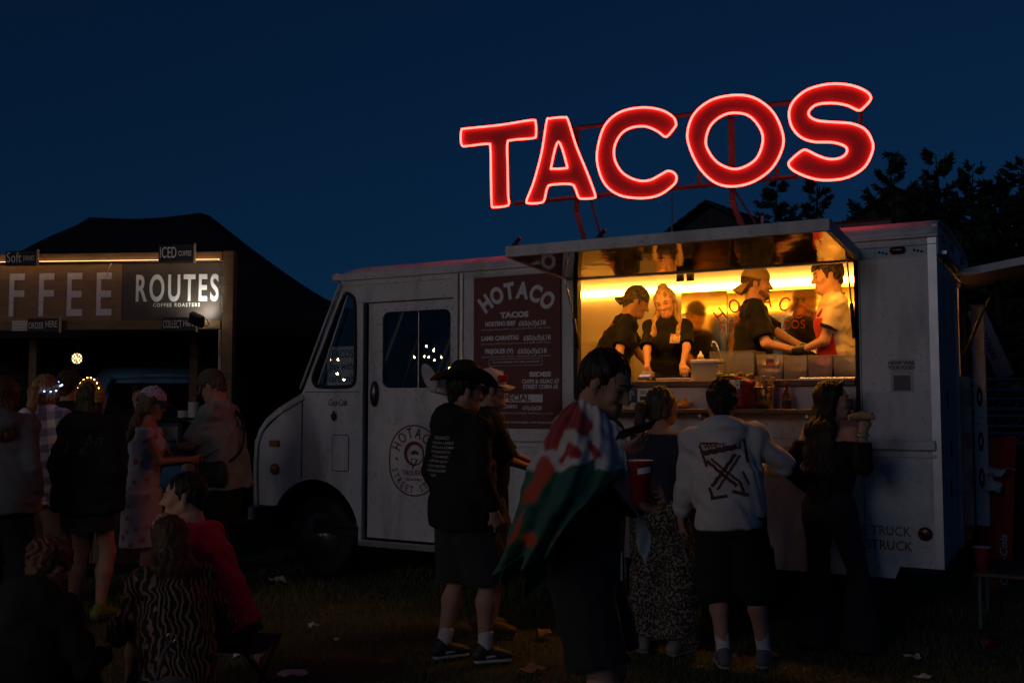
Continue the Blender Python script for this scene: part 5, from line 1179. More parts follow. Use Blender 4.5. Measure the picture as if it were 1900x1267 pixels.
B = Person('smiling blonde woman in a black shirt at the counter looking down', L, hd_, 1.66, lean=4, head=(8, 20, 10), female=True, vox=0.007, tone='warm',
           hands={1: toloc(L, hd_, TW(-2.12, 0.24, 1.84)), -1: toloc(L, hd_, TW(-1.84, 0.26, 1.83))}, elbow={1: (0.5, -0.4, -0.6), -1: (-0.9, -0.3, -0.5)}, grip={1: {'dir': (0.0, 0.3, -1), 'palm': (-0.2, 0.6, -0.3), 'curl': 0.6}, -1: {'dir': (-0.2, 0.8, -0.4), 'palm': (0, 0, -1), 'curl': 0.4}})
B.body().face((0.10, 0.055, 0.03), (0.42, 0.14, 0.11)).hair(h_blond, 'halfup', 3); o = B.tee(blk, sleeve=0.85, hem=0.08, seed=12, loose=0.0, wide=0.012, inf=0.012)
c = B.chest + B.tw_r * -0.075 + B.sp * 0.03
decal('chest_badge', o, MB().add([(-0.045, -0.035, 0), (0.042, -0.035, 0), (0.045, 0.028, 0), (0.02, 0.038, 0), (-0.035, 0.03, 0)], [(0, 1, 2, 3, 4)]).mesh('b'), M('badge_cream', (0.50, 0.36, 0.20), 0.7, var=0.5, scale=90), c, -B.tw_r, B.sp, cuts=3)
print_text(o, 'taco', 0.042, m_pred, c + B.sp * 0.018, -B.tw_r, B.sp, 0.02); print_text(o, 'ART', 0.035, m_black, c - B.sp * 0.026, -B.tw_r, B.sp, 0.02)
B.shorts(blk2, 'trousers', 1.95, 0.010, 0.0); B.shoes(m_black)
for e in (1, -1): MB().lathe([(0.004, 0.0), (0.006, -0.012), (0.003, -0.030)], B.hp(e * 0.080, -0.006, -0.035), 8).build('earring', M('earring_pearl', (0.8, 0.75, 0.6), 0.3), B.root, True)
L = TW(-1.47, 0.86, KF); hd_ = 104
C_ = Person('cook in a tan cap worn backwards turning right to his workmate', L, hd_, 1.80, lean=3, head=(2, 3, 0), build=1.05, tone='warm', vox=0.008,
            hands={1: toloc(L, hd_, TW(-1.06, 0.72, 1.97)), -1: toloc(L, hd_, TW(-1.00, 0.92, 1.96))}, elbow={1: (0.4, -0.6, -1), -1: (-0.4, -0.6, -1)}, grip={1: {'curl': 0.7, 'palm': (-1, 0, -0.3)}, -1: {'curl': 0.7, 'palm': (1, 0, -0.3)}})
C_.body().face((0.10, 0.05, 0.03)).hair(h_brown, 'short', capped=True); C_.beard(hairmat('stubble', (0.09, 0.04, 0.02), (0.17, 0.08, 0.04)))
tan = cloth('cap_tan', (0.30, 0.21, 0.11), 0.12); cp = C_.cap_hat(tan, -1, tip=0.02); o = C_.tee(blk, sleeve=0.80, hem=0.10, seed=13, loose=0.02)
bk_ = C_.chest + C_.sp * 0.04 + C_.tw_r * 0.02
print_text(o, 'taco', 0.085, m_pred, bk_, C_.tw_r, C_.sp, 0.02); print_text(o, 'ART', 0.07, m_pred, bk_ - C_.sp * 0.08, C_.tw_r, C_.sp, 0.01); print_text(o, 'STREET', 0.04, m_pred, bk_ - C_.sp * 0.15, C_.tw_r, C_.sp, 0.0)
for e in (1, -1): glove(C_, e)
C_.shorts(blk2, 'trousers', 1.95, 0.012, 0.0); C_.shoes(m_black)
L = TW(-0.735, 0.62, KF); hd_ = -82
D_ = Person('young cook in a cream ringer shirt and red apron at the right jamb', L, hd_, 1.80, lean=6, head=(-2, 8, 0), build=1.08, tone='warm', vox=0.008,
            hands={1: toloc(L, hd_, TW(-1.02, 0.86, 1.96)), -1: toloc(L, hd_, TW(-1.00, 0.58, 1.97))}, elbow={1: (0.4, -0.8, -0.8), -1: (-1.0, -0.2, -1.0)}, grip={1: {'curl': 0.8}, -1: {'curl': 0.8}})
D_.body().face((0.02, 0.014, 0.01)).hair(h_dark, 'quiff', 7); cream = cloth('ringer_cream', (0.62, 0.52, 0.36), 0.08)
o = D_.tee(cream, sleeve=0.62, hem=0.08, seed=14, wide=0.004, inf=0.012)
for e in (1, -1):
    q = SDF(0.006); a, c = D_.sh[e], D_.el[e]; p = a + (c - a) * 0.60; q.cap(p, p + (c - a) * 0.07, 0.066, 0.066, 0.01, end=0.3); q.build('sleeve_band', blk, o)
ap = cloth('apron_red', (0.36, 0.015, 0.02), 0.15); q = SDF(0.008); D_.torso(q, 0.024, 0.10); g = D_.g
q.cap(D_.pel + D_.f * 0.06, D_.pel - np.array([0, 0, 0.45]) + D_.f * 0.08, 0.19, 0.22, 0.04, 0.12, 0.12, D_.r); q.cut(D_.pel + D_.f * 0.045 + D_.sp * 0.1, -D_.f); q.cut(D_.pel + D_.sp * 0.40, D_.sp)
q.disp = folds(0.004, 6, 3); q.build('apron', ap, D_.root)
MB().tube([D_.chest + D_.sp * 0.06 + D_.tw_f * 0.135 + D_.tw_r * e * x for e, x in ((1, 0.09),)] + [D_.neckb + D_.tw_r * 0.075 + D_.tw_f * 0.02, D_.neckb - D_.tw_f * 0.085 + D_.sp * 0.02, D_.neckb - D_.tw_r * 0.075 + D_.tw_f * 0.02, D_.chest + D_.sp * 0.06 + D_.tw_f * 0.135 - D_.tw_r * 0.09], 0.010, 6).build('apron_strap', ap, D_.root, True)
for e in (1, -1): glove(D_, e)
D_.shorts(blk2, 'trousers', 1.95, 0.012, 0.0); D_.shoes(m_black)
tg = tthing('serving_tongs', 'steel tongs held between the two cooks on the right', 'tongs', -1.02, 0.75, 1.965); MB().tube([(-0.06, 0, 0.03), (0.06, -0.02, 0.0), (0.15, -0.04, -0.06)], 0.005).tube([(-0.06, 0, 0.03), (0.06, 0.01, 0.01), (0.15, -0.03, -0.045)], 0.005).build('tongs', m_steel, tg, True)

blk = cloth('lifted_black', (0.020, 0.020, 0.022)); blk2 = cloth('lifted_charcoal', (0.036, 0.036, 0.040))  # brighter copies of the kitchen blacks; lifted shadows are put into the colour
# --- customers in front of the truck
L = np.array([-0.31, 6.20, 0]); hd_ = 52
P1 = Person('man in a black cowboy hat, black hoodie and shorts seen from behind', L, hd_, 1.78, head=(18, 6, 0), build=1.1, tone='tan', vox=0.010, feet={1: (0.13, 0.08, 0, 20), -1: (-0.11, -0.06, 0, 10)})
P1.body().hair(h_dark, 'short'); o = P1.hoodie(blk, hem=0.12, seed=21); P1.shorts(blk2, upto=1.0, inf=0.03, wide=0.035)
m_sneak = M('sneaker_black', (0.03, 0.03, 0.035), 0.5); P1.shoes(m_sneak, M('sole_white', (0.55, 0.55, 0.55), 0.6), wht, 0.10)
for e in (1, -1):
    f_ = P1.ft[e]; r_ = np.cross(f_, (0, 0, 1)); b_ = P1.an[e] - np.array([0, 0, 0.085 * P1.g]); q = SDF(0.006)
    for sd in (1, -1): q.cap(b_ + r_ * sd * 0.040 + f_ * 0.0 + np.array([0, 0, 0.045]), b_ + r_ * sd * 0.036 + f_ * 0.07 + np.array([0, 0, 0.055]), 0.012, 0.016, 0.01, 0.006, 0.006, f_)
    q.build('shoe_panel', MATS['sole_white'], P1.root)
for k, s_ in enumerate(('ON THE ROAD', 'CARDIFF LONDON LEEDS', 'PARIS BERLIN MILAN ROMA', 'MADRID LISBON PORTO', 'OSLO BERGEN MALMO', 'DUBLIN CORK GALWAY', 'GLASGOW ABERDEEN', 'BRISTOL BATH EXETER', 'TOUR')):
    print_text(o, s_, 0.022 if k else 0.03, m_pwhite, P1.chest + P1.sp * (0.06 - 0.028 * k) + P1.tw_r * -0.03, P1.tw_r, P1.sp, 0.004)
q = SDF(0.007); Ax = (P1.hr, P1.hf, P1.hu)
q.ell(P1.hp(0, -0.012, 0.092), 0.085 * P1.g, 0.107 * P1.g, 0.115 * P1.g, Ax); q.cut(P1.hp(0, 0, 0.055), -P1.hu); q.ell(P1.hp(0, -0.01, 0.210), 0.030, 0.085, 0.026, Ax, 0.03, sub=True); ht = q.build('hat', M('hat_black_felt', (0.012, 0.011, 0.012), 0.75, bump=0.3), P1.root)
brm = MB()
def brim_pt(u, v):
    a = 2 * math.pi * u; rr = 0.085 + 0.085 * v; x, y = rr * math.cos(a), (rr + 0.022 + 0.012 * v) * math.sin(a) - 0.012
    return P1.hp(x, y, 0.060 + 0.075 * v ** 1.6 * abs(math.cos(a)) ** 2.2 - 0.02 * v * abs(math.sin(a)) ** 2)
brm.grid(brim_pt, 40, 7, True); solid(brm.build('hat_brim', MATS['hat_black_felt'], ht, True), 0.006)
MB().tube([P1.hp(0.090 * math.cos(a), 0.112 * math.sin(a) - 0.012, 0.068) for a in np.linspace(0, 6.283, 30, endpoint=False)], 0.006, 6, closed=True).build('hat_band', M('hat_band', (0.06, 0.035, 0.03), 0.5), ht, True)

L = np.array([-0.19, 6.95, 0]); hd_ = 82
P2 = Person('woman in a white cap with a red flower holding a purse behind the hatted man', L, hd_, 1.80, lean=3, head=(0, 2, 0), female=True, tone='tan', vox=0.010,
            hands={1: (0.10, 0.38, 1.10), -1: (-0.04, 0.42, 1.12)}, grip={1: {'curl': 0.7, 'palm': (-1, 0, 0.3)}, -1: {'curl': 0.7, 'palm': (1, 0, 0.3)}})
P2.body().face((0.02, 0.015, 0.01)).hair(h_dark, 'short', capped=True); P2.cap_hat(wht, 1, cloth('cap_peak_cream', (0.58, 0.50, 0.50), 0.1)); P2.tee(blk, sleeve=0.95, hem=0.14, loose=0.035, seed=22)
pat, t, b, tc = node_mat('patterned_shorts', 0.9); n1 = noise(t, tc.outputs['Object'], 45, 3, 1.0); r = ramp(t, [(0.45, (0.02, 0.02, 0.025)), (0.55, (0.07, 0.07, 0.08))]); t.links.new(n1, r.inputs[0]); t.links.new(r.outputs[0], b.inputs['Base Color'])
P2.shorts(pat, upto=1.12, inf=0.03, wide=0.03); P2.shoes(M('sandal_brown', (0.10, 0.06, 0.04), 0.6))
for k in range(7):
    a = k * 0.9; q = SDF(0.006); q.ell(P2.hp(0.062 + 0.012 * math.cos(a), 0.055 + 0.022 * math.sin(a), 0.075 + 0.016 * math.sin(2 * a)), 0.018, 0.020, 0.013); q.build('petal', red, P2.root)
MB().tube([P2.hp(0.085, -0.02, 0.025), P2.hp(0.082, 0.05, 0.022), P2.hp(0.05, 0.098, 0.015), P2.hp(-0.05, 0.098, 0.015), P2.hp(-0.08, 0.03, 0.02)], 0.004, 6).build('sunglasses', m_black, P2.root, True)
for e in (1, -1): q = SDF(0.004); q.ell(P2.hp(e * 0.033, 0.098, 0.004), 0.026, 0.008, 0.018, (P2.hr, P2.hf, P2.hu)); q.build('lens', M('dark_lens', (0.01, 0.01, 0.012), 0.1, var=0), P2.root)
MB().tube([P2.neckb + P2.tw_r * 0.09 + P2.tw_f * 0.10, P2.chest + P2.tw_f * 0.165 + P2.tw_r * 0.04, P2.waist + P2.tw_f * 0.17 - P2.tw_r * 0.1], 0.004, 6).build('lanyard', M('lanyard_orange', (0.40, 0.13, 0.03), 0.6), P2.root, True)
MB().tube([P2.wr[1] + 0.032 * (math.cos(a) * np.array([0.4, -0.9, 0]) + math.sin(a) * np.array([0, 0, 1])) for a in np.linspace(0, 6.283, 16, endpoint=False)], 0.006, 6, closed=True).build('wristwatch', m_steel, P2.root, True)
q = SDF(0.006); hb_ = TR * 0; pw = np.array([0.03, 0.49, 1.14]); q.cap(pw - (0.07, 0, 0), pw + (0.06, 0.0, 0.02), 0.03, 0.028, 0.01, 0.045, 0.04, (0, 1, 0)); pur = q.build('purse', M('purse_black', (0.015, 0.014, 0.014), 0.4), None); a_ = R_(hd_)
pur.location = tuple(L); pur.rotation_euler = (0, 0, -a_); tag(pur, 'small black purse held by the woman in the white cap', 'purse')

# man wrapped in a flag
L = np.array([0.29, 4.02, 0]); hd_ = 112
P3 = Person('man wrapped in a red, white and green dragon flag looking at his phone', L, hd_, 1.80, lean=4, head=(10, 24, 0), build=1.02, tone='tan', vox=0.009, neckf=0.02, feet={1: (0.15, 0.06, 0, 18), -1: (-0.15, -0.02, 0, -8)},
            hands={1: toloc(L, hd_, W(1136, 842, 3.70)), -1: toloc(L, hd_, W(1200, 935, 3.78))}, elbow={1: (0.5, -0.3, -1), -1: (-0.6, -0.6, -0.6)},
            grip={1: {'dir': (0.0, 0.9, 0.30), 'palm': (-0.5, 0, 1), 'curl': 0.28}, -1: {'dir': (0.35, 0.7, 0.35), 'palm': (1, -0.3, 0.1), 'curl': 0.8}})
P3.body().face((0.02, 0.015, 0.01)).hair(h_dark, 'short', 9)
P3.tee(cloth('shirt_dark_grey', (0.04, 0.04, 0.042)), sleeve=1.6, hem=0.05, loose=0.008, seed=23); P3.shorts(cloth('shorts_charcoal', (0.028, 0.028, 0.032)), upto=0.84, inf=0.026, wide=0.018); P3.shoes(m_sneak)
for x in (-0.02, 0.02): MB().tube([P3.pel + P3.f * 0.155 + P3.r * x + P3.sp * 0.05, P3.pel + P3.f * 0.165 + P3.r * x * 1.5 - P3.sp * 0.06], 0.004, 6).build('drawstring', m_pwhite, P3.root)
# the flag: a cape from the neck, over the near shoulder and arm, hanging out behind
fm, t, b, tc = node_mat('flag_cloth', 0.8); at = t.nodes.new('ShaderNodeAttribute'); at.attribute_name = 'flag'; t.links.new(at.outputs['Color'], b.inputs['Base Color']); n1 = noise(t, tc.outputs['Object'], 260, 2); bump(t, b, n1, 0.2, 0.004)
b.inputs['Sheen Weight'].default_value = 0.2
g = P3.g
def fl_loc(px, py, Y): return toloc(L, hd_, W(px, py, Y))
# rows: from the neck outwards to the free edge; columns: from the front lapel around the near side to behind
rows = [
 [fl_loc(1152, 800, 3.72), fl_loc(1118, 765, 3.73), fl_loc(1085, 745, 3.80), fl_loc(1068, 742, 3.92), fl_loc(1066, 745, 4.08), fl_loc(1080, 748, 4.22), fl_loc(1110, 762, 4.30)],
 [fl_loc(1160, 830, 3.66), fl_loc(1112, 808, 3.62), fl_loc(1068, 790, 3.68), fl_loc(1038, 782, 3.86), fl_loc(1036, 785, 4.10), fl_loc(1070, 785, 4.30), fl_loc(1118, 800, 4.36)],
 [fl_loc(1165, 872, 3.64), fl_loc(1105, 862, 3.56), fl_loc(1052, 848, 3.60), fl_loc(1012, 838, 3.80), fl_loc(1008, 842, 4.10), fl_loc(1050, 850, 4.34), fl_loc(1125, 860, 4.40)],
 [fl_loc(1150, 890, 3.62), fl_loc(1092, 905, 3.54), fl_loc(1036, 905, 3.58), fl_loc(988, 900, 3.78), fl_loc(984, 905, 4.10), fl_loc(1030, 915, 4.34), fl_loc(1120, 920, 4.40)],
 [fl_loc(1098, 925, 3.58), fl_loc(1062, 950, 3.55), fl_loc(1010, 960, 3.60), fl_loc(964, 965, 3.78), fl_loc(966, 970, 4.08), fl_loc(1015, 980, 4.28), fl_loc(1110, 985, 4.34)],
 [fl_loc(1062, 955, 3.60), fl_loc(1035, 990, 3.60), fl_loc(988, 1015, 3.66), fl_loc(942, 1020, 3.80), fl_loc(955, 1030, 4.04), fl_loc(1005, 1045, 4.20), fl_loc(1100, 1050, 4.28)],
 [fl_loc(1040, 985, 3.66), fl_loc(1012, 1030, 3.68), fl_loc(968, 1048, 3.72), fl_loc(926, 1050, 3.84), fl_loc(955, 1070, 4.02), fl_loc(1000, 1095, 4.14), fl_loc(1085, 1110, 4.22)]]
Rw = np.array(rows); NR, NC = 151, 221
def cr1(P, t_):
    n = len(P); i = min(int(t_ * (n - 1)), n - 2); f = t_ * (n - 1) - i; a, b_, c, d = P[max(i - 1, 0)], P[i], P[i + 1], P[min(i + 2, n - 1)]
    return 0.5 * (2 * b_ + (c - a) * f + (2 * a - 5 * b_ + 4 * c - d) * f * f + (3 * b_ - a - 3 * c + d) * f ** 3)
V = []; colr = []; CRW = [[cr1(Rw[k], j / (NC - 1)) for k in range(len(Rw))] for j in range(NC)]
def inpoly(x, y, P):
    r_ = False; n = len(P)
    for i in range(n):
        (x0, y0), (x1, y1) = P[i], P[(i + 1) % n]
        if (y0 > y) != (y1 > y) and x < (x1 - x0) * (y - y0) / (y1 - y0) + x0: r_ = not r_
    return r_
WHT, RED, GRN, TEAL, ORA = (0.56, 0.54, 0.53), (0.34, 0.020, 0.018), (0.018, 0.12, 0.060), (0.006, 0.085, 0.065), (0.44, 0.045, 0.015)
patch = [([(330, 200), (460, 380), (395, 430), (352, 352), (295, 232)], WHT), ([(180, 330), (240, 245), (310, 212), (360, 300), (352, 345), (300, 325), (262, 320), (225, 395), (180, 400)], RED), ([(175, 398), (232, 402), (262, 318), (300, 322), (385, 400), (370, 432), (290, 438), (225, 462), (205, 430)], WHT), ([(238, 430), (272, 362), (322, 402), (318, 426), (282, 432), (272, 412), (256, 446)], RED),
 ([(95, 600), (172, 412), (208, 432), (228, 462), (200, 500), (150, 588)], ORA), ([(345, 350), (400, 425), (372, 430), (340, 380)], RED), ([(85, 650), (250, 470), (380, 425), (360, 560), (290, 690), (200, 745)], TEAL), ([(40, 735), (110, 612), (100, 668), (60, 742)], ORA), ([(80, 715), (140, 700), (165, 745), (120, 760)], ORA), ([(165, 800), (215, 805), (270, 850), (235, 848)], ORA), ([(225, 705), (270, 690), (265, 740), (232, 730)], ORA)]
for i in range(NR):
    for j in range(NC):
        s_, t_ = i / (NR - 1), j / (NC - 1)
        p = cr1(CRW[j], s_)
        p = p + (0.014 + 0.016 * s_) * math.sin(t_ * 38 + 5 * s_ + 2 * math.sin(5 * s_)) * unit(p - P3.chest) * (0.5 + s_) + (0.006 * math.sin(s_ * 21 + t_ * 9) + 0.004 * math.sin(t_ * 95 + 8 * s_ + 3 * math.sin(9 * s_)) + 0.003 * math.sin(s_ * 60 + 25 * t_)) * unit(p - P3.chest)
        V.append(p)
        u, v = t_, s_
        a_ = R_(hd_); wx, wy, wz_ = L[0] + p[0] * math.cos(a_) + p[1] * math.sin(a_), L[1] - p[0] * math.sin(a_) + p[1] * math.cos(a_), p[2] - CAM_H
        yy = wy * math.cos(PITCH) + wz_ * math.sin(PITCH); ix, iy = (CX_ + F_ * wx / yy - 920) * 2.02, (CY_ - F_ * (-wy * math.sin(PITCH) + wz_ * math.cos(PITCH)) / yy - 640) * 2.02
        c = WHT if v < 0.5 else GRN
        if u < 0.62:
            ix += 5 * math.sin(iy * 0.06); iy += 5 * math.sin(ix * 0.07); c = WHT if iy < 470 else GRN
            for pg, pc_ in patch:
                if inpoly(ix, iy, pg): c = pc_
        elif 0.15 < v < 0.4 and 0.7 < u < 0.9: c = RED
        colr.append((*c, 1.0))
Fq = [(i * NC + j, i * NC + j + 1, (i + 1) * NC + j + 1, (i + 1) * NC + j) for i in range(NR - 1) for j in range(NC - 1)]
colr = np.array(colr).reshape(NR, NC, 4)
for _ in range(2):
    k_ = np.pad(colr, ((1, 1), (1, 1), (0, 0)), 'edge'); colr = (2 * k_[1:-1, 1:-1] + k_[:-2, 1:-1] + k_[2:, 1:-1] + k_[1:-1, :-2] + k_[1:-1, 2:]) / 6
fme = npmesh('flag', V, Fq); ca = fme.color_attributes.new('flag', 'FLOAT_COLOR', 'POINT'); ca.data.foreach_set('color', np.array(colr, np.float32).ravel())
flag = link('flag', fme, fm, None, L, (0, 0, -R_(hd_)), True); solid(flag, 0.004, 0); tag(flag, 'red, white and green flag worn as a cape by the man with the phone', 'flag')
# second end of the flag, hanging from the far hand with the cup
fe = MB(); fr_ = [[fl_loc(1140, 790, 3.80), fl_loc(1175, 835, 3.82), fl_loc(1185, 880, 3.90), fl_loc(1200, 930, 3.95), fl_loc(1195, 960, 3.92)], [fl_loc(1150, 830, 3.78), fl_loc(1168, 870, 3.80), fl_loc(1172, 920, 3.84), fl_loc(1178, 955, 3.88), fl_loc(1180, 1000, 3.90)], [fl_loc(1138, 900, 3.78), fl_loc(1160, 930, 3.80), fl_loc(1190, 965, 3.86), fl_loc(1208, 1000, 3.92), fl_loc(1198, 1048, 3.92)]]
fe.grid(lambda u, v: cr1([cr1(np.array(fr_[k]), v) for k in range(3)], u) + np.array([0.006 * math.sin(20 * u + 7 * v), 0, 0]), 13, 21)
o = solid(fe.build('flag_corner', cloth('flag_white', (0.62, 0.60, 0.56), 0.06), flag, True), 0.004, 0)
ph = thing('phone', 'dark phone lying in the hand of the man with the flag', 'phone', W(1180, 800, 3.66), -R_(80)); MB().box(-0.037, 0.037, -0.075, 0.075, 0.0, 0.009, 0.003).build('case', m_black, ph, rot=(R_(18), R_(-25), 0)); MB().box(-0.034, 0.034, -0.070, 0.070, 0.0095, 0.0105).build('screen', M('phone_screen_off', (0.02, 0.02, 0.025), 0.08), ph, rot=(R_(18), R_(-25), 0))
cu = thing('paper_cup', 'large red paper cup held by the man with the flag', 'cup', W(1188, 930, 3.66), 0.3)
MB().lathe([(0.034, 0.0), (0.046, 0.142), (0.048, 0.144), (0.047, 0.148), (0.043, 0.144), (0.033, 0.004), (0, 0.003)], n=24).build('cup_wall', M('cup_red', (0.40, 0.03, 0.035), 0.45, var=0.15), cu, True)
MB().lathe([(0.0478, 0.1485), (0.0475, 0.150)], n=24).build('cup_lip', m_white, cu, True); MB().grid(lambda u, v: (0.0455 * math.cos(-2.2 + 1.2 * u), 0.0455 * math.sin(-2.2 + 1.2 * u), 0.10 + 0.022 * v + 0.008 * u), 10, 2).build('cup_mark', m_white, cu)

L = np.array([0.93, 6.36, 0]); hd_ = 38
P4 = Person('woman with a ponytail in leopard print trousers waiting at the counter', L, hd_, 1.68, lean=3, head=(28, 3, 0), female=True, tone='tan', vox=0.010, hands={1: (0.16, 0.32, 1.05), -1: (-0.16, 0.30, 1.02)})
P4.body().face((0.05, 0.03, 0.02)).hair(hairmat('hair_ash', (0.03, 0.022, 0.016), (0.13, 0.09, 0.06)), 'pony', 5); P4.tee(navy, sleeve=0.5, hem=-0.02, seed=24, neck=0.50)
leo, t, b, tc = node_mat('leopard_print', 0.85); vo = t.nodes.new('ShaderNodeTexVoronoi'); vo.inputs['Scale'].default_value = 68; t.links.new(tc.outputs['Object'], vo.inputs['Vector']); n1 = noise(t, tc.outputs['Object'], 60, 2)
r = ramp(t, [(0.0, (0.12, 0.07, 0.035)), (0.24, (0.10, 0.06, 0.03)), (0.30, (0.012, 0.011, 0.010)), (0.55, (0.012, 0.011, 0.010)), (0.60, (0.24, 0.21, 0.17))]); t.links.new(mathn(t, 'ADD', vo.outputs['Distance'], mathn(t, 'MULTIPLY', mathn(t, 'SUBTRACT', n1, 0.5), 0.35)), r.inputs[0]); t.links.new(r.outputs[0], b.inputs['Base Color'])
P4.shorts(leo, 'trousers', 1.97, 0.025, 0.06, amp=0.009); P4.shoes(M('shoe_pale', (0.25, 0.22, 0.2), 0.6))
MB().tube([P4.hp(0.084, -0.008, -0.045) + 0.020 * (P4.hf * math.cos(a) + P4.hu * math.sin(a)) for a in np.linspace(0, 6.28, 18, endpoint=False)], 0.0025, 6, closed=True).build('earring', m_steel, P4.root, True)

L = np.array([1.31, 6.02, 0]); hd_ = 8
P5 = Person('boy in a white hoodie with a large cross print on the back', L, hd_, 1.70, head=(-6, 10, 4), build=1.0, tone='tan', vox=0.009, side=-5, twist=6,
            hands={1: (0.20, 0.26, 1.16), -1: (-0.29, 0.16, 0.84)}, elbow={1: (1, -0.6, -0.3), -1: (-0.6, -1, 0)}, feet={1: (0.19, 0.05, 0, 25), -1: (-0.05, 0.02, 0, -5)})
P5.body().hair(h_dark, 'mop', 6); o = P5.hoodie(wht, hem=0.06, seed=25, amp=0.009); P5.shorts(cloth('cargo_black', (0.022, 0.024, 0.020)), upto=1.04, inf=0.035, wide=0.04)
q = SDF(0.008); p_ = P5.hip[1] + (P5.kn[1] - P5.hip[1]) * 0.62 + np.array([0.10, 0.0, 0]); q.cap(p_ + (0, 0, 0.06), p_ - (0, 0, 0.06), 0.035, 0.035, 0.02, 0.07, 0.075, (1, 0, 0)); q.disp = folds(0.003, 9, 2); q.build('cargo_pocket', MATS['cargo_black'], P5.root)
P5.shoes(M('sneaker_grey', (0.13, 0.13, 0.14), 0.6), M('sole_grey', (0.35, 0.34, 0.33), 0.6), wht, 0.19)
m_rust = M('print_maroon', (0.11, 0.03, 0.025), 0.8, var=0.3, scale=40)
oc = P5.chest - P5.sp * 0.045; rx = P5.tw_r; 
def stripe(p, q_, w, nm='print'):
    p, q_ = np.array(p), np.array(q_); d = unit(np.append(q_ - p, 0))[:2]; n_ = np.array([-d[1], d[0]]) * w / 2; k = 9; m = MB()
    m.add([(*(p + (q_ - p) * i / k + s_ * n_ * (1 + 0.25 * math.sin(3.1 * i + s_))), 0) for i in range(k + 1) for s_ in (-1, 1)], [(2 * i, 2 * i + 2, 2 * i + 3, 2 * i + 1) for i in range(k)]); return decal(nm, o, m.mesh('s'), m_rust, oc, rx, P5.sp)
for a, b_, w in (((-0.12, 0.10), (0.10, 0.13), 0.030), ((-0.10, 0.055), (0.06, -0.10), 0.020), ((-0.075, 0.065), (0.085, -0.085), 0.014), ((0.07, 0.085), (-0.085, -0.095), 0.020), ((0.095, 0.075), (-0.055, -0.115), 0.014), ((-0.135, 0.15), (-0.105, 0.02), 0.016), ((0.125, 0.17), (0.135, 0.03), 0.016), ((-0.13, 0.16), (-0.02, 0.155), 0.010), ((-0.10, -0.10), (-0.085, -0.165), 0.016), ((-0.10, -0.165), (0.0, -0.155), 0.018), ((0.08, -0.08), (0.10, -0.165), 0.018), ((0.03, -0.13), (0.12, -0.16), 0.020), ((0.10, -0.02), (0.13, -0.10), 0.012)): stripe(a, b_, w)
print_text(o, 'WHITE', 0.042, m_rust, oc + P5.sp * 0.125 - rx * 0.045, rx, P5.sp, 0.02, 1.0)

L = np.array([2.03, 6.42, 0]); hd_ = 52
P6 = Person('woman with long dark hair and black off shoulder top lifting a taco', L, hd_, 1.72, lean=2, head=(48, 2, 0), female=True, tone='fair', vox=0.009, build=1.03,
            hands={1: toloc(L, hd_, W(1602, 798, 6.04)), -1: (-0.17, 0.10, 0.98)}, elbow={1: (0.05, 0.1, -1), -1: (-1, -0.8, 0)}, grip={1: {'dir': (0.0, 0.25, 1), 'palm': (-0.8, 0.5, 0), 'curl': 0.75}}, feet={1: (0.14, 0.10, 0, 20), -1: (-0.14, -0.05, 0, -5)})
P6.body().face((0.02, 0.014, 0.01), (0.40, 0.10, 0.10)).hair(h_dark, 'xlong', 8); P6.tee(blk, 'crop_top', sleeve=1.80, hem=-0.21, inf=0.018, seed=26, neck=0.425, wide=0.006, amp=0.002)
P6.flares(blk2); P6.shoes(m_black)
q = SDF(0.006); c = P6.hp(0.0, 0.035, 0.108); MB().tube([P6.hp(0.080, -0.03, 0.055), P6.hp(0.074, 0.02, 0.095), P6.hp(0.05, 0.045, 0.115), P6.hp(-0.05, 0.045, 0.115), P6.hp(-0.080, -0.02, 0.07)], 0.005, 6).build('sunglasses', m_black, P6.root, True)
for e in (1, -1): q = SDF(0.004); q.ell(P6.hp(e * 0.036, 0.052, 0.108), 0.028, 0.010, 0.021, (P6.hr, P6.hf, P6.hu)); q.build('lens', M('lens_blue', (0.05, 0.06, 0.09), 0.08, var=0), P6.root)
MB().tube([P6.wr[1] - unit(P6.hd[1]) * 0.03 + 0.030 * (math.cos(a) * unit(np.cross(P6.hd[1], (0, 0, 1.0) if abs(P6.hd[1][2]) < .9 else (1.0, 0, 0))) + math.sin(a) * unit(np.cross(P6.hd[1], np.cross(P6.hd[1], (0, 0, 1.0) if abs(P6.hd[1][2]) < .9 else (1.0, 0, 0))))) for a in np.linspace(0, 6.28, 16, endpoint=False)], 0.007, 6, closed=True).build('wristband', M('wristband_blue', (0.12, 0.25, 0.35), 0.6), P6.root, True)
ta = thing('taco', 'half eaten taco held up by the woman in the black top', 'taco', W(1598, 778, 6.02), R_(-10)); q = SDF(0.005)
shm = MB(); shm.grid(lambda u, v: ((v - .5) * 0.15, 0.03 * math.cos(math.pi * u), 0.0 + 0.045 * (1 - math.sin(math.pi * u)) * (1 - (2 * v - 1) ** 2 * 0.5)), 12, 12); solid(shm.build('tortilla', M('tortilla', (0.52, 0.36, 0.16), 0.7, var=0.3, scale=40), ta, True), 0.004)
for k in range(10): q.ball((rng.uniform(-0.06, 0.06), rng.uniform(-0.012, 0.012), rng.uniform(0.02, 0.045)), rng.uniform(0.008, 0.014), 0.008)
q.build('filling', M('taco_filling', (0.20, 0.10, 0.05), 0.6, var=0.6, scale=90), ta)
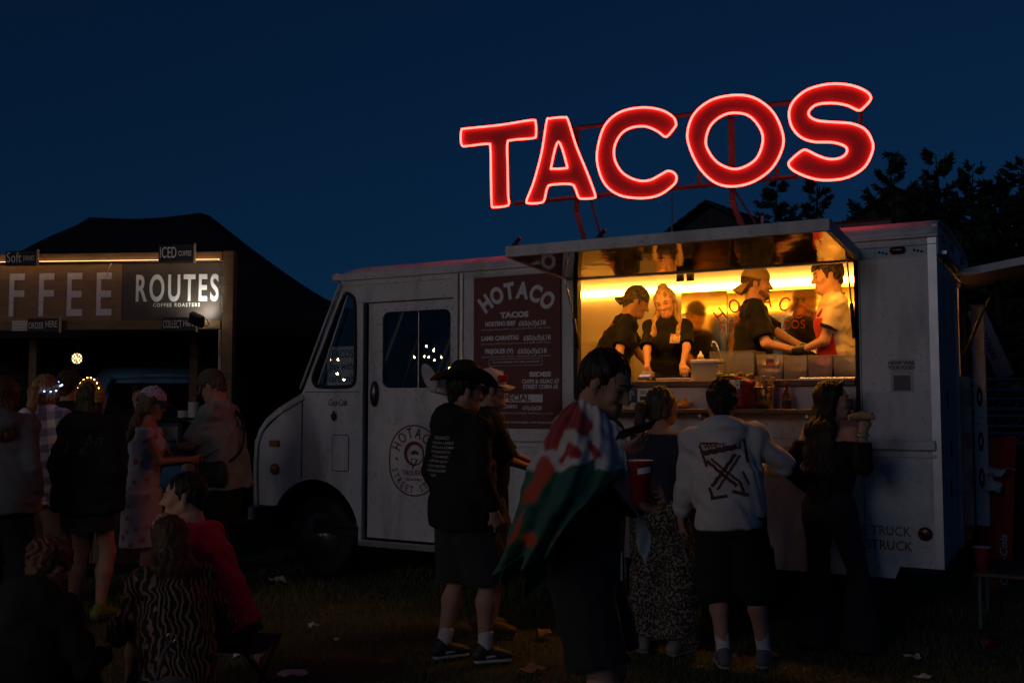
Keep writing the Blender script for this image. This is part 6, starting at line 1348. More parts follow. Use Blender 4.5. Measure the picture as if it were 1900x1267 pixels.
# --- people by the coffee stall
def at_px(px, Y): return np.array([(px - 950) / F_ * Y * math.cos(PITCH) * 1.0, Y, 0.0])
L = at_px(8, 6.9); P = Person('person with long brown hair in a slate hoodie at the left edge', L, -5, 1.76, female=True, tone='tan', vox=0.011, build=1.1); P.body().hair(h_brown, 'bob', 31); P.hoodie(slate, hem=0.10, seed=31); P.shorts(blk, 'trousers', 1.95, 0.02, 0.01); P.shoes(m_sneak)
plaid, t, b, tc = node_mat('plaid_fleece', 0.95); sx = t.nodes.new('ShaderNodeSeparateXYZ'); mp = t.nodes.new('ShaderNodeMapping'); mp.inputs['Rotation'].default_value = (0, R_(8), 0); t.links.new(tc.outputs['Object'], mp.inputs[0]); t.links.new(mp.outputs[0], sx.inputs[0])
hx = mathn(t, 'GREATER_THAN', mathn(t, 'FRACT', mathn(t, 'ADD', mathn(t, 'MULTIPLY', mathn(t, 'ADD', sx.outputs[0], mathn(t, 'MULTIPLY', sx.outputs[1], 0.35)), 8.0), 10.0)), 0.5); hz = mathn(t, 'GREATER_THAN', mathn(t, 'FRACT', mathn(t, 'ADD', mathn(t, 'MULTIPLY', sx.outputs[2], 8.0), 10.2)), 0.5); sm_ = mathn(t, 'ADD', hx, hz)
r = ramp(t, [(0.0, (0.82, 0.76, 0.66)), (0.34, (0.42, 0.39, 0.46)), (0.67, (0.17, 0.16, 0.26))], 'CONSTANT'); t.links.new(mathn(t, 'MULTIPLY', sm_, 0.5), r.inputs[0]); n1 = noise(t, tc.outputs['Object'], 200, 3)
t.links.new(mixc(t, 0.25, r.outputs[0], mixc(t, n1, (0.7, 0.7, 0.7), (1, 1, 1)), 'MULTIPLY'), b.inputs['Base Color']); bump(t, b, n1, 0.5, 0.01)
L = at_px(84, 7.9); P = Person('person in a cream and lilac plaid jacket with a blue light headband', L, 8, 1.80, female=True, vox=0.010, head=(0, 6, 0)); P.body().hair(h_blond, 'pony', 32); o = P.hoodie(plaid, 'jacket', hem=0.16, seed=32, hood=False, amp=0.006); P.shorts(cloth('trousers_tan', (0.16, 0.10, 0.06)), 'trousers', 1.95, 0.02, 0.02); P.shoes(m_sneak)
q = SDF(0.008); q.cap(P.neckb + P.tw_r * 0.085 - P.tw_f * 0.01, P.neckb - P.tw_r * 0.085 - P.tw_f * 0.01, 0.055, None, 0.04); q.cap(P.neckb - P.tw_f * 0.06 + P.sp * 0.02, P.neckb - P.tw_f * 0.06 - P.sp * 0.03, 0.10, 0.12, 0.03, 0.03, 0.03, P.tw_r); q.disp = folds(0.004, 9, 4); q.build('collar', plaid, o)
def crown(P, bmat):
    ln = [P.hp(0.098 * math.cos(a), -0.03, 0.03 + 0.118 * math.sin(a)) for a in np.linspace(-0.25, 3.39, 34)]
    bd_ = MB().tube(ln, 0.005, 6).build('headband', M('band_green', (0.05, 0.06, 0.02), 0.6), P.root, True)
    for k, c in enumerate(ln):
        q = SDF(0.006); big = 1.5 if k < 5 or k > 28 else 1.0
        for j in range(5): q.ell(c + 0.015 * big * (P.hr * math.cos(j * 1.26 + k) + P.hf * math.sin(j * 1.26 + k)), 0.012 * big, 0.011 * big, 0.012 * big)
        q.build('flower', cloth('flower_%d' % (k % 2), ((0.50, 0.26, 0.06), (0.42, 0.14, 0.04))[k % 2], 0.3), bd_)
        if k % 3 == 0: q = SDF(0.004); q.ball(c + unit(c - P.hc) * 0.014 - P.hf * 0.016, 0.006 * (1.3 if big > 1 else 0.8)); q.build('fairy_light', bmat, bd_)
def light_band(P, cmat, bmat, n, r=0.10, up=0.055, back=True, span=6.28, start=0.0, flower=False):
    pts = [P.hp((r - 0.008) * math.cos(a), (r + 0.012) * math.sin(a) - 0.02, up + 0.055 * math.sin(a)) for a in np.linspace(start, start + span, 40)]
    bd_ = MB().tube(pts, 0.004, 6).build('headband', cmat, P.root, True)
    for k in range(n):
        a = start + span * (k + 0.5) / n; c = P.hp((r + 0.004) * math.cos(a), (r + 0.022) * math.sin(a) - 0.02, up + 0.055 * math.sin(a) + 0.012 * math.sin(5 * a)); q = SDF(0.004)
        if not flower or k % 4 == 0: q.ball(c, 0.0065); q.build('fairy_light', bmat, bd_)
        if flower:
            q = SDF(0.006)
            for j in range(5): q.ell(c + 0.016 * (P.hr * math.cos(j * 1.26) + P.hu * math.sin(j * 1.26)), 0.013, 0.011, 0.013)
            q.build('flower', cloth('flower_%d' % (k % 2), ((0.50, 0.26, 0.06), (0.42, 0.14, 0.04))[k % 2], 0.3), bd_)
light_band(P, M('band_blue', (0.03, 0.06, 0.2), 0.6), M('fairy_blue', (0.5, 0.6, 0.9), 0.3, var=0, emit=(0.22, 0.45, 1.0), estr=9.0), 16, 0.098, 0.022)
L = at_px(168, 7.35); P = Person('woman in a black jacket wearing a glowing orange flower crown', L, 12, 1.72, female=True, tone='tan', vox=0.011, build=1.18, head=(12, 4, 0)); P.body().hair(hairmat('hair_olive', (0.02, 0.016, 0.010), (0.12, 0.09, 0.04)), 'long', 33); o = P.hoodie(blk, 'jacket', hem=0.12, seed=33, inf=0.045, amp=0.009)
P.skirt(blk2, 'shorts', 0.32, 0.20); P.shoes(M('shoe_lime', (0.16, 0.24, 0.03), 0.6), M('sole_blue', (0.05, 0.08, 0.14), 0.6)); crown(P, M('fairy_amber', (0.9, 0.6, 0.2), 0.3, var=0, emit=(1.0, 0.50, 0.10), estr=45.0))
m_gprint = M('print_grey', (0.06, 0.06, 0.055), 0.8); print_text(o, 'THE NIGHT', 0.075, m_gprint, P.chest + P.sp * 0.02, P.tw_r, P.sp, 0.01)
L = at_px(128, 9.0); P = Person('brown haired person in dark clothes behind the plaid jacket', L, 20, 1.86, tone='tan', vox=0.012); P.body().hair(h_brown, 'mop', 34); P.tee(blk, sleeve=1.9, hem=0.1, loose=0.02); P.shorts(blk2, 'trousers', 1.95, 0.02, 0.01); P.shoes(m_black)
flor, t, b, tc = node_mat('floral_dress', 0.85); vo = t.nodes.new('ShaderNodeTexVoronoi'); vo.inputs['Scale'].default_value = 11; t.links.new(tc.outputs['Object'], vo.inputs['Vector']); n1 = noise(t, tc.outputs['Object'], 40, 3); r = ramp(t, [(0.0, (0.42, 0.08, 0.05)), (0.20, (0.45, 0.14, 0.10)), (0.30, (0.48, 0.50, 0.60)), (0.6, (0.54, 0.56, 0.64))]); t.links.new(mathn(t, 'ADD', vo.outputs['Distance'], mathn(t, 'MULTIPLY', mathn(t, 'SUBTRACT', n1, 0.5), 0.4)), r.inputs[0]); t.links.new(r.outputs[0], b.inputs['Base Color'])
pcap, t, b, tc = node_mat('patterned_cap', 0.85); vo = t.nodes.new('ShaderNodeTexVoronoi'); vo.inputs['Scale'].default_value = 42; vo.feature = 'DISTANCE_TO_EDGE'; t.links.new(tc.outputs['Object'], vo.inputs['Vector']); r = ramp(t, [(0.0, (0.55, 0.53, 0.55)), (0.12, (0.50, 0.48, 0.52)), (0.2, (0.16, 0.20, 0.36))]); t.links.new(vo.outputs['Distance'], r.inputs[0]); t.links.new(r.outputs[0], b.inputs['Base Color'])
L = at_px(268, 8.0); hd_ = 78; P = Person('woman in a floral dress and blue patterned cap looking at a phone', L, hd_, 1.70, lean=4, head=(0, 14, 0), female=True, tone='tan', vox=0.010, hands={1: (0.06, 0.36, 1.12), -1: (-0.06, 0.38, 1.12)}, grip={1: {'curl': 0.7, 'palm': (-1, 0, 0.3)}, -1: {'curl': 0.7, 'palm': (1, 0, 0.3)}})
P.body().face().hair(hairmat('hair_sandy', (0.06, 0.04, 0.02), (0.22, 0.15, 0.08)), 'bob', 35); P.cap_hat(pcap, 1, cloth('peak_navy', (0.04, 0.05, 0.09))); P.tee(flor, 'dress_top', sleeve=0.3, hem=0.0, seed=35, neck=0.49); P.skirt(flor, 'dress_skirt', 0.55, 0.22); P.shoes(M('sandal_brown', (0.1, 0.06, 0.04), 0.6))
ph = thing('phone', 'phone held up by the woman in the floral dress', 'phone', L + np.array([math.sin(R_(hd_)) * 0.46, math.cos(R_(hd_)) * 0.46, 1.13]), -R_(hd_)); MB().box(-0.036, 0.036, -0.004, 0.004, 0.0, 0.145, 0.003).build('case', M('phone_case_teal', (0.06, 0.12, 0.12), 0.4), ph, rot=(R_(-60), 0, 0))
L = at_px(418, 8.35); hd_ = -82; P = Person('tall man in a cap and grey shirt with a shoulder bag facing left', L, hd_, 1.86, lean=5, head=(0, 24, 0), tone='tan', vox=0.010, build=1.2, neckf=0.03, hands={1: (0.08, 0.40, 1.20), -1: (-0.06, 0.42, 1.20)}, grip={1: {'curl': 0.6, 'palm': (-1, 0, 0.3)}, -1: {'curl': 0.6, 'palm': (1, 0, 0.3)}})
P.body().face().hair(h_grey, 'short', 36, capped=True); P.cap_hat(cloth('cap_olive', (0.09, 0.085, 0.06)), 1, tip=0.02); P.tee(grey, sleeve=0.85, hem=0.12, loose=0.045, seed=36, wide=0.03, amp=0.006); P.shorts(blk, upto=1.0, inf=0.04, wide=0.04); P.shoes(m_sneak, sock=wht, sock_h=0.08)
q = SDF(0.007)
st_ = [P.neckb + P.tw_r * 0.10 + P.sp * 0.03, P.chest + P.tw_f * 0.185 + P.tw_r * 0.02 + P.sp * 0.05, P.waist + P.tw_f * 0.20 - P.tw_r * 0.14, P.pel - P.tw_r * 0.25 + P.sp * 0.05, P.waist - P.tw_f * 0.20 - P.tw_r * 0.12, P.chest - P.tw_f * 0.19 + P.sp * 0.05, P.neckb + P.tw_r * 0.10 + P.sp * 0.03]
MB().tube([cr1(np.array(st_), k / 40) for k in range(41)], 0.013, 6).build('bag_strap', m_black, P.root, True)
q.cap(P.pel - P.tw_r * 0.25 + P.f * 0.06, P.pel - P.tw_r * 0.25 - P.f * 0.10, 0.04, 0.04, 0.02, 0.11, 0.11, P.r); sb_ = q.build('shoulder_bag', M('bag_black', (0.015, 0.015, 0.016), 0.6, bump=0.2), P.root)
MB().tube([P.wr[-1] + 0.033 * (math.cos(a) * unit(np.cross(P.hd[-1], (0, 0, 1.0))) + math.sin(a) * unit(np.cross(P.hd[-1], np.cross(P.hd[-1], (0, 0, 1.0))))) for a in np.linspace(0, 6.28, 16, endpoint=False)], 0.007, 6, closed=True).build('wristwatch', m_steel, P.root, True)
ph = thing('phone', 'green cased phone in the hands of the tall man in the cap', 'phone', L + np.array([math.sin(R_(hd_)) * 0.49, math.cos(R_(hd_)) * 0.49, 1.20]), -R_(hd_)); MB().box(-0.075, 0.075, -0.005, 0.005, 0.0, 0.075, 0.003).build('case', M('phone_case_green', (0.07, 0.14, 0.12), 0.4), ph, rot=(R_(-30), 0, R_(90)))
L = at_px(262, 10.6); P = Person('barista with dark hair standing inside the coffee stall', L, 185, 1.76, tone='tan', vox=0.012); P.body().face().hair(h_dark, 'mop', 37); P.tee(blk, sleeve=0.8, hem=0.1, loose=0.02); P.shorts(blk2, 'trousers', 1.95, 0.02, 0.01); P.shoes(m_black)
# --- people sitting on the grass side
m_chair = M('chair_frame', (0.03, 0.03, 0.035), 0.4, 0.5)
def stool(label, loc, rz, h, mat, back=False):
    s_ = thing('camp_stool', label, 'stool', loc, rz, 'camp stools on the grass'); w = 0.21
    st = MB(); st.grid(lambda u, v: ((u - .5) * 2 * w, (v - .5) * 2 * w, h - 0.035 * math.sin(math.pi * u)), 11, 5); solid(st.build('seat', mat, s_, True), 0.006)
    for sx_ in (-1, 1):
        for sy in (-1, 1): MB().tube([(sx_ * w, sy * w * 0.95, h), (-sx_ * w * 0.9, sy * w * 0.95, 0.0)], 0.011, 8).build('leg', m_chair, s_, True)
    return s_
L = np.array([-1.50, 5.35, 0]); hd_ = -78
stool('low camp stool under the man in the red shirt', L, -R_(hd_), 0.32, cloth('stool_navy', (0.03, 0.03, 0.05)))
P = Person('man in a red shirt sitting and eating with his hand at his mouth', L, hd_, 1.78, lean=26, head=(-24, -6, 0), tone='fair', vox=0.010, pelvis=(0, 0, 0.42), build=1.02, feet={1: (0.13, 0.48, 0), -1: (-0.13, 0.44, 0)}, hands={1: toloc(L, hd_, W(300, 985, 5.25)), -1: (-0.12, 0.46, 0.52)}, elbow={1: (0.6, -0.2, -1), -1: (-0.8, -0.2, -0.6)}, grip={1: {'dir': (-0.2, -0.25, 1), 'palm': (-0.6, -0.8, 0), 'curl': 0.8}})
P.body().face().hair(h_dark, 'short', 38); P.tee(red, sleeve=0.8, hem=0.05, loose=0.01, seed=38); P.shorts(blk2, upto=0.95, inf=0.03, wide=0.03); P.shoes(m_sneak)
zeb, t, b, tc = node_mat('zebra_print', 0.85); wv = t.nodes.new('ShaderNodeTexWave'); wv.inputs['Scale'].default_value = 12; wv.inputs['Distortion'].default_value = 16; wv.inputs['Detail'].default_value = 2; wv.inputs['Detail Scale'].default_value = 0.7; t.links.new(tc.outputs['Object'], wv.inputs['Vector']); r = ramp(t, [(0.70, (0.012, 0.010, 0.010)), (0.80, (0.26, 0.16, 0.10))]); t.links.new(wv.outputs['Fac'], r.inputs[0]); t.links.new(r.outputs[0], b.inputs['Base Color'])
L = np.array([-1.60, 4.85, 0]); hd_ = -28
stool('red camp stool under the woman in the zebra print top', L, -R_(hd_), 0.20, red)
P = Person('long haired woman in a zebra print top sitting with her back turned', L, hd_, 1.64, lean=24, head=(-10, 22, 0), female=True, tone='tan', vox=0.010, build=1.0, pelvis=(0, 0, 0.29), feet={1: (0.15, 0.42, 0), -1: (-0.15, 0.46, 0)}, hands={1: (0.20, 0.40, 0.46), -1: (-0.20, 0.42, 0.46)})
P.body().hair(h_brown, 'long', 39); P.tee(zeb, 'blouse', sleeve=1.85, hem=0.08, loose=0.015, seed=39, inf=0.022, amp=0.008, wide=0.015); P.skirt(blk, 'skirt', 0.5, 0.22); P.shoes(m_black)
MB().tube([P.hp(0.086 * math.cos(a), 0.095 * math.sin(a) - 0.01, 0.09) for a in np.linspace(0.3, 2.84, 16)], 0.005, 6).build('sunglasses', m_steel, P.root, True)
L = np.array([-2.20, 4.40, 0]); hd_ = 10
stool('camp stool under the curly haired person in black', L, -R_(hd_), 0.14, cloth('stool_pink', (0.30, 0.03, 0.08)))
P = Person('curly haired person in black sitting at the lower left corner', L, hd_, 1.66, lean=26, head=(14, 24, 0), female=True, tone='tan', vox=0.011, pelvis=(0, 0, 0.23), feet={1: (0.15, 0.40, 0), -1: (-0.15, 0.42, 0)}, hands={1: (0.22, 0.40, 0.40), -1: (-0.2, 0.40, 0.4)})
P.body().hair(hairmat('hair_auburn', (0.05, 0.022, 0.014), (0.22, 0.10, 0.06)), 'mop', 40); P.hoodie(blk, hem=0.06, seed=40); P.shorts(blk2, 'trousers', 1.9, 0.02, 0.01); P.shoes(m_black)
# shoulder bag lying beside the zebra top
bg_ = thing('canvas_bag', 'grey canvas bag with a ring strap leaning at the zebra print stool', 'bag', (-1.52, 4.50, 0), R_(15)); q = SDF(0.009); q.cap((0, 0, 0.06), (0, 0.03, 0.32), 0.14, 0.10, 0.04, 0.06, 0.035, (1, 0, 0)); q.disp = folds(0.009, 6, 5); q.cut((0, 0, 0.005), (0, 0, -1)); q.build('bag_body', cloth('canvas_grey', (0.10, 0.10, 0.11)), bg_)
MB().tube([(-0.06, 0.03, 0.33), (-0.03, 0.05, 0.46), (0.0, 0.06, 0.50)], 0.010, 6).build('strap', MATS['canvas_grey'], bg_, True); MB().tube([(0.02 * math.cos(a), 0.06, 0.52 + 0.02 * math.sin(a)) for a in np.linspace(0, 6.28, 16, endpoint=False)], 0.003, 6, closed=True).build('ring', m_steel, bg_, True)
# ------------------------------------------------------------------ coffee stall
m_timber, t, b, tc = node_mat('stall_timber', 0.75); n1 = noise(t, tc.outputs['Object'], 9, 5, 1.5, (0.25, 1, 1)); n2 = noise(t, tc.outputs['Object'], 60, 3, 0.5, (0.08, 1, 1)); r = ramp(t, [(0.3, (0.14, 0.078, 0.038)), (0.7, (0.27, 0.16, 0.078))]); t.links.new(mathn(t, 'ADD', mathn(t, 'MULTIPLY', n1, 0.6), mathn(t, 'MULTIPLY', n2, 0.4)), r.inputs[0]); t.links.new(r.outputs[0], b.inputs['Base Color']); bump(t, b, n2, 0.3, 0.004)
m_ply, t, b, tc = node_mat('sign_plywood', 0.7); n1 = noise(t, tc.outputs['Object'], 7, 6, 1.8, (0.3, 1, 1)); n2 = noise(t, tc.outputs['Object'], 80, 3, 0.5, (0.1, 1, 1)); r = ramp(t, [(0.3, (0.17, 0.098, 0.052)), (0.7, (0.30, 0.18, 0.10))]); t.links.new(mathn(t, 'ADD', mathn(t, 'MULTIPLY', n1, 0.6), mathn(t, 'MULTIPLY', n2, 0.4)), r.inputs[0]); t.links.new(r.outputs[0], b.inputs['Base Color']); bump(t, b, n2, 0.2, 0.003)
m_plyd = M('sign_plywood_dark', (0.055, 0.042, 0.034), 0.6, var=0.25, scale=5); m_cofl = M('letter_lilac', (0.66, 0.62, 0.70), 0.6, var=0.12, scale=20); m_coflw = M('letter_offwhite', (0.72, 0.72, 0.70), 0.6, var=0.06)
m_chalk = M('chalkboard', (0.018, 0.018, 0.018), 0.7, var=0.4, scale=12); m_chk = M('chalk', (0.72, 0.71, 0.68), 0.8, var=0.3, scale=60)
SL = np.array([-2.725, 9.5, 0.0]); SAz = R_(-5.0)
stall = thing('coffee_stall', 'wooden coffee stall with a plywood sign board and timber frame', 'stall', SL, SAz)
# local: x to the right (0 at right post), y away, z up
PS = 195.5   # photo pixels per metre at the sign (approx.)
def sx_(px): return (px - 427) / 1847 * 9.5 / math.cos(SAz) * 1.003
Ztop, Zb1, Zb0 = 3.03, 2.38, 2.30
box('post', m_timber, stall, -0.055, 0.055, 0.0, 0.10, 0.0, 3.03, 0.006); box('post', m_timber, stall, -3.30, -3.20, 0.0, 0.10, 0.0, 3.03, 0.006)
for x in (-1.30, -3.30): box('post', m_timber, stall, x, x + 0.10, 2.2, 2.3, 0.0, 3.0, 0.006)
box('top_beam', m_timber, stall, -3.195, -0.056, -0.004, 0.06, 2.935, 3.025, 0.005); box('lower_beam', m_timber, stall, -3.195, -0.056, -0.004, 0.06, 2.275, 2.365, 0.005)
for y in (0.11,): pass
box('side_beam', m_timber, stall, -3.28, -3.22, 0.101, 2.199, 2.94, 3.02, 0.004)
box('back_beam', m_timber, stall, -3.19, -1.21, 2.22, 2.28, 2.94, 3.02, 0.004)
for x0, x1, mt_ in ((-3.19, -2.168, m_ply), (-2.164, -1.088, m_ply), (-1.084, -0.058, m_plyd)): box('sign_board', mt_, stall, x0, x1, 0.062, 0.078, 2.37, 2.93, 0.001)
for px, mt_ in ((-62, m_cofl), (28, m_cofl), (66, m_cofl), (122, m_cofl), (181, m_cofl)):
    pass
for s_, px in (('C', -105), ('O', -50), ('F', 8), ('F', 67), ('E', 123), ('E', 181)): text('lettering', s_, 0.60, m_cofl, stall, (sx_(px), 0.0595, 2.425), 1.0, 0.010, width=0.155 if s_ != 'O' else 0.19)
text('lettering', 'ROUTES', 0.36, m_coflw, stall, (sx_(324), 0.0595, 2.560), 1.0, 0.022, 1.28, width=0.83); text('lettering', 'COFFEE ROASTERS', 0.050, m_coflw, stall, (sx_(324), 0.0595, 2.50), 1.0, 0.012, 1.3, width=0.47)
def chalk(label, s1, h1, s2, h2, px0, px1, z0, z1, tilt=0.0):
    x0, x1 = sx_(px0), sx_(px1); c = thing('chalk_board', label, 'sign', SL + np.array([math.cos(SAz) * (x0 + x1) / 2, math.sin(SAz) * (x0 + x1) / 2, z0]), SAz, 'chalk signs on the stall'); w = (x1 - x0) / 2; h = z1 - z0
    box('board', m_chalk, c, -w, w, -0.064, -0.048, 0, h, 0.002); box('board_edge', M('board_edge_pale', (0.50, 0.40, 0.25), 0.7), c, w - 0.002, w + 0.014, -0.070, -0.046, -0.01, h + 0.012, 0.002)
    k_ = 0.5 if s1 != 'COLLECT' else 0.58; text('lettering', s1, h1, m_chk, c, (-w * 0.93 + w * k_ * 0.95, -0.066, h * 0.24), 1, 0.002, 1.05, width=2 * w * k_ * 0.92); text('lettering', s2, h2, m_chk, c, (w * 0.93 - w * (1 - k_) * 0.88, -0.066, h * 0.34), 1, 0.0, 1.0, width=2 * w * (1 - k_) * 0.72)
chalk('chalk sign reading soft drinks above the sign board', 'Soft', 0.14, 'DRINKS', 0.07, 0, 62, 2.90, 3.045); chalk('chalk sign reading iced coffee at the top right of the stall', 'ICED', 0.15, 'COFFEE', 0.07, 298, 366, 2.92, 3.085)
chalk('chalk sign reading order here under the sign board', 'ORDER', 0.09, 'HERE', 0.09, 47, 110, 2.255, 2.385); chalk('chalk sign reading collect here beside the floodlight', 'COLLECT', 0.105, 'Here', 0.085, 307, 373, 2.255, 2.385)
pc = thing('dotted_card', 'small pale dotted card beside the order here sign', 'card', SL + np.array([math.cos(SAz) * sx_(28), math.sin(SAz) * sx_(28), 2.27]), SAz); box('card', M('card_pale', (0.60, 0.56, 0.52), 0.7), pc, -0.09, 0.09, -0.012, -0.006, 0, 0.10, 0.001)
for k in range(22): box('dot', m_black, pc, -0.08 + 0.0075 * k, -0.074 + 0.0075 * k, -0.0135, -0.0122, 0.015 + 0.03 * (k * 7 % 3), 0.022 + 0.03 * (k * 7 % 3), 0)
box('strip_cover', m_timber, stall, -3.15, -0.08, -0.044, -0.037, 2.934, 2.941, 0.001)
m_sled = M('stall_led', (0.8, 0.7, 0.5), 0.5, var=0, emit=(1.0, 0.58, 0.24), estr=9.0)
box('led_strip', m_sled, stall, -3.15, -0.08, -0.034, -0.028, 2.940, 2.944, 0); MB().tube([(-1.16, -0.012, 2.92), (-1.19, -0.02, 2.86), (-1.20, -0.016, 2.79)], 0.005).build('loose_cable', MATS['board_edge_pale'], stall, True)
# string of small lights down the post
for k in range(9): MB().lathe([(0.006, 0), (0.008, 0.012), (0.003, 0.022)], (-0.072 + 0.01 * (k % 2), -0.008, 2.85 - 0.09 * k), 8).build('fairy_light', M('fairy_off', (0.3, 0.3, 0.32), 0.3), stall)
MB().tube([(-0.07, -0.006, 2.9 - 0.02 * k + 0) for k in range(45)], 0.002, 5).build('cable', m_black, stall)
box('post_wrap', m_black, stall, -0.062, 0.062, -0.006, 0.106, 1.80, 1.86, 0.004); box('post_batten', M('batten_pale', (0.50, 0.42, 0.32), 0.7), stall, -0.085, -0.057, 0.0, 0.03, 1.2, 2.27, 0.003)
# counter with planks
for k in range(7): box('counter_plank', m_timber, stall, -2.6 + k * 0.26, -2.345 + k * 0.26, 0.02 + 0.003 * (k % 2), 0.045, 0.04, 0.93, 0.003)
box('counter_top', m_wood, stall, -2.65, -0.75, -0.05, 0.65, 0.935, 0.975, 0.004)
box('back_shelf', m_dark, stall, -1.25, -0.25, 0.25, 0.55, 1.40, 1.425, 0.003)
box('shelf_leg', m_dark, stall, -0.30, -0.27, 0.3, 0.33, 0.976, 1.399, 0); box('shelf_leg', m_dark, stall, -1.22, -1.19, 0.3, 0.33, 0.976, 1.399, 0)
# floodlight on the lower beam, shining up at the board
fp = SL + np.array([math.cos(SAz) * sx_(384) - math.sin(SAz) * -0.16, math.sin(SAz) * sx_(384) + math.cos(SAz) * -0.16, 2.36]); fl_ = thing('floodlight', 'black floodlight tilted up at the routes lettering', 'lamp', fp, SAz)
rotf = (R_(32), R_(22), R_(-8)); MB().box(-0.075, 0.075, -0.045, 0.012, -0.06, 0.06, 0.01).build('lamp_body', m_black, fl_, rot=rotf); MB().box(-0.062, 0.062, 0.0135, 0.0165, -0.048, 0.048).build('lamp_glass', M('flood_glass', (0.9, 0.9, 0.85), 0.3, var=0, emit=(1.0, 0.93, 0.78), estr=7.0), fl_, rot=rotf)
MB().tube([(0.08, 0.0, 0.0), (0.085, 0.06, -0.05), (0.02, 0.13, -0.06)], 0.006).build('lamp_bracket', m_black, fl_, True); MB().tube([(0.0, -0.02, -0.06), (0.02, -0.02, -0.14), (0.04, 0.10, -0.16)], 0.005).build('cable', m_black, fl_, True)
sd_ = bpy.data.lights.new('flood_lamp', 'SPOT'); sd_.energy = 9.0; sd_.spot_size = R_(125); sd_.spot_blend = 0.7; sd_.color = (1.0, 0.95, 0.84); sd_.shadow_soft_size = 0.05
so_ = bpy.data.objects.new('lamp_light', sd_); COL.objects.link(so_); so_.parent = fl_; so_.location = (0.02, 0.04, 0.05); so_.rotation_euler = Vector((0.35, -0.75, -0.65)).to_track_quat('Z', 'Y').to_euler()
# things on the counter
def sthing(name, label, cat, x, y, z, rz=0.0, group=None): return thing(name, label, cat, SL + np.array([math.cos(SAz) * x - math.sin(SAz) * y, math.sin(SAz) * x + math.cos(SAz) * y, z]), SAz + rz, group)
m_lid = M('cup_lid_white', (0.62, 0.60, 0.52), 0.5, var=0.05)
for i, (px, n, r0, lb) in enumerate(((316, 4, 0.052, 'low stack of white cup lids on the stall shelf'), (337, 9, 0.055, 'tall stack of white cup lids on the stall shelf'))):
    c = sthing('lid_stack', lb, 'cup lids', sx_(px), 0.36, 1.426, 0, 'stacks of lids'); pr_ = []
    for k in range(n): pr_ += [(r0 * 0.94, 0.017 * k), (r0, 0.017 * k + 0.004), (r0, 0.017 * k + 0.010), (r0 * 0.95, 0.017 * k + 0.0165)]
    MB().lathe(pr_, n=20).build('lids', m_lid, c)
c = sthing('napkin_pack', 'small green pack on the stall shelf beside the lids', 'box', sx_(357), 0.36, 1.426); MB().box(-0.055, 0.055, -0.04, 0.04, 0, 0.05, 0.01).build('pack', M('pack_green', (0.05, 0.16, 0.11), 0.5), c)
c = sthing('coffee_machine', 'grey coffee machine with a red name plate on the stall counter', 'coffee machine', sx_(285), 0.32, 0.976); MB().box(-0.28, 0.26, -0.24, 0.22, 0.14, 0.40, 0.03).build('machine_body', M('machine_grey', (0.14, 0.13, 0.13), 0.35, 0.4), c); MB().box(-0.26, 0.24, -0.20, 0.2, 0.0, 0.135, 0.02).build('machine_base', m_dark, c)
np_ = box('name_plate', M('plate_white', (0.5, 0.48, 0.46), 0.5), c, -0.12, 0.13, -0.246, -0.2405, 0.19, 0.24, 0.001); text('lettering', 'MARZOCCO', 0.045, M('plate_red', (0.35, 0.03, 0.02), 0.5), np_, (0.005, -0.248, 0.20), 0.9, 0.01, width=0.20)
for px, lb in ((283, 'left clear jar on the stall counter'), (338, 'clear glass jug at the end of the counter')):
    c = sthing('glass_jar', lb, 'jar', sx_(px), -0.01, 0.976, 0, 'glass jars'); MB().lathe([(0.045, 0), (0.055, 0.02), (0.055, 0.13), (0.045, 0.16), (0.043, 0.155), (0.052, 0.13), (0.052, 0.02), (0, 0.006)], n=20).build('glass', thin_glass('jar_glass') if 'jar_glass' not in MATS else MATS['jar_glass'], c, True)
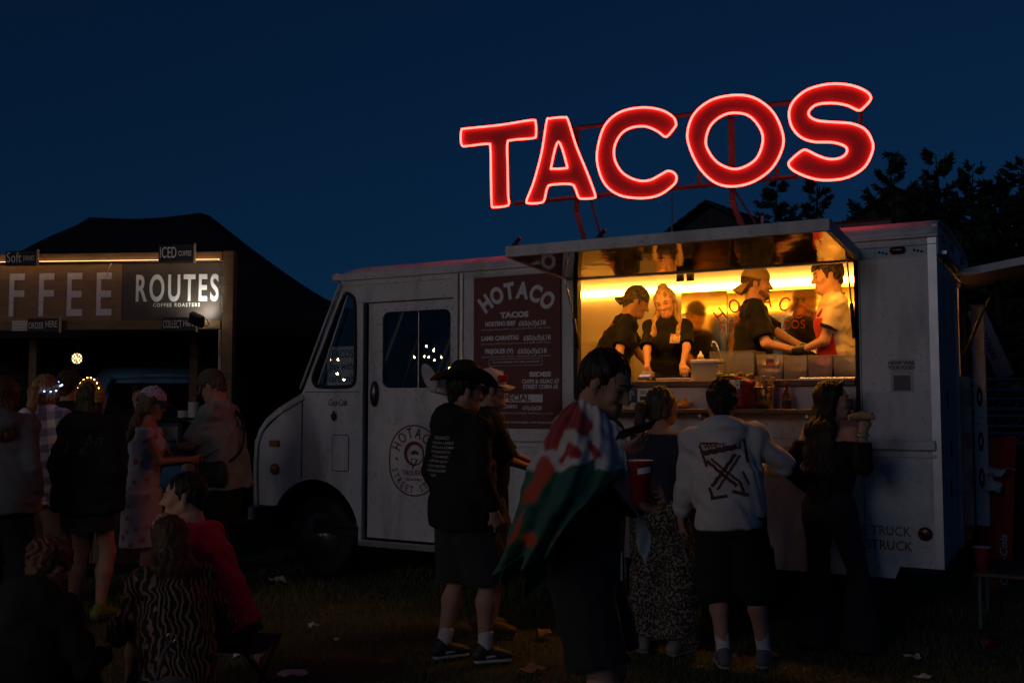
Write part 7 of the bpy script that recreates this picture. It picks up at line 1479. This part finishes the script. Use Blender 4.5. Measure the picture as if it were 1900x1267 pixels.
# black marquee behind the stall
m_can = M('marquee_black', (0.010, 0.010, 0.012), 0.8, var=0.3, scale=2)
def marquee(label, x0, x1, y0, y1, ze, pk, nm='marquee', walls=('back',)):
    mq = thing(nm, label, 'marquee', ((x0 + x1) / 2, (y0 + y1) / 2, 0)); cx, cy = (x0 + x1) / 2, (y0 + y1) / 2; m = MB(); N = 49
    def hgt(x, y):
        xa, xb = pk[0][0], pk[-1][0]; yc = pk[0][1]
        if x <= xa: d = (xa - x) / (xa - x0); z = pk[0][2]
        elif x >= xb: d = (x - xb) / (x1 - xb); z = pk[-1][2]
        else: f = (x - xa) / max(xb - xa, 1e-6); d = 0; z = pk[0][2] + (pk[-1][2] - pk[0][2]) * f - 0.05 * math.sin(math.pi * f)
        e = abs(y - yc) / ((yc - y0) if y < yc else (y1 - yc)); d = max(d, e); return ze + (z - ze) * (1 - d) ** 1.12 - 0.10 * math.sin(math.pi * min(d, 1)) 
    m.grid(lambda u, v: (x0 + (x1 - x0) * u - cx, y0 + (y1 - y0) * v - cy, hgt(x0 + (x1 - x0) * u, y0 + (y1 - y0) * v)), N, 33); solid(m.build('canopy', m_can, mq, True), 0.004)
    for a, b_ in (((x0, y0), (x1, y0)), ((x1, y0), (x1, y1)), ((x0, y1), (x1, y1)), ((x0, y0), (x0, y1))):
        v = MB(); v.grid(lambda u, w: (a[0] + (b_[0] - a[0]) * u - cx, a[1] + (b_[1] - a[1]) * u - cy, ze - 0.28 * w - 0.02 * abs(math.sin(12 * u)) * w), 33, 3); solid(v.build('valance', m_can, mq), 0.004)
    for x in (x0 + 0.04, x1 - 0.04):
        for y in (y0 + 0.04, y1 - 0.04): MB().tube([(x - cx, y - cy, 0), (x - cx, y - cy, ze)], 0.022, 8).build('leg', m_chair, mq)
    for w_ in walls:
        a, b_ = {'back': ((x0, y1 - 0.02), (x1, y1 - 0.02)), 'right': ((x1 - 0.02, y0), (x1 - 0.02, y1)), 'left': ((x0 + 0.02, y0), (x0 + 0.02, y1))}[w_]
        v = MB(); v.grid(lambda u, w: (a[0] + (b_[0] - a[0]) * u - cx, a[1] + (b_[1] - a[1]) * u - cy + 0.03 * math.sin(40 * u), ze * w), 61, 2); solid(v.build('wall_sheet', m_can, mq, True), 0.004)
    return mq
marquee('black twin peaked marquee behind the coffee stall', -8.2, -1.75, 11.6, 15.2, 2.62, [(-5.62, 13.2, 4.07), (-4.13, 13.2, 4.14)], walls=('back', 'right'))
marquee('lower black marquee between the stall and the truck', -3.1, 1.6, 15.6, 19.0, 2.95, [(-0.9, 17.2, 4.0), (-0.4, 17.2, 4.0)], walls=('back', 'left'))
marquee('added black gazebo outside the frame on the right, blocking sky light', 6.3, 9.8, 4.2, 8.4, 2.5, [(7.9, 6.3, 3.7), (8.2, 6.3, 3.7)], walls=('right',))  # added out of view to keep blue sky light off the truck's rear
# stage lamp under the marquee
lp = thing('stage_lamp', 'round multicoloured led stage lamp glowing inside the marquee', 'lamp', W(143, 665, 11.9)); lp.scale = (0.68, 0.68, 0.68); MB().lathe([(0.06, 0.14), (0.10, 0.12), (0.105, 0.0), (0.098, -0.004)], (0, 0, 0), 20, 'y').build('lamp_body', m_black, lp, True); MB().tube([(0.11, 0.05, 0), (0.11, 0.05, 0.18), (-0.11, 0.05, 0.18), (-0.11, 0.05, 0)], 0.008).tube([(0, 0.05, 0.18), (0, 0.05, 1.0)], 0.012).build('yoke', m_black, lp, True)
cl = [(1.0, 0.75, 0.35), (1.0, 0.35, 0.12), (0.7, 1.0, 0.5)]
for k in range(19):
    rr = 0 if k == 0 else (0.042 if k < 7 else 0.080); a = k * 1.047 if k < 7 else (k - 7) * 0.5236; c3 = cl[k % 3]
    MB().lathe([(0.016, 0.0), (0.013, -0.008), (0.0, -0.011)], (rr * math.cos(a), -0.004, rr * math.sin(a)), 10, 'y').build('lens', M('stage_led_%d' % (k % 3), c3, 0.3, var=0, emit=c3, estr=(3.0, 1.6, 2.2)[k % 3]), lp, True)
# van parked behind the counter
vn = thing('parked_van', 'dark blue van parked under the marquee behind the stall', 'van', (-4.45, 12.2, 0), R_(3)); m_van = M('van_paint', (0.10, 0.24, 0.42), 0.35, var=0.1); m_vg = M('van_glass', (0.01, 0.012, 0.015), 0.08, var=0)
MB().box(-0.90, 0.90, 0.55, 2.4, 0.55, 2.02, 0.14).build('van_body', m_van, vn, True); MB().box(-0.86, 0.86, -0.15, 0.56, 0.45, 1.12, 0.12).build('van_bonnet', m_van, vn, True)
q = MB(); q.add([(-0.70, 0.30, 1.18), (0.70, 0.30, 1.18), (0.62, 0.53, 1.82), (-0.62, 0.53, 1.82)], [(0, 1, 2, 3)]); solid(q.build('windscreen', m_vg, vn), 0.01)
for sg in (-1, 1): MB().tube([(sg * 0.76, 0.26, 1.12), (sg * 0.68, 0.50, 1.80), (sg * 0.60, 0.535, 1.90)], 0.035, 8).build('pillar', m_van, vn, True)
MB().tube([(-0.62, 0.535, 1.90), (0, 0.545, 1.92), (0.62, 0.535, 1.90)], 0.038, 8).build('roof_edge', m_van, vn, True)
for sg in (-1, 1):
    for y in (0.25, 2.0): MB().lathe([(0.15, 0), (0.30, 0.0), (0.32, 0.04), (0.32, 0.16), (0.30, 0.2)], (sg * 0.80 - (0.1 if sg > 0 else -0.1) - 0.1, y, 0.32), 20, 'x').build('tyre', m_rubber, vn, True)
    MB().box(sg * 0.45, sg * 0.78, -0.17, -0.13, 0.72, 0.92, 0.02).build('headlight', m_steel, vn)
# ------------------------------------------------------------------ right background
m_bark = M('bark', (0.035, 0.025, 0.018), 0.9); m_leaf, t, b, tc = node_mat('conifer_needles', 0.7); n1 = noise(t, tc.outputs['Object'], 1.5, 3); r = ramp(t, [(0.3, (0.018, 0.028, 0.014)), (0.7, (0.045, 0.06, 0.028))]); t.links.new(n1, r.inputs[0]); t.links.new(r.outputs[0], b.inputs['Base Color'])
def conifer(label, px, Y, ytop, spread, seed, dens=1.0, base=0.12, lift=0.5):
    rg = np.random.default_rng(seed); top = W(px, ytop, Y); H = top[2]; tr = thing('conifer_tree', label, 'tree', (top[0], Y, 0), 0, 'conifers behind the truck')
    wob = lambda z: np.array([0.10 * math.sin(z * 0.9 + seed), 0.08 * math.sin(z * 0.7 + 2 * seed), 0]) * (z / H)
    MB().tube([wob(z) + np.array([0, 0, z]) for z in np.linspace(0, H, 14)], [0.16 * (1 - 0.96 * k / 13) for k in range(14)], 7).build('trunk', m_bark, tr, True)
    bm = MB(); V = []; Fq = []
    nb = int(85 * dens)
    for k in range(nb):
        f = base + (1 - base) * (k + rg.uniform(0, 1)) / nb; z = f * H; a = rg.uniform(0, 6.28); ln = spread * (1 - f) ** 0.75 * rg.uniform(0.5, 1.35) + 0.12
        d = np.array([math.cos(a), math.sin(a), 0]); P = []; m_ = 7
        for i in range(m_): s_ = i / (m_ - 1); P.append(wob(z) + np.array([0, 0, z]) + d * ln * s_ + np.array([0, 0, ln * (-0.10 * s_ + lift * s_ ** 2.4)]))
        bm.tube(P, [0.028 * (1 - 0.85 * i / (m_ - 1)) * (1.2 - f) for i in range(m_)], 4, caps=False)
        nl = int(70 + 210 * ln)
        for j in range(nl):
            s_ = rg.uniform(0.15, 1.02); i = min(int(s_ * (m_ - 1)), m_ - 2); p = P[i] + (P[i + 1] - P[i]) * (s_ * (m_ - 1) - i)
            dr = unit(d * rg.uniform(0.4, 1.0) + rg.normal(size=3) * 0.24 + np.array([0, 0, 0.18])); l_ = rg.uniform(0.08, 0.24) * (1.10 - 0.35 * f); w_ = unit(np.cross(dr, rg.normal(size=3))) * l_ * 0.13
            n = len(V); V += [p, p + dr * l_ * 0.55 + w_, p + dr * l_, p + dr * l_ * 0.55 - w_]; Fq.append((n, n + 1, n + 2, n + 3))
    bm.build('branches', m_bark, tr); link('crown', npmesh('crown', V, Fq), m_leaf, tr)
for a in (('broad dark conifer behind the letter o of the sign', 1440, 21, 345, 2.1, 1, 1.4, 0.15, 0.35), ('narrow conifer spire right of the sign post', 1510, 22, 328, 0.8, 2, 1.0, 0.2, 0.5), ('low bending conifer between sign and vent', 1572, 22, 380, 1.0, 3, 0.8, 0.2, 0.6), ('spiky conifer above the roof vent', 1652, 20, 288, 1.3, 4, 1.0, 0.2, 0.7), ('tall pointed conifer, highest of the row', 1748, 20, 284, 1.5, 5, 1.1, 0.15, 0.75), ('forked conifer above the rear of the truck', 1808, 21, 312, 1.3, 6, 1.1, 0.15, 0.7), ('conifer at the right edge of the sky', 1893, 20, 305, 1.7, 7, 1.2, 0.12, 0.6), ('low dense conifer filling in behind the rear flap', 1850, 17, 362, 2.2, 8, 1.8, 0.02, 0.2), ('second low dense conifer behind the truck corner', 1700, 24, 345, 2.6, 9, 1.6, 0.05, 0.25)): conifer(*a)
# two dark house roofs
m_brick = M('house_render', (0.06, 0.055, 0.05), 0.9); m_tile = M('roof_slate', (0.035, 0.034, 0.038), 0.7, var=0.3, scale=12)
def house(label, px, Y, ypk, yev, w, rz, group='houses behind the trees'):
    p = W(px, ypk, Y); e = W(px, yev, Y)[2]; h = thing('house', label, 'house', (p[0], Y, 0), rz, group); pk = p[2]; d = 6.0
    MB().box(-w, w, 0, d, 0, e - 0.003).build('walls', m_brick, h); [MB().add([(-w, yy, e), (w, yy, e), (0, yy, pk - 0.1)], [(0, 1, 2)]).build('gable', m_brick, h) for yy in (0.0, d)]
    for sg in (-1, 1):
        rf_ = MB(); ov = 0.35; rows_ = 9
        for k in range(rows_):
            a, c = k / rows_, (k + 1.15) / rows_; f = lambda s_: (sg * (w + ov) * (1 - s_), pk - (pk - e + (pk - e) / w * ov) * (1 - s_)); (xa, za), (xc, zc) = f(a), f(min(c, 1)); rf_.add([(xa, -0.4, za + 0.06), (xa, d + 0.4, za + 0.06), (xc, d + 0.4, zc + 0.02), (xc, -0.4, zc + 0.02)], [(0, 1, 2, 3)])
        solid(rf_.build('roof', m_tile, h), 0.05)
    for xx in (-0.5 * w, 0.5 * w):
        wn = box('window', m_dark, h, xx - 0.5, xx + 0.5, -0.03, -0.004, e * 0.55, e * 0.85, 0.01)
        for k in (-1, 1): box('pane', M('house_glass', (0.02, 0.025, 0.03), 0.1), wn, xx + k * 0.24 - 0.21, xx + k * 0.24 + 0.21, -0.045, -0.031, e * 0.57, e * 0.83, 0)
house('dark gabled house behind the left sign post', 1322, 30, 378, 470, 2.6, R_(-38)); house('dark gabled house half hidden by the conifers', 1668, 36, 352, 420, 2.2, R_(-32))
po = W(1246, 352, 24); fp_ = thing('flag_pole', 'thin pale pole standing behind the truck below the letter c', 'pole', (po[0], 24, 0)); MB().tube([(0, 0, 0), (0, 0, po[2])], [0.04, 0.022], 8).build('pole', M('pole_pale', (0.35, 0.36, 0.38), 0.5), fp_, True); MB().lathe([(0.02, 0), (0.035, 0.03), (0.0, 0.06)], (0, 0, po[2]), 10).build('finial', MATS['pole_pale'], fp_, True)
# stack of aluminium truss sections behind the rear door
m_truss = M('truss_aluminium', (0.32, 0.35, 0.38), 0.4, 0.7)
def wz(py, Y): return W(1850, py, Y)[2]
for k, py in enumerate((702, 738, 770, 802)):
    Y = 10.6; z0 = wz(py + 24, Y); z1 = wz(py, Y); tr = thing('truss_section', ('topmost', 'second', 'third', 'lowest visible')[k] + ' of the aluminium truss sections stacked behind the truck', 'truss', (4.75, Y, z0), R_(-6), 'stacked truss sections'); h = z1 - z0
    for y in (0, 0.22):
        for z in (0.018, h - 0.012): MB().tube([(-0.9 + 0.04 * k, y, z), (1.6, y, z)], 0.016, 8).build('chord', m_truss, tr, True)
    br = MB()
    for j in range(14): x = -0.85 + j * 0.175; br.tube([(x, 0, 0.02), (x + 0.0875, 0, h - 0.015)], 0.006, 5).tube([(x + 0.0875, 0, h - 0.015), (x + 0.175, 0, 0.02)], 0.006, 5)
    tag(br.build('lattice', m_truss, tr), kind='stuff')
pz = wz(830, 10.6); pal = thing('equipment_case', 'dark flight case carrying the stacked truss sections', 'case', (5.05, 10.75, 0), R_(-6)); MB().box(-1.25, 1.35, -0.25, 0.45, 0.05, pz - 0.01, 0.02).build('case_body', m_dark, pal)
for x in (-1.0, 1.1): MB().box(x - 0.04, x + 0.04, -0.262, -0.252, 0.06, pz - 0.02, 0.002).build('case_trim', m_alu, pal)
tk = thing('water_tank', 'pale blue round tank behind the open rear door', 'tank', (4.62, 11.6, 0), 0); q = SDF(0.02); q.cap((0, 0, 0.3), (0, 0, W(1835, 650, 11.6)[2] - 0.3), 0.42, 0.40, 0.02); q.cut((0, 0, 0.004), (0, 0, -1)); q.build('tank_body', M('tank_blue', (0.10, 0.17, 0.24), 0.5), tk)
MB().lathe([(0.09, 0), (0.09, 0.05), (0.07, 0.06)], (0, 0, W(1835, 650, 11.6)[2] + 0.085), 14).build('tank_cap', m_black, tk, True)
lb_ = thing('leaning_board', 'pale lettered board leaning above the truss stack', 'board', (W(1868, 695, 10.7)[0], 10.72, wz(700, 10.6) + 0.004), R_(-6)); MB().box(-0.09, 0.09, -0.012, 0.012, 0.0, 0.80, 0.004).build('board', M('board_pale', (0.22, 0.24, 0.26), 0.6), lb_, rot=(0, R_(-22), 0)); text('lettering', 'WINDOW', 0.10, m_black, lb_, (-0.16, -0.016, 0.40), 0.9, 0.01, tilt=R_(112))
# red litter bin with paper, step, cup, can
b0 = W(1836, 992, 8.6); bn = thing('litter_bin', 'tapered red card litter bin stuffed with paper behind the door', 'bin', (b0[0], 8.6, 0), R_(20)); hb = W(1836, 815, 8.6)[2]
m = MB(); w0, w1 = 0.11, 0.16; m.add([(-w0, -w0, 0.0), (w0, -w0, 0.0), (w0, w0, 0.0), (-w0, w0, 0.0), (-w1, -w1, hb), (w1, -w1, hb + 0.04), (w1, w1, hb), (-w1, w1, hb)], [(0, 3, 2, 1)] + [(i, (i + 1) % 4, 4 + (i + 1) % 4, 4 + i) for i in range(4)]); solid(m.build('bin_wall', M('bin_red', (0.60, 0.045, 0.03), 0.5), bn), 0.006)
text('lettering', 'Coca-Cola', 0.11, m_white, bn, (0.03, -0.150, 0.25), 0.9, 0.012, tilt=R_(88), shear=0.3)
m_paper = M('paper_white', (0.62, 0.62, 0.62), 0.8, var=0.08)
def crumple(name, label, loc, s_, seed, rz=0.0, flat=0.35, mat=None):
    rg = np.random.default_rng(seed); ph_ = rg.uniform(0, 6.28, 6); o = MB(); o.grid(lambda u, v: ((u - .5) * s_, (v - .5) * s_ * 0.7, s_ * flat * (0.30 + 0.22 * math.sin(5 * u + ph_[0]) * math.cos(4 * v + ph_[1]) + 0.12 * math.sin(11 * u + 7 * v + ph_[2])) + s_ * flat * 0.3 * abs(math.sin(3 * u + ph_[3]))), 10, 8)
    ob = o.build(name, mat or m_paper, None, loc=loc, rot=(0, 0, rz)); solid(ob, 0.001); tag(ob, label, 'litter', 'litter around the stalls'); return ob
c = crumple('paper_napkin', 'white paper sheet sticking out above the red bin', tuple(W(1850, 880, 8.35) - np.array([0, 0, 0.03])), 0.24, 1, 0.3, 0.5); c2 = crumple('paper_napkin', 'folded white napkin hanging on the red bin', tuple(W(1833, 905, 8.35)), 0.16, 2, 0.8, 0.9); c2.rotation_euler = (R_(70), 0.2, 0.3)
s0 = W(1828, 1050, 7.3); stp = thing('folding_step', 'low folding step with dark mat below the rear door', 'step', (s0[0], 7.3, 0), TA); hz_ = W(1828, 1050, 7.3)[2]
MB().box(-0.05, 0.36, -0.32, 0.42, hz_ - 0.03, hz_, 0.006).build('step_top', m_wood, stp); MB().box(-0.02, 0.33, -0.20, 0.30, hz_ + 0.001, hz_ + 0.008, 0.002).build('mat', M('mat_dark', (0.03, 0.028, 0.025), 0.9, bump=0.8), stp)
for x in (-0.02, 0.32):
    for y in (-0.27, 0.37): MB().tube([(x, y, hz_ - 0.03), (x, y, 0)], 0.014, 8).build('leg', m_alu, stp)
c0 = W(1803, 1075, 7.05); cu2 = thing('paper_cup', 'red paper cup left standing on the folding step', 'cup', (float(s0[0] + TEX[0] * 0.0 - TEY[0] * 0.24), float(7.3 + TEX[1] * 0.0 - TEY[1] * 0.24), hz_), 0)
MB().lathe([(0.040, 0.0), (0.056, 0.16), (0.059, 0.163), (0.058, 0.168), (0.053, 0.163), (0.039, 0.005), (0, 0.004)], n=22).build('cup_wall', M('cup_red2', (0.36, 0.04, 0.045), 0.5, var=0.25, scale=25), cu2, True); MB().lathe([(0.0585, 0.1685), (0.0588, 0.171)], n=22).build('cup_lip', m_white, cu2)
def gpt(px, py, z=0.0): 
    d = W(px, py, 10.0) - np.array([0, 0, CAM_H]); return np.array([0, 0, CAM_H]) + d * ((z - CAM_H) / d[2])
g_ = gpt(1838, 1200); cn = thing('drink_can', 'crushed red drink can lying on the grass at the right', 'can', (g_[0], g_[1], 0.034), R_(20)); MB().lathe([(0.024, -0.060), (0.033, -0.052), (0.033, 0.02), (0.031, 0.03), (0.033, 0.052), (0.026, 0.060)], (0, 0, 0), 18, 'x').build('can_wall', M('can_red', (0.30, 0.02, 0.02), 0.3, 0.5), cn, True); MB().lathe([(0.024, 0.0), (0.022, 0.002)], (-0.0615, 0, 0), 16, 'x').build('can_end', m_alu, cn)
for i, (px, py, s_, lb, fl) in enumerate(((458, 1235, 0.17, 'large crumpled white napkin on the grass at the lower left', 0.8), (545, 1257, 0.16, 'flattened pale wrapper at the bottom edge', 0.25), (581, 1170, 0.07, 'small white paper ball on the grass', 0.9), (624, 1190, 0.05, 'tiny torn paper scrap near the paper ball', 0.3), (514, 1082, 0.15, 'curled bluish wrapper on the grass by the truck wheel', 0.4), (1692, 1224, 0.10, 'torn white paper below the rear of the truck', 0.3), (1712, 1262, 0.09, 'torn paper at the bottom edge on the right', 0.3), (985, 1250, 0.16, 'brown paper wrapper on the grass between the feet', 0.25), (1010, 1178, 0.13, 'brown food wrapper behind the sandalled feet', 0.3))):
    g_ = gpt(px, py); crumple('litter_paper', lb, (g_[0], g_[1], 0.012), s_, 20 + i, 0.6 * i, fl, M('wrapper_brown', (0.26, 0.16, 0.09), 0.8) if 'brown' in lb else None)
# festoon of bulbs strung over the stalls out of frame on the left; only the small bulbs are seen again as points in the cab windows
fs = thing('festoon_lights', 'string of warm bulbs on the left, with large ones added to light the crowd', 'string lights', (0, 0, 0)); m_bulb = M('festoon_bulb', (0.9, 0.7, 0.4), 0.3, var=0, emit=(1.0, 0.62, 0.28), estr=150.0); m_bulbw = M('festoon_white', (0.9, 0.9, 0.85), 0.3, var=0, emit=(1.0, 0.9, 0.6), estr=150.0)
fpts = []
n_ = -TEY
for px, py, dd, wv_ in ((790, 643, 9.0, 1), (804, 650, 9.0, 1), (769, 663, 9.5, 0), (787, 662, 9.5, 0), (795, 663, 9.5, 0), (805, 668, 9.5, 0), (818, 663, 9.5, 0), (791, 681, 9.5, 0), (833, 684, 9.5, 0), (599, 667, 9.5, 0), (616, 669, 9.5, 0), (629, 668, 9.5, 0), (628, 694, 9.5, 0), (640, 705, 9.5, 0)):
    p0 = np.array([0, 0, CAM_H]); d = W(px, py, 10) - p0; pl_ = TW(0, 0.037, 0); w_ = p0 + d * ((pl_ - p0) @ TEY / (d @ TEY)); rf_ = d - 2 * (d @ n_) * n_; rf_ /= np.linalg.norm(rf_[:2]); fpts.append((w_ + rf_ * dd, wv_))
for p, wv_ in fpts:
    MB().lathe([(0.008, 0.03), (0.010, 0.02), (0.017, 0.0), (0.015, -0.012), (0.0, -0.020)], p, 12).build('bulb', m_bulbw if wv_ else m_bulb, fs, True); MB().lathe([(0.014, 0.085), (0.014, 0.052)], p, 8).build('socket', m_black, fs)
for p in ((-7.4, 3.4, 2.75), (-6.7, 2.7, 2.85), (-6.0, 2.1, 2.95), (-5.3, 1.5, 3.0), (-4.6, 0.9, 3.05), (-3.9, 0.3, 3.1), (-3.2, -0.3, 3.15)):  # large bulbs added along the string to light the crowd
    p = np.array(p); fpts.append((p, 0)); MB().lathe([(0.012, 0.05), (0.016, 0.035), (0.030, 0.0), (0.028, -0.02), (0.0, -0.034)], p, 12).build('bulb', M('crowd_fill_bulb', (0.9, 0.7, 0.4), 0.3, var=0, emit=(1.0, 0.66, 0.36), estr=210.0), fs, True); MB().lathe([(0.014, 0.085), (0.014, 0.052)], p, 8).build('socket', m_black, fs)
ps_ = sorted([p for p, _ in fpts], key=lambda p: p[1]); MB().tube([q_ + np.array([0, 0, 0.09]) for q_ in ps_], 0.006, 5).build('cable', m_black, fs)
for p in (ps_[0] + np.array([0.2, -0.4, 0]), ps_[-1] + np.array([-0.2, 0.4, 0])): MB().tube([(p[0], p[1], 0), (p[0], p[1], p[2] + 0.15)], 0.03, 8).build('pole', m_timber, fs)
# trees added out of view on the right, blocking sky light on the truck's rear
for k, (x, y, sc_, rz) in enumerate(((9.5, 15.0, 1.0, 1.0), (10.5, 11.5, 0.9, 2.3), (9.0, 18.5, 1.1, 4.0), (11.0, 8.0, 1.0, 5.0), (12.5, 5.0, 1.05, 0.5), (12.0, 13.5, 1.15, 3.3))):
    src = bpy.data.objects[('conifer_tree.004', 'conifer_tree.006', 'conifer_tree.007')[k % 3]]
    c = src.copy(); COL.objects.link(c); c.location = (x, y, 0); c.scale = (sc_ * 1.2, sc_ * 1.2, sc_); c.rotation_euler = (0, 0, rz); c['label'] = 'added conifer outside the right edge, ' + ('first', 'second', 'third', 'fourth', 'fifth', 'sixth')[k] + ' of the row beyond the frame'
    for ch in src.children: d = ch.copy(); COL.objects.link(d); d.parent = c
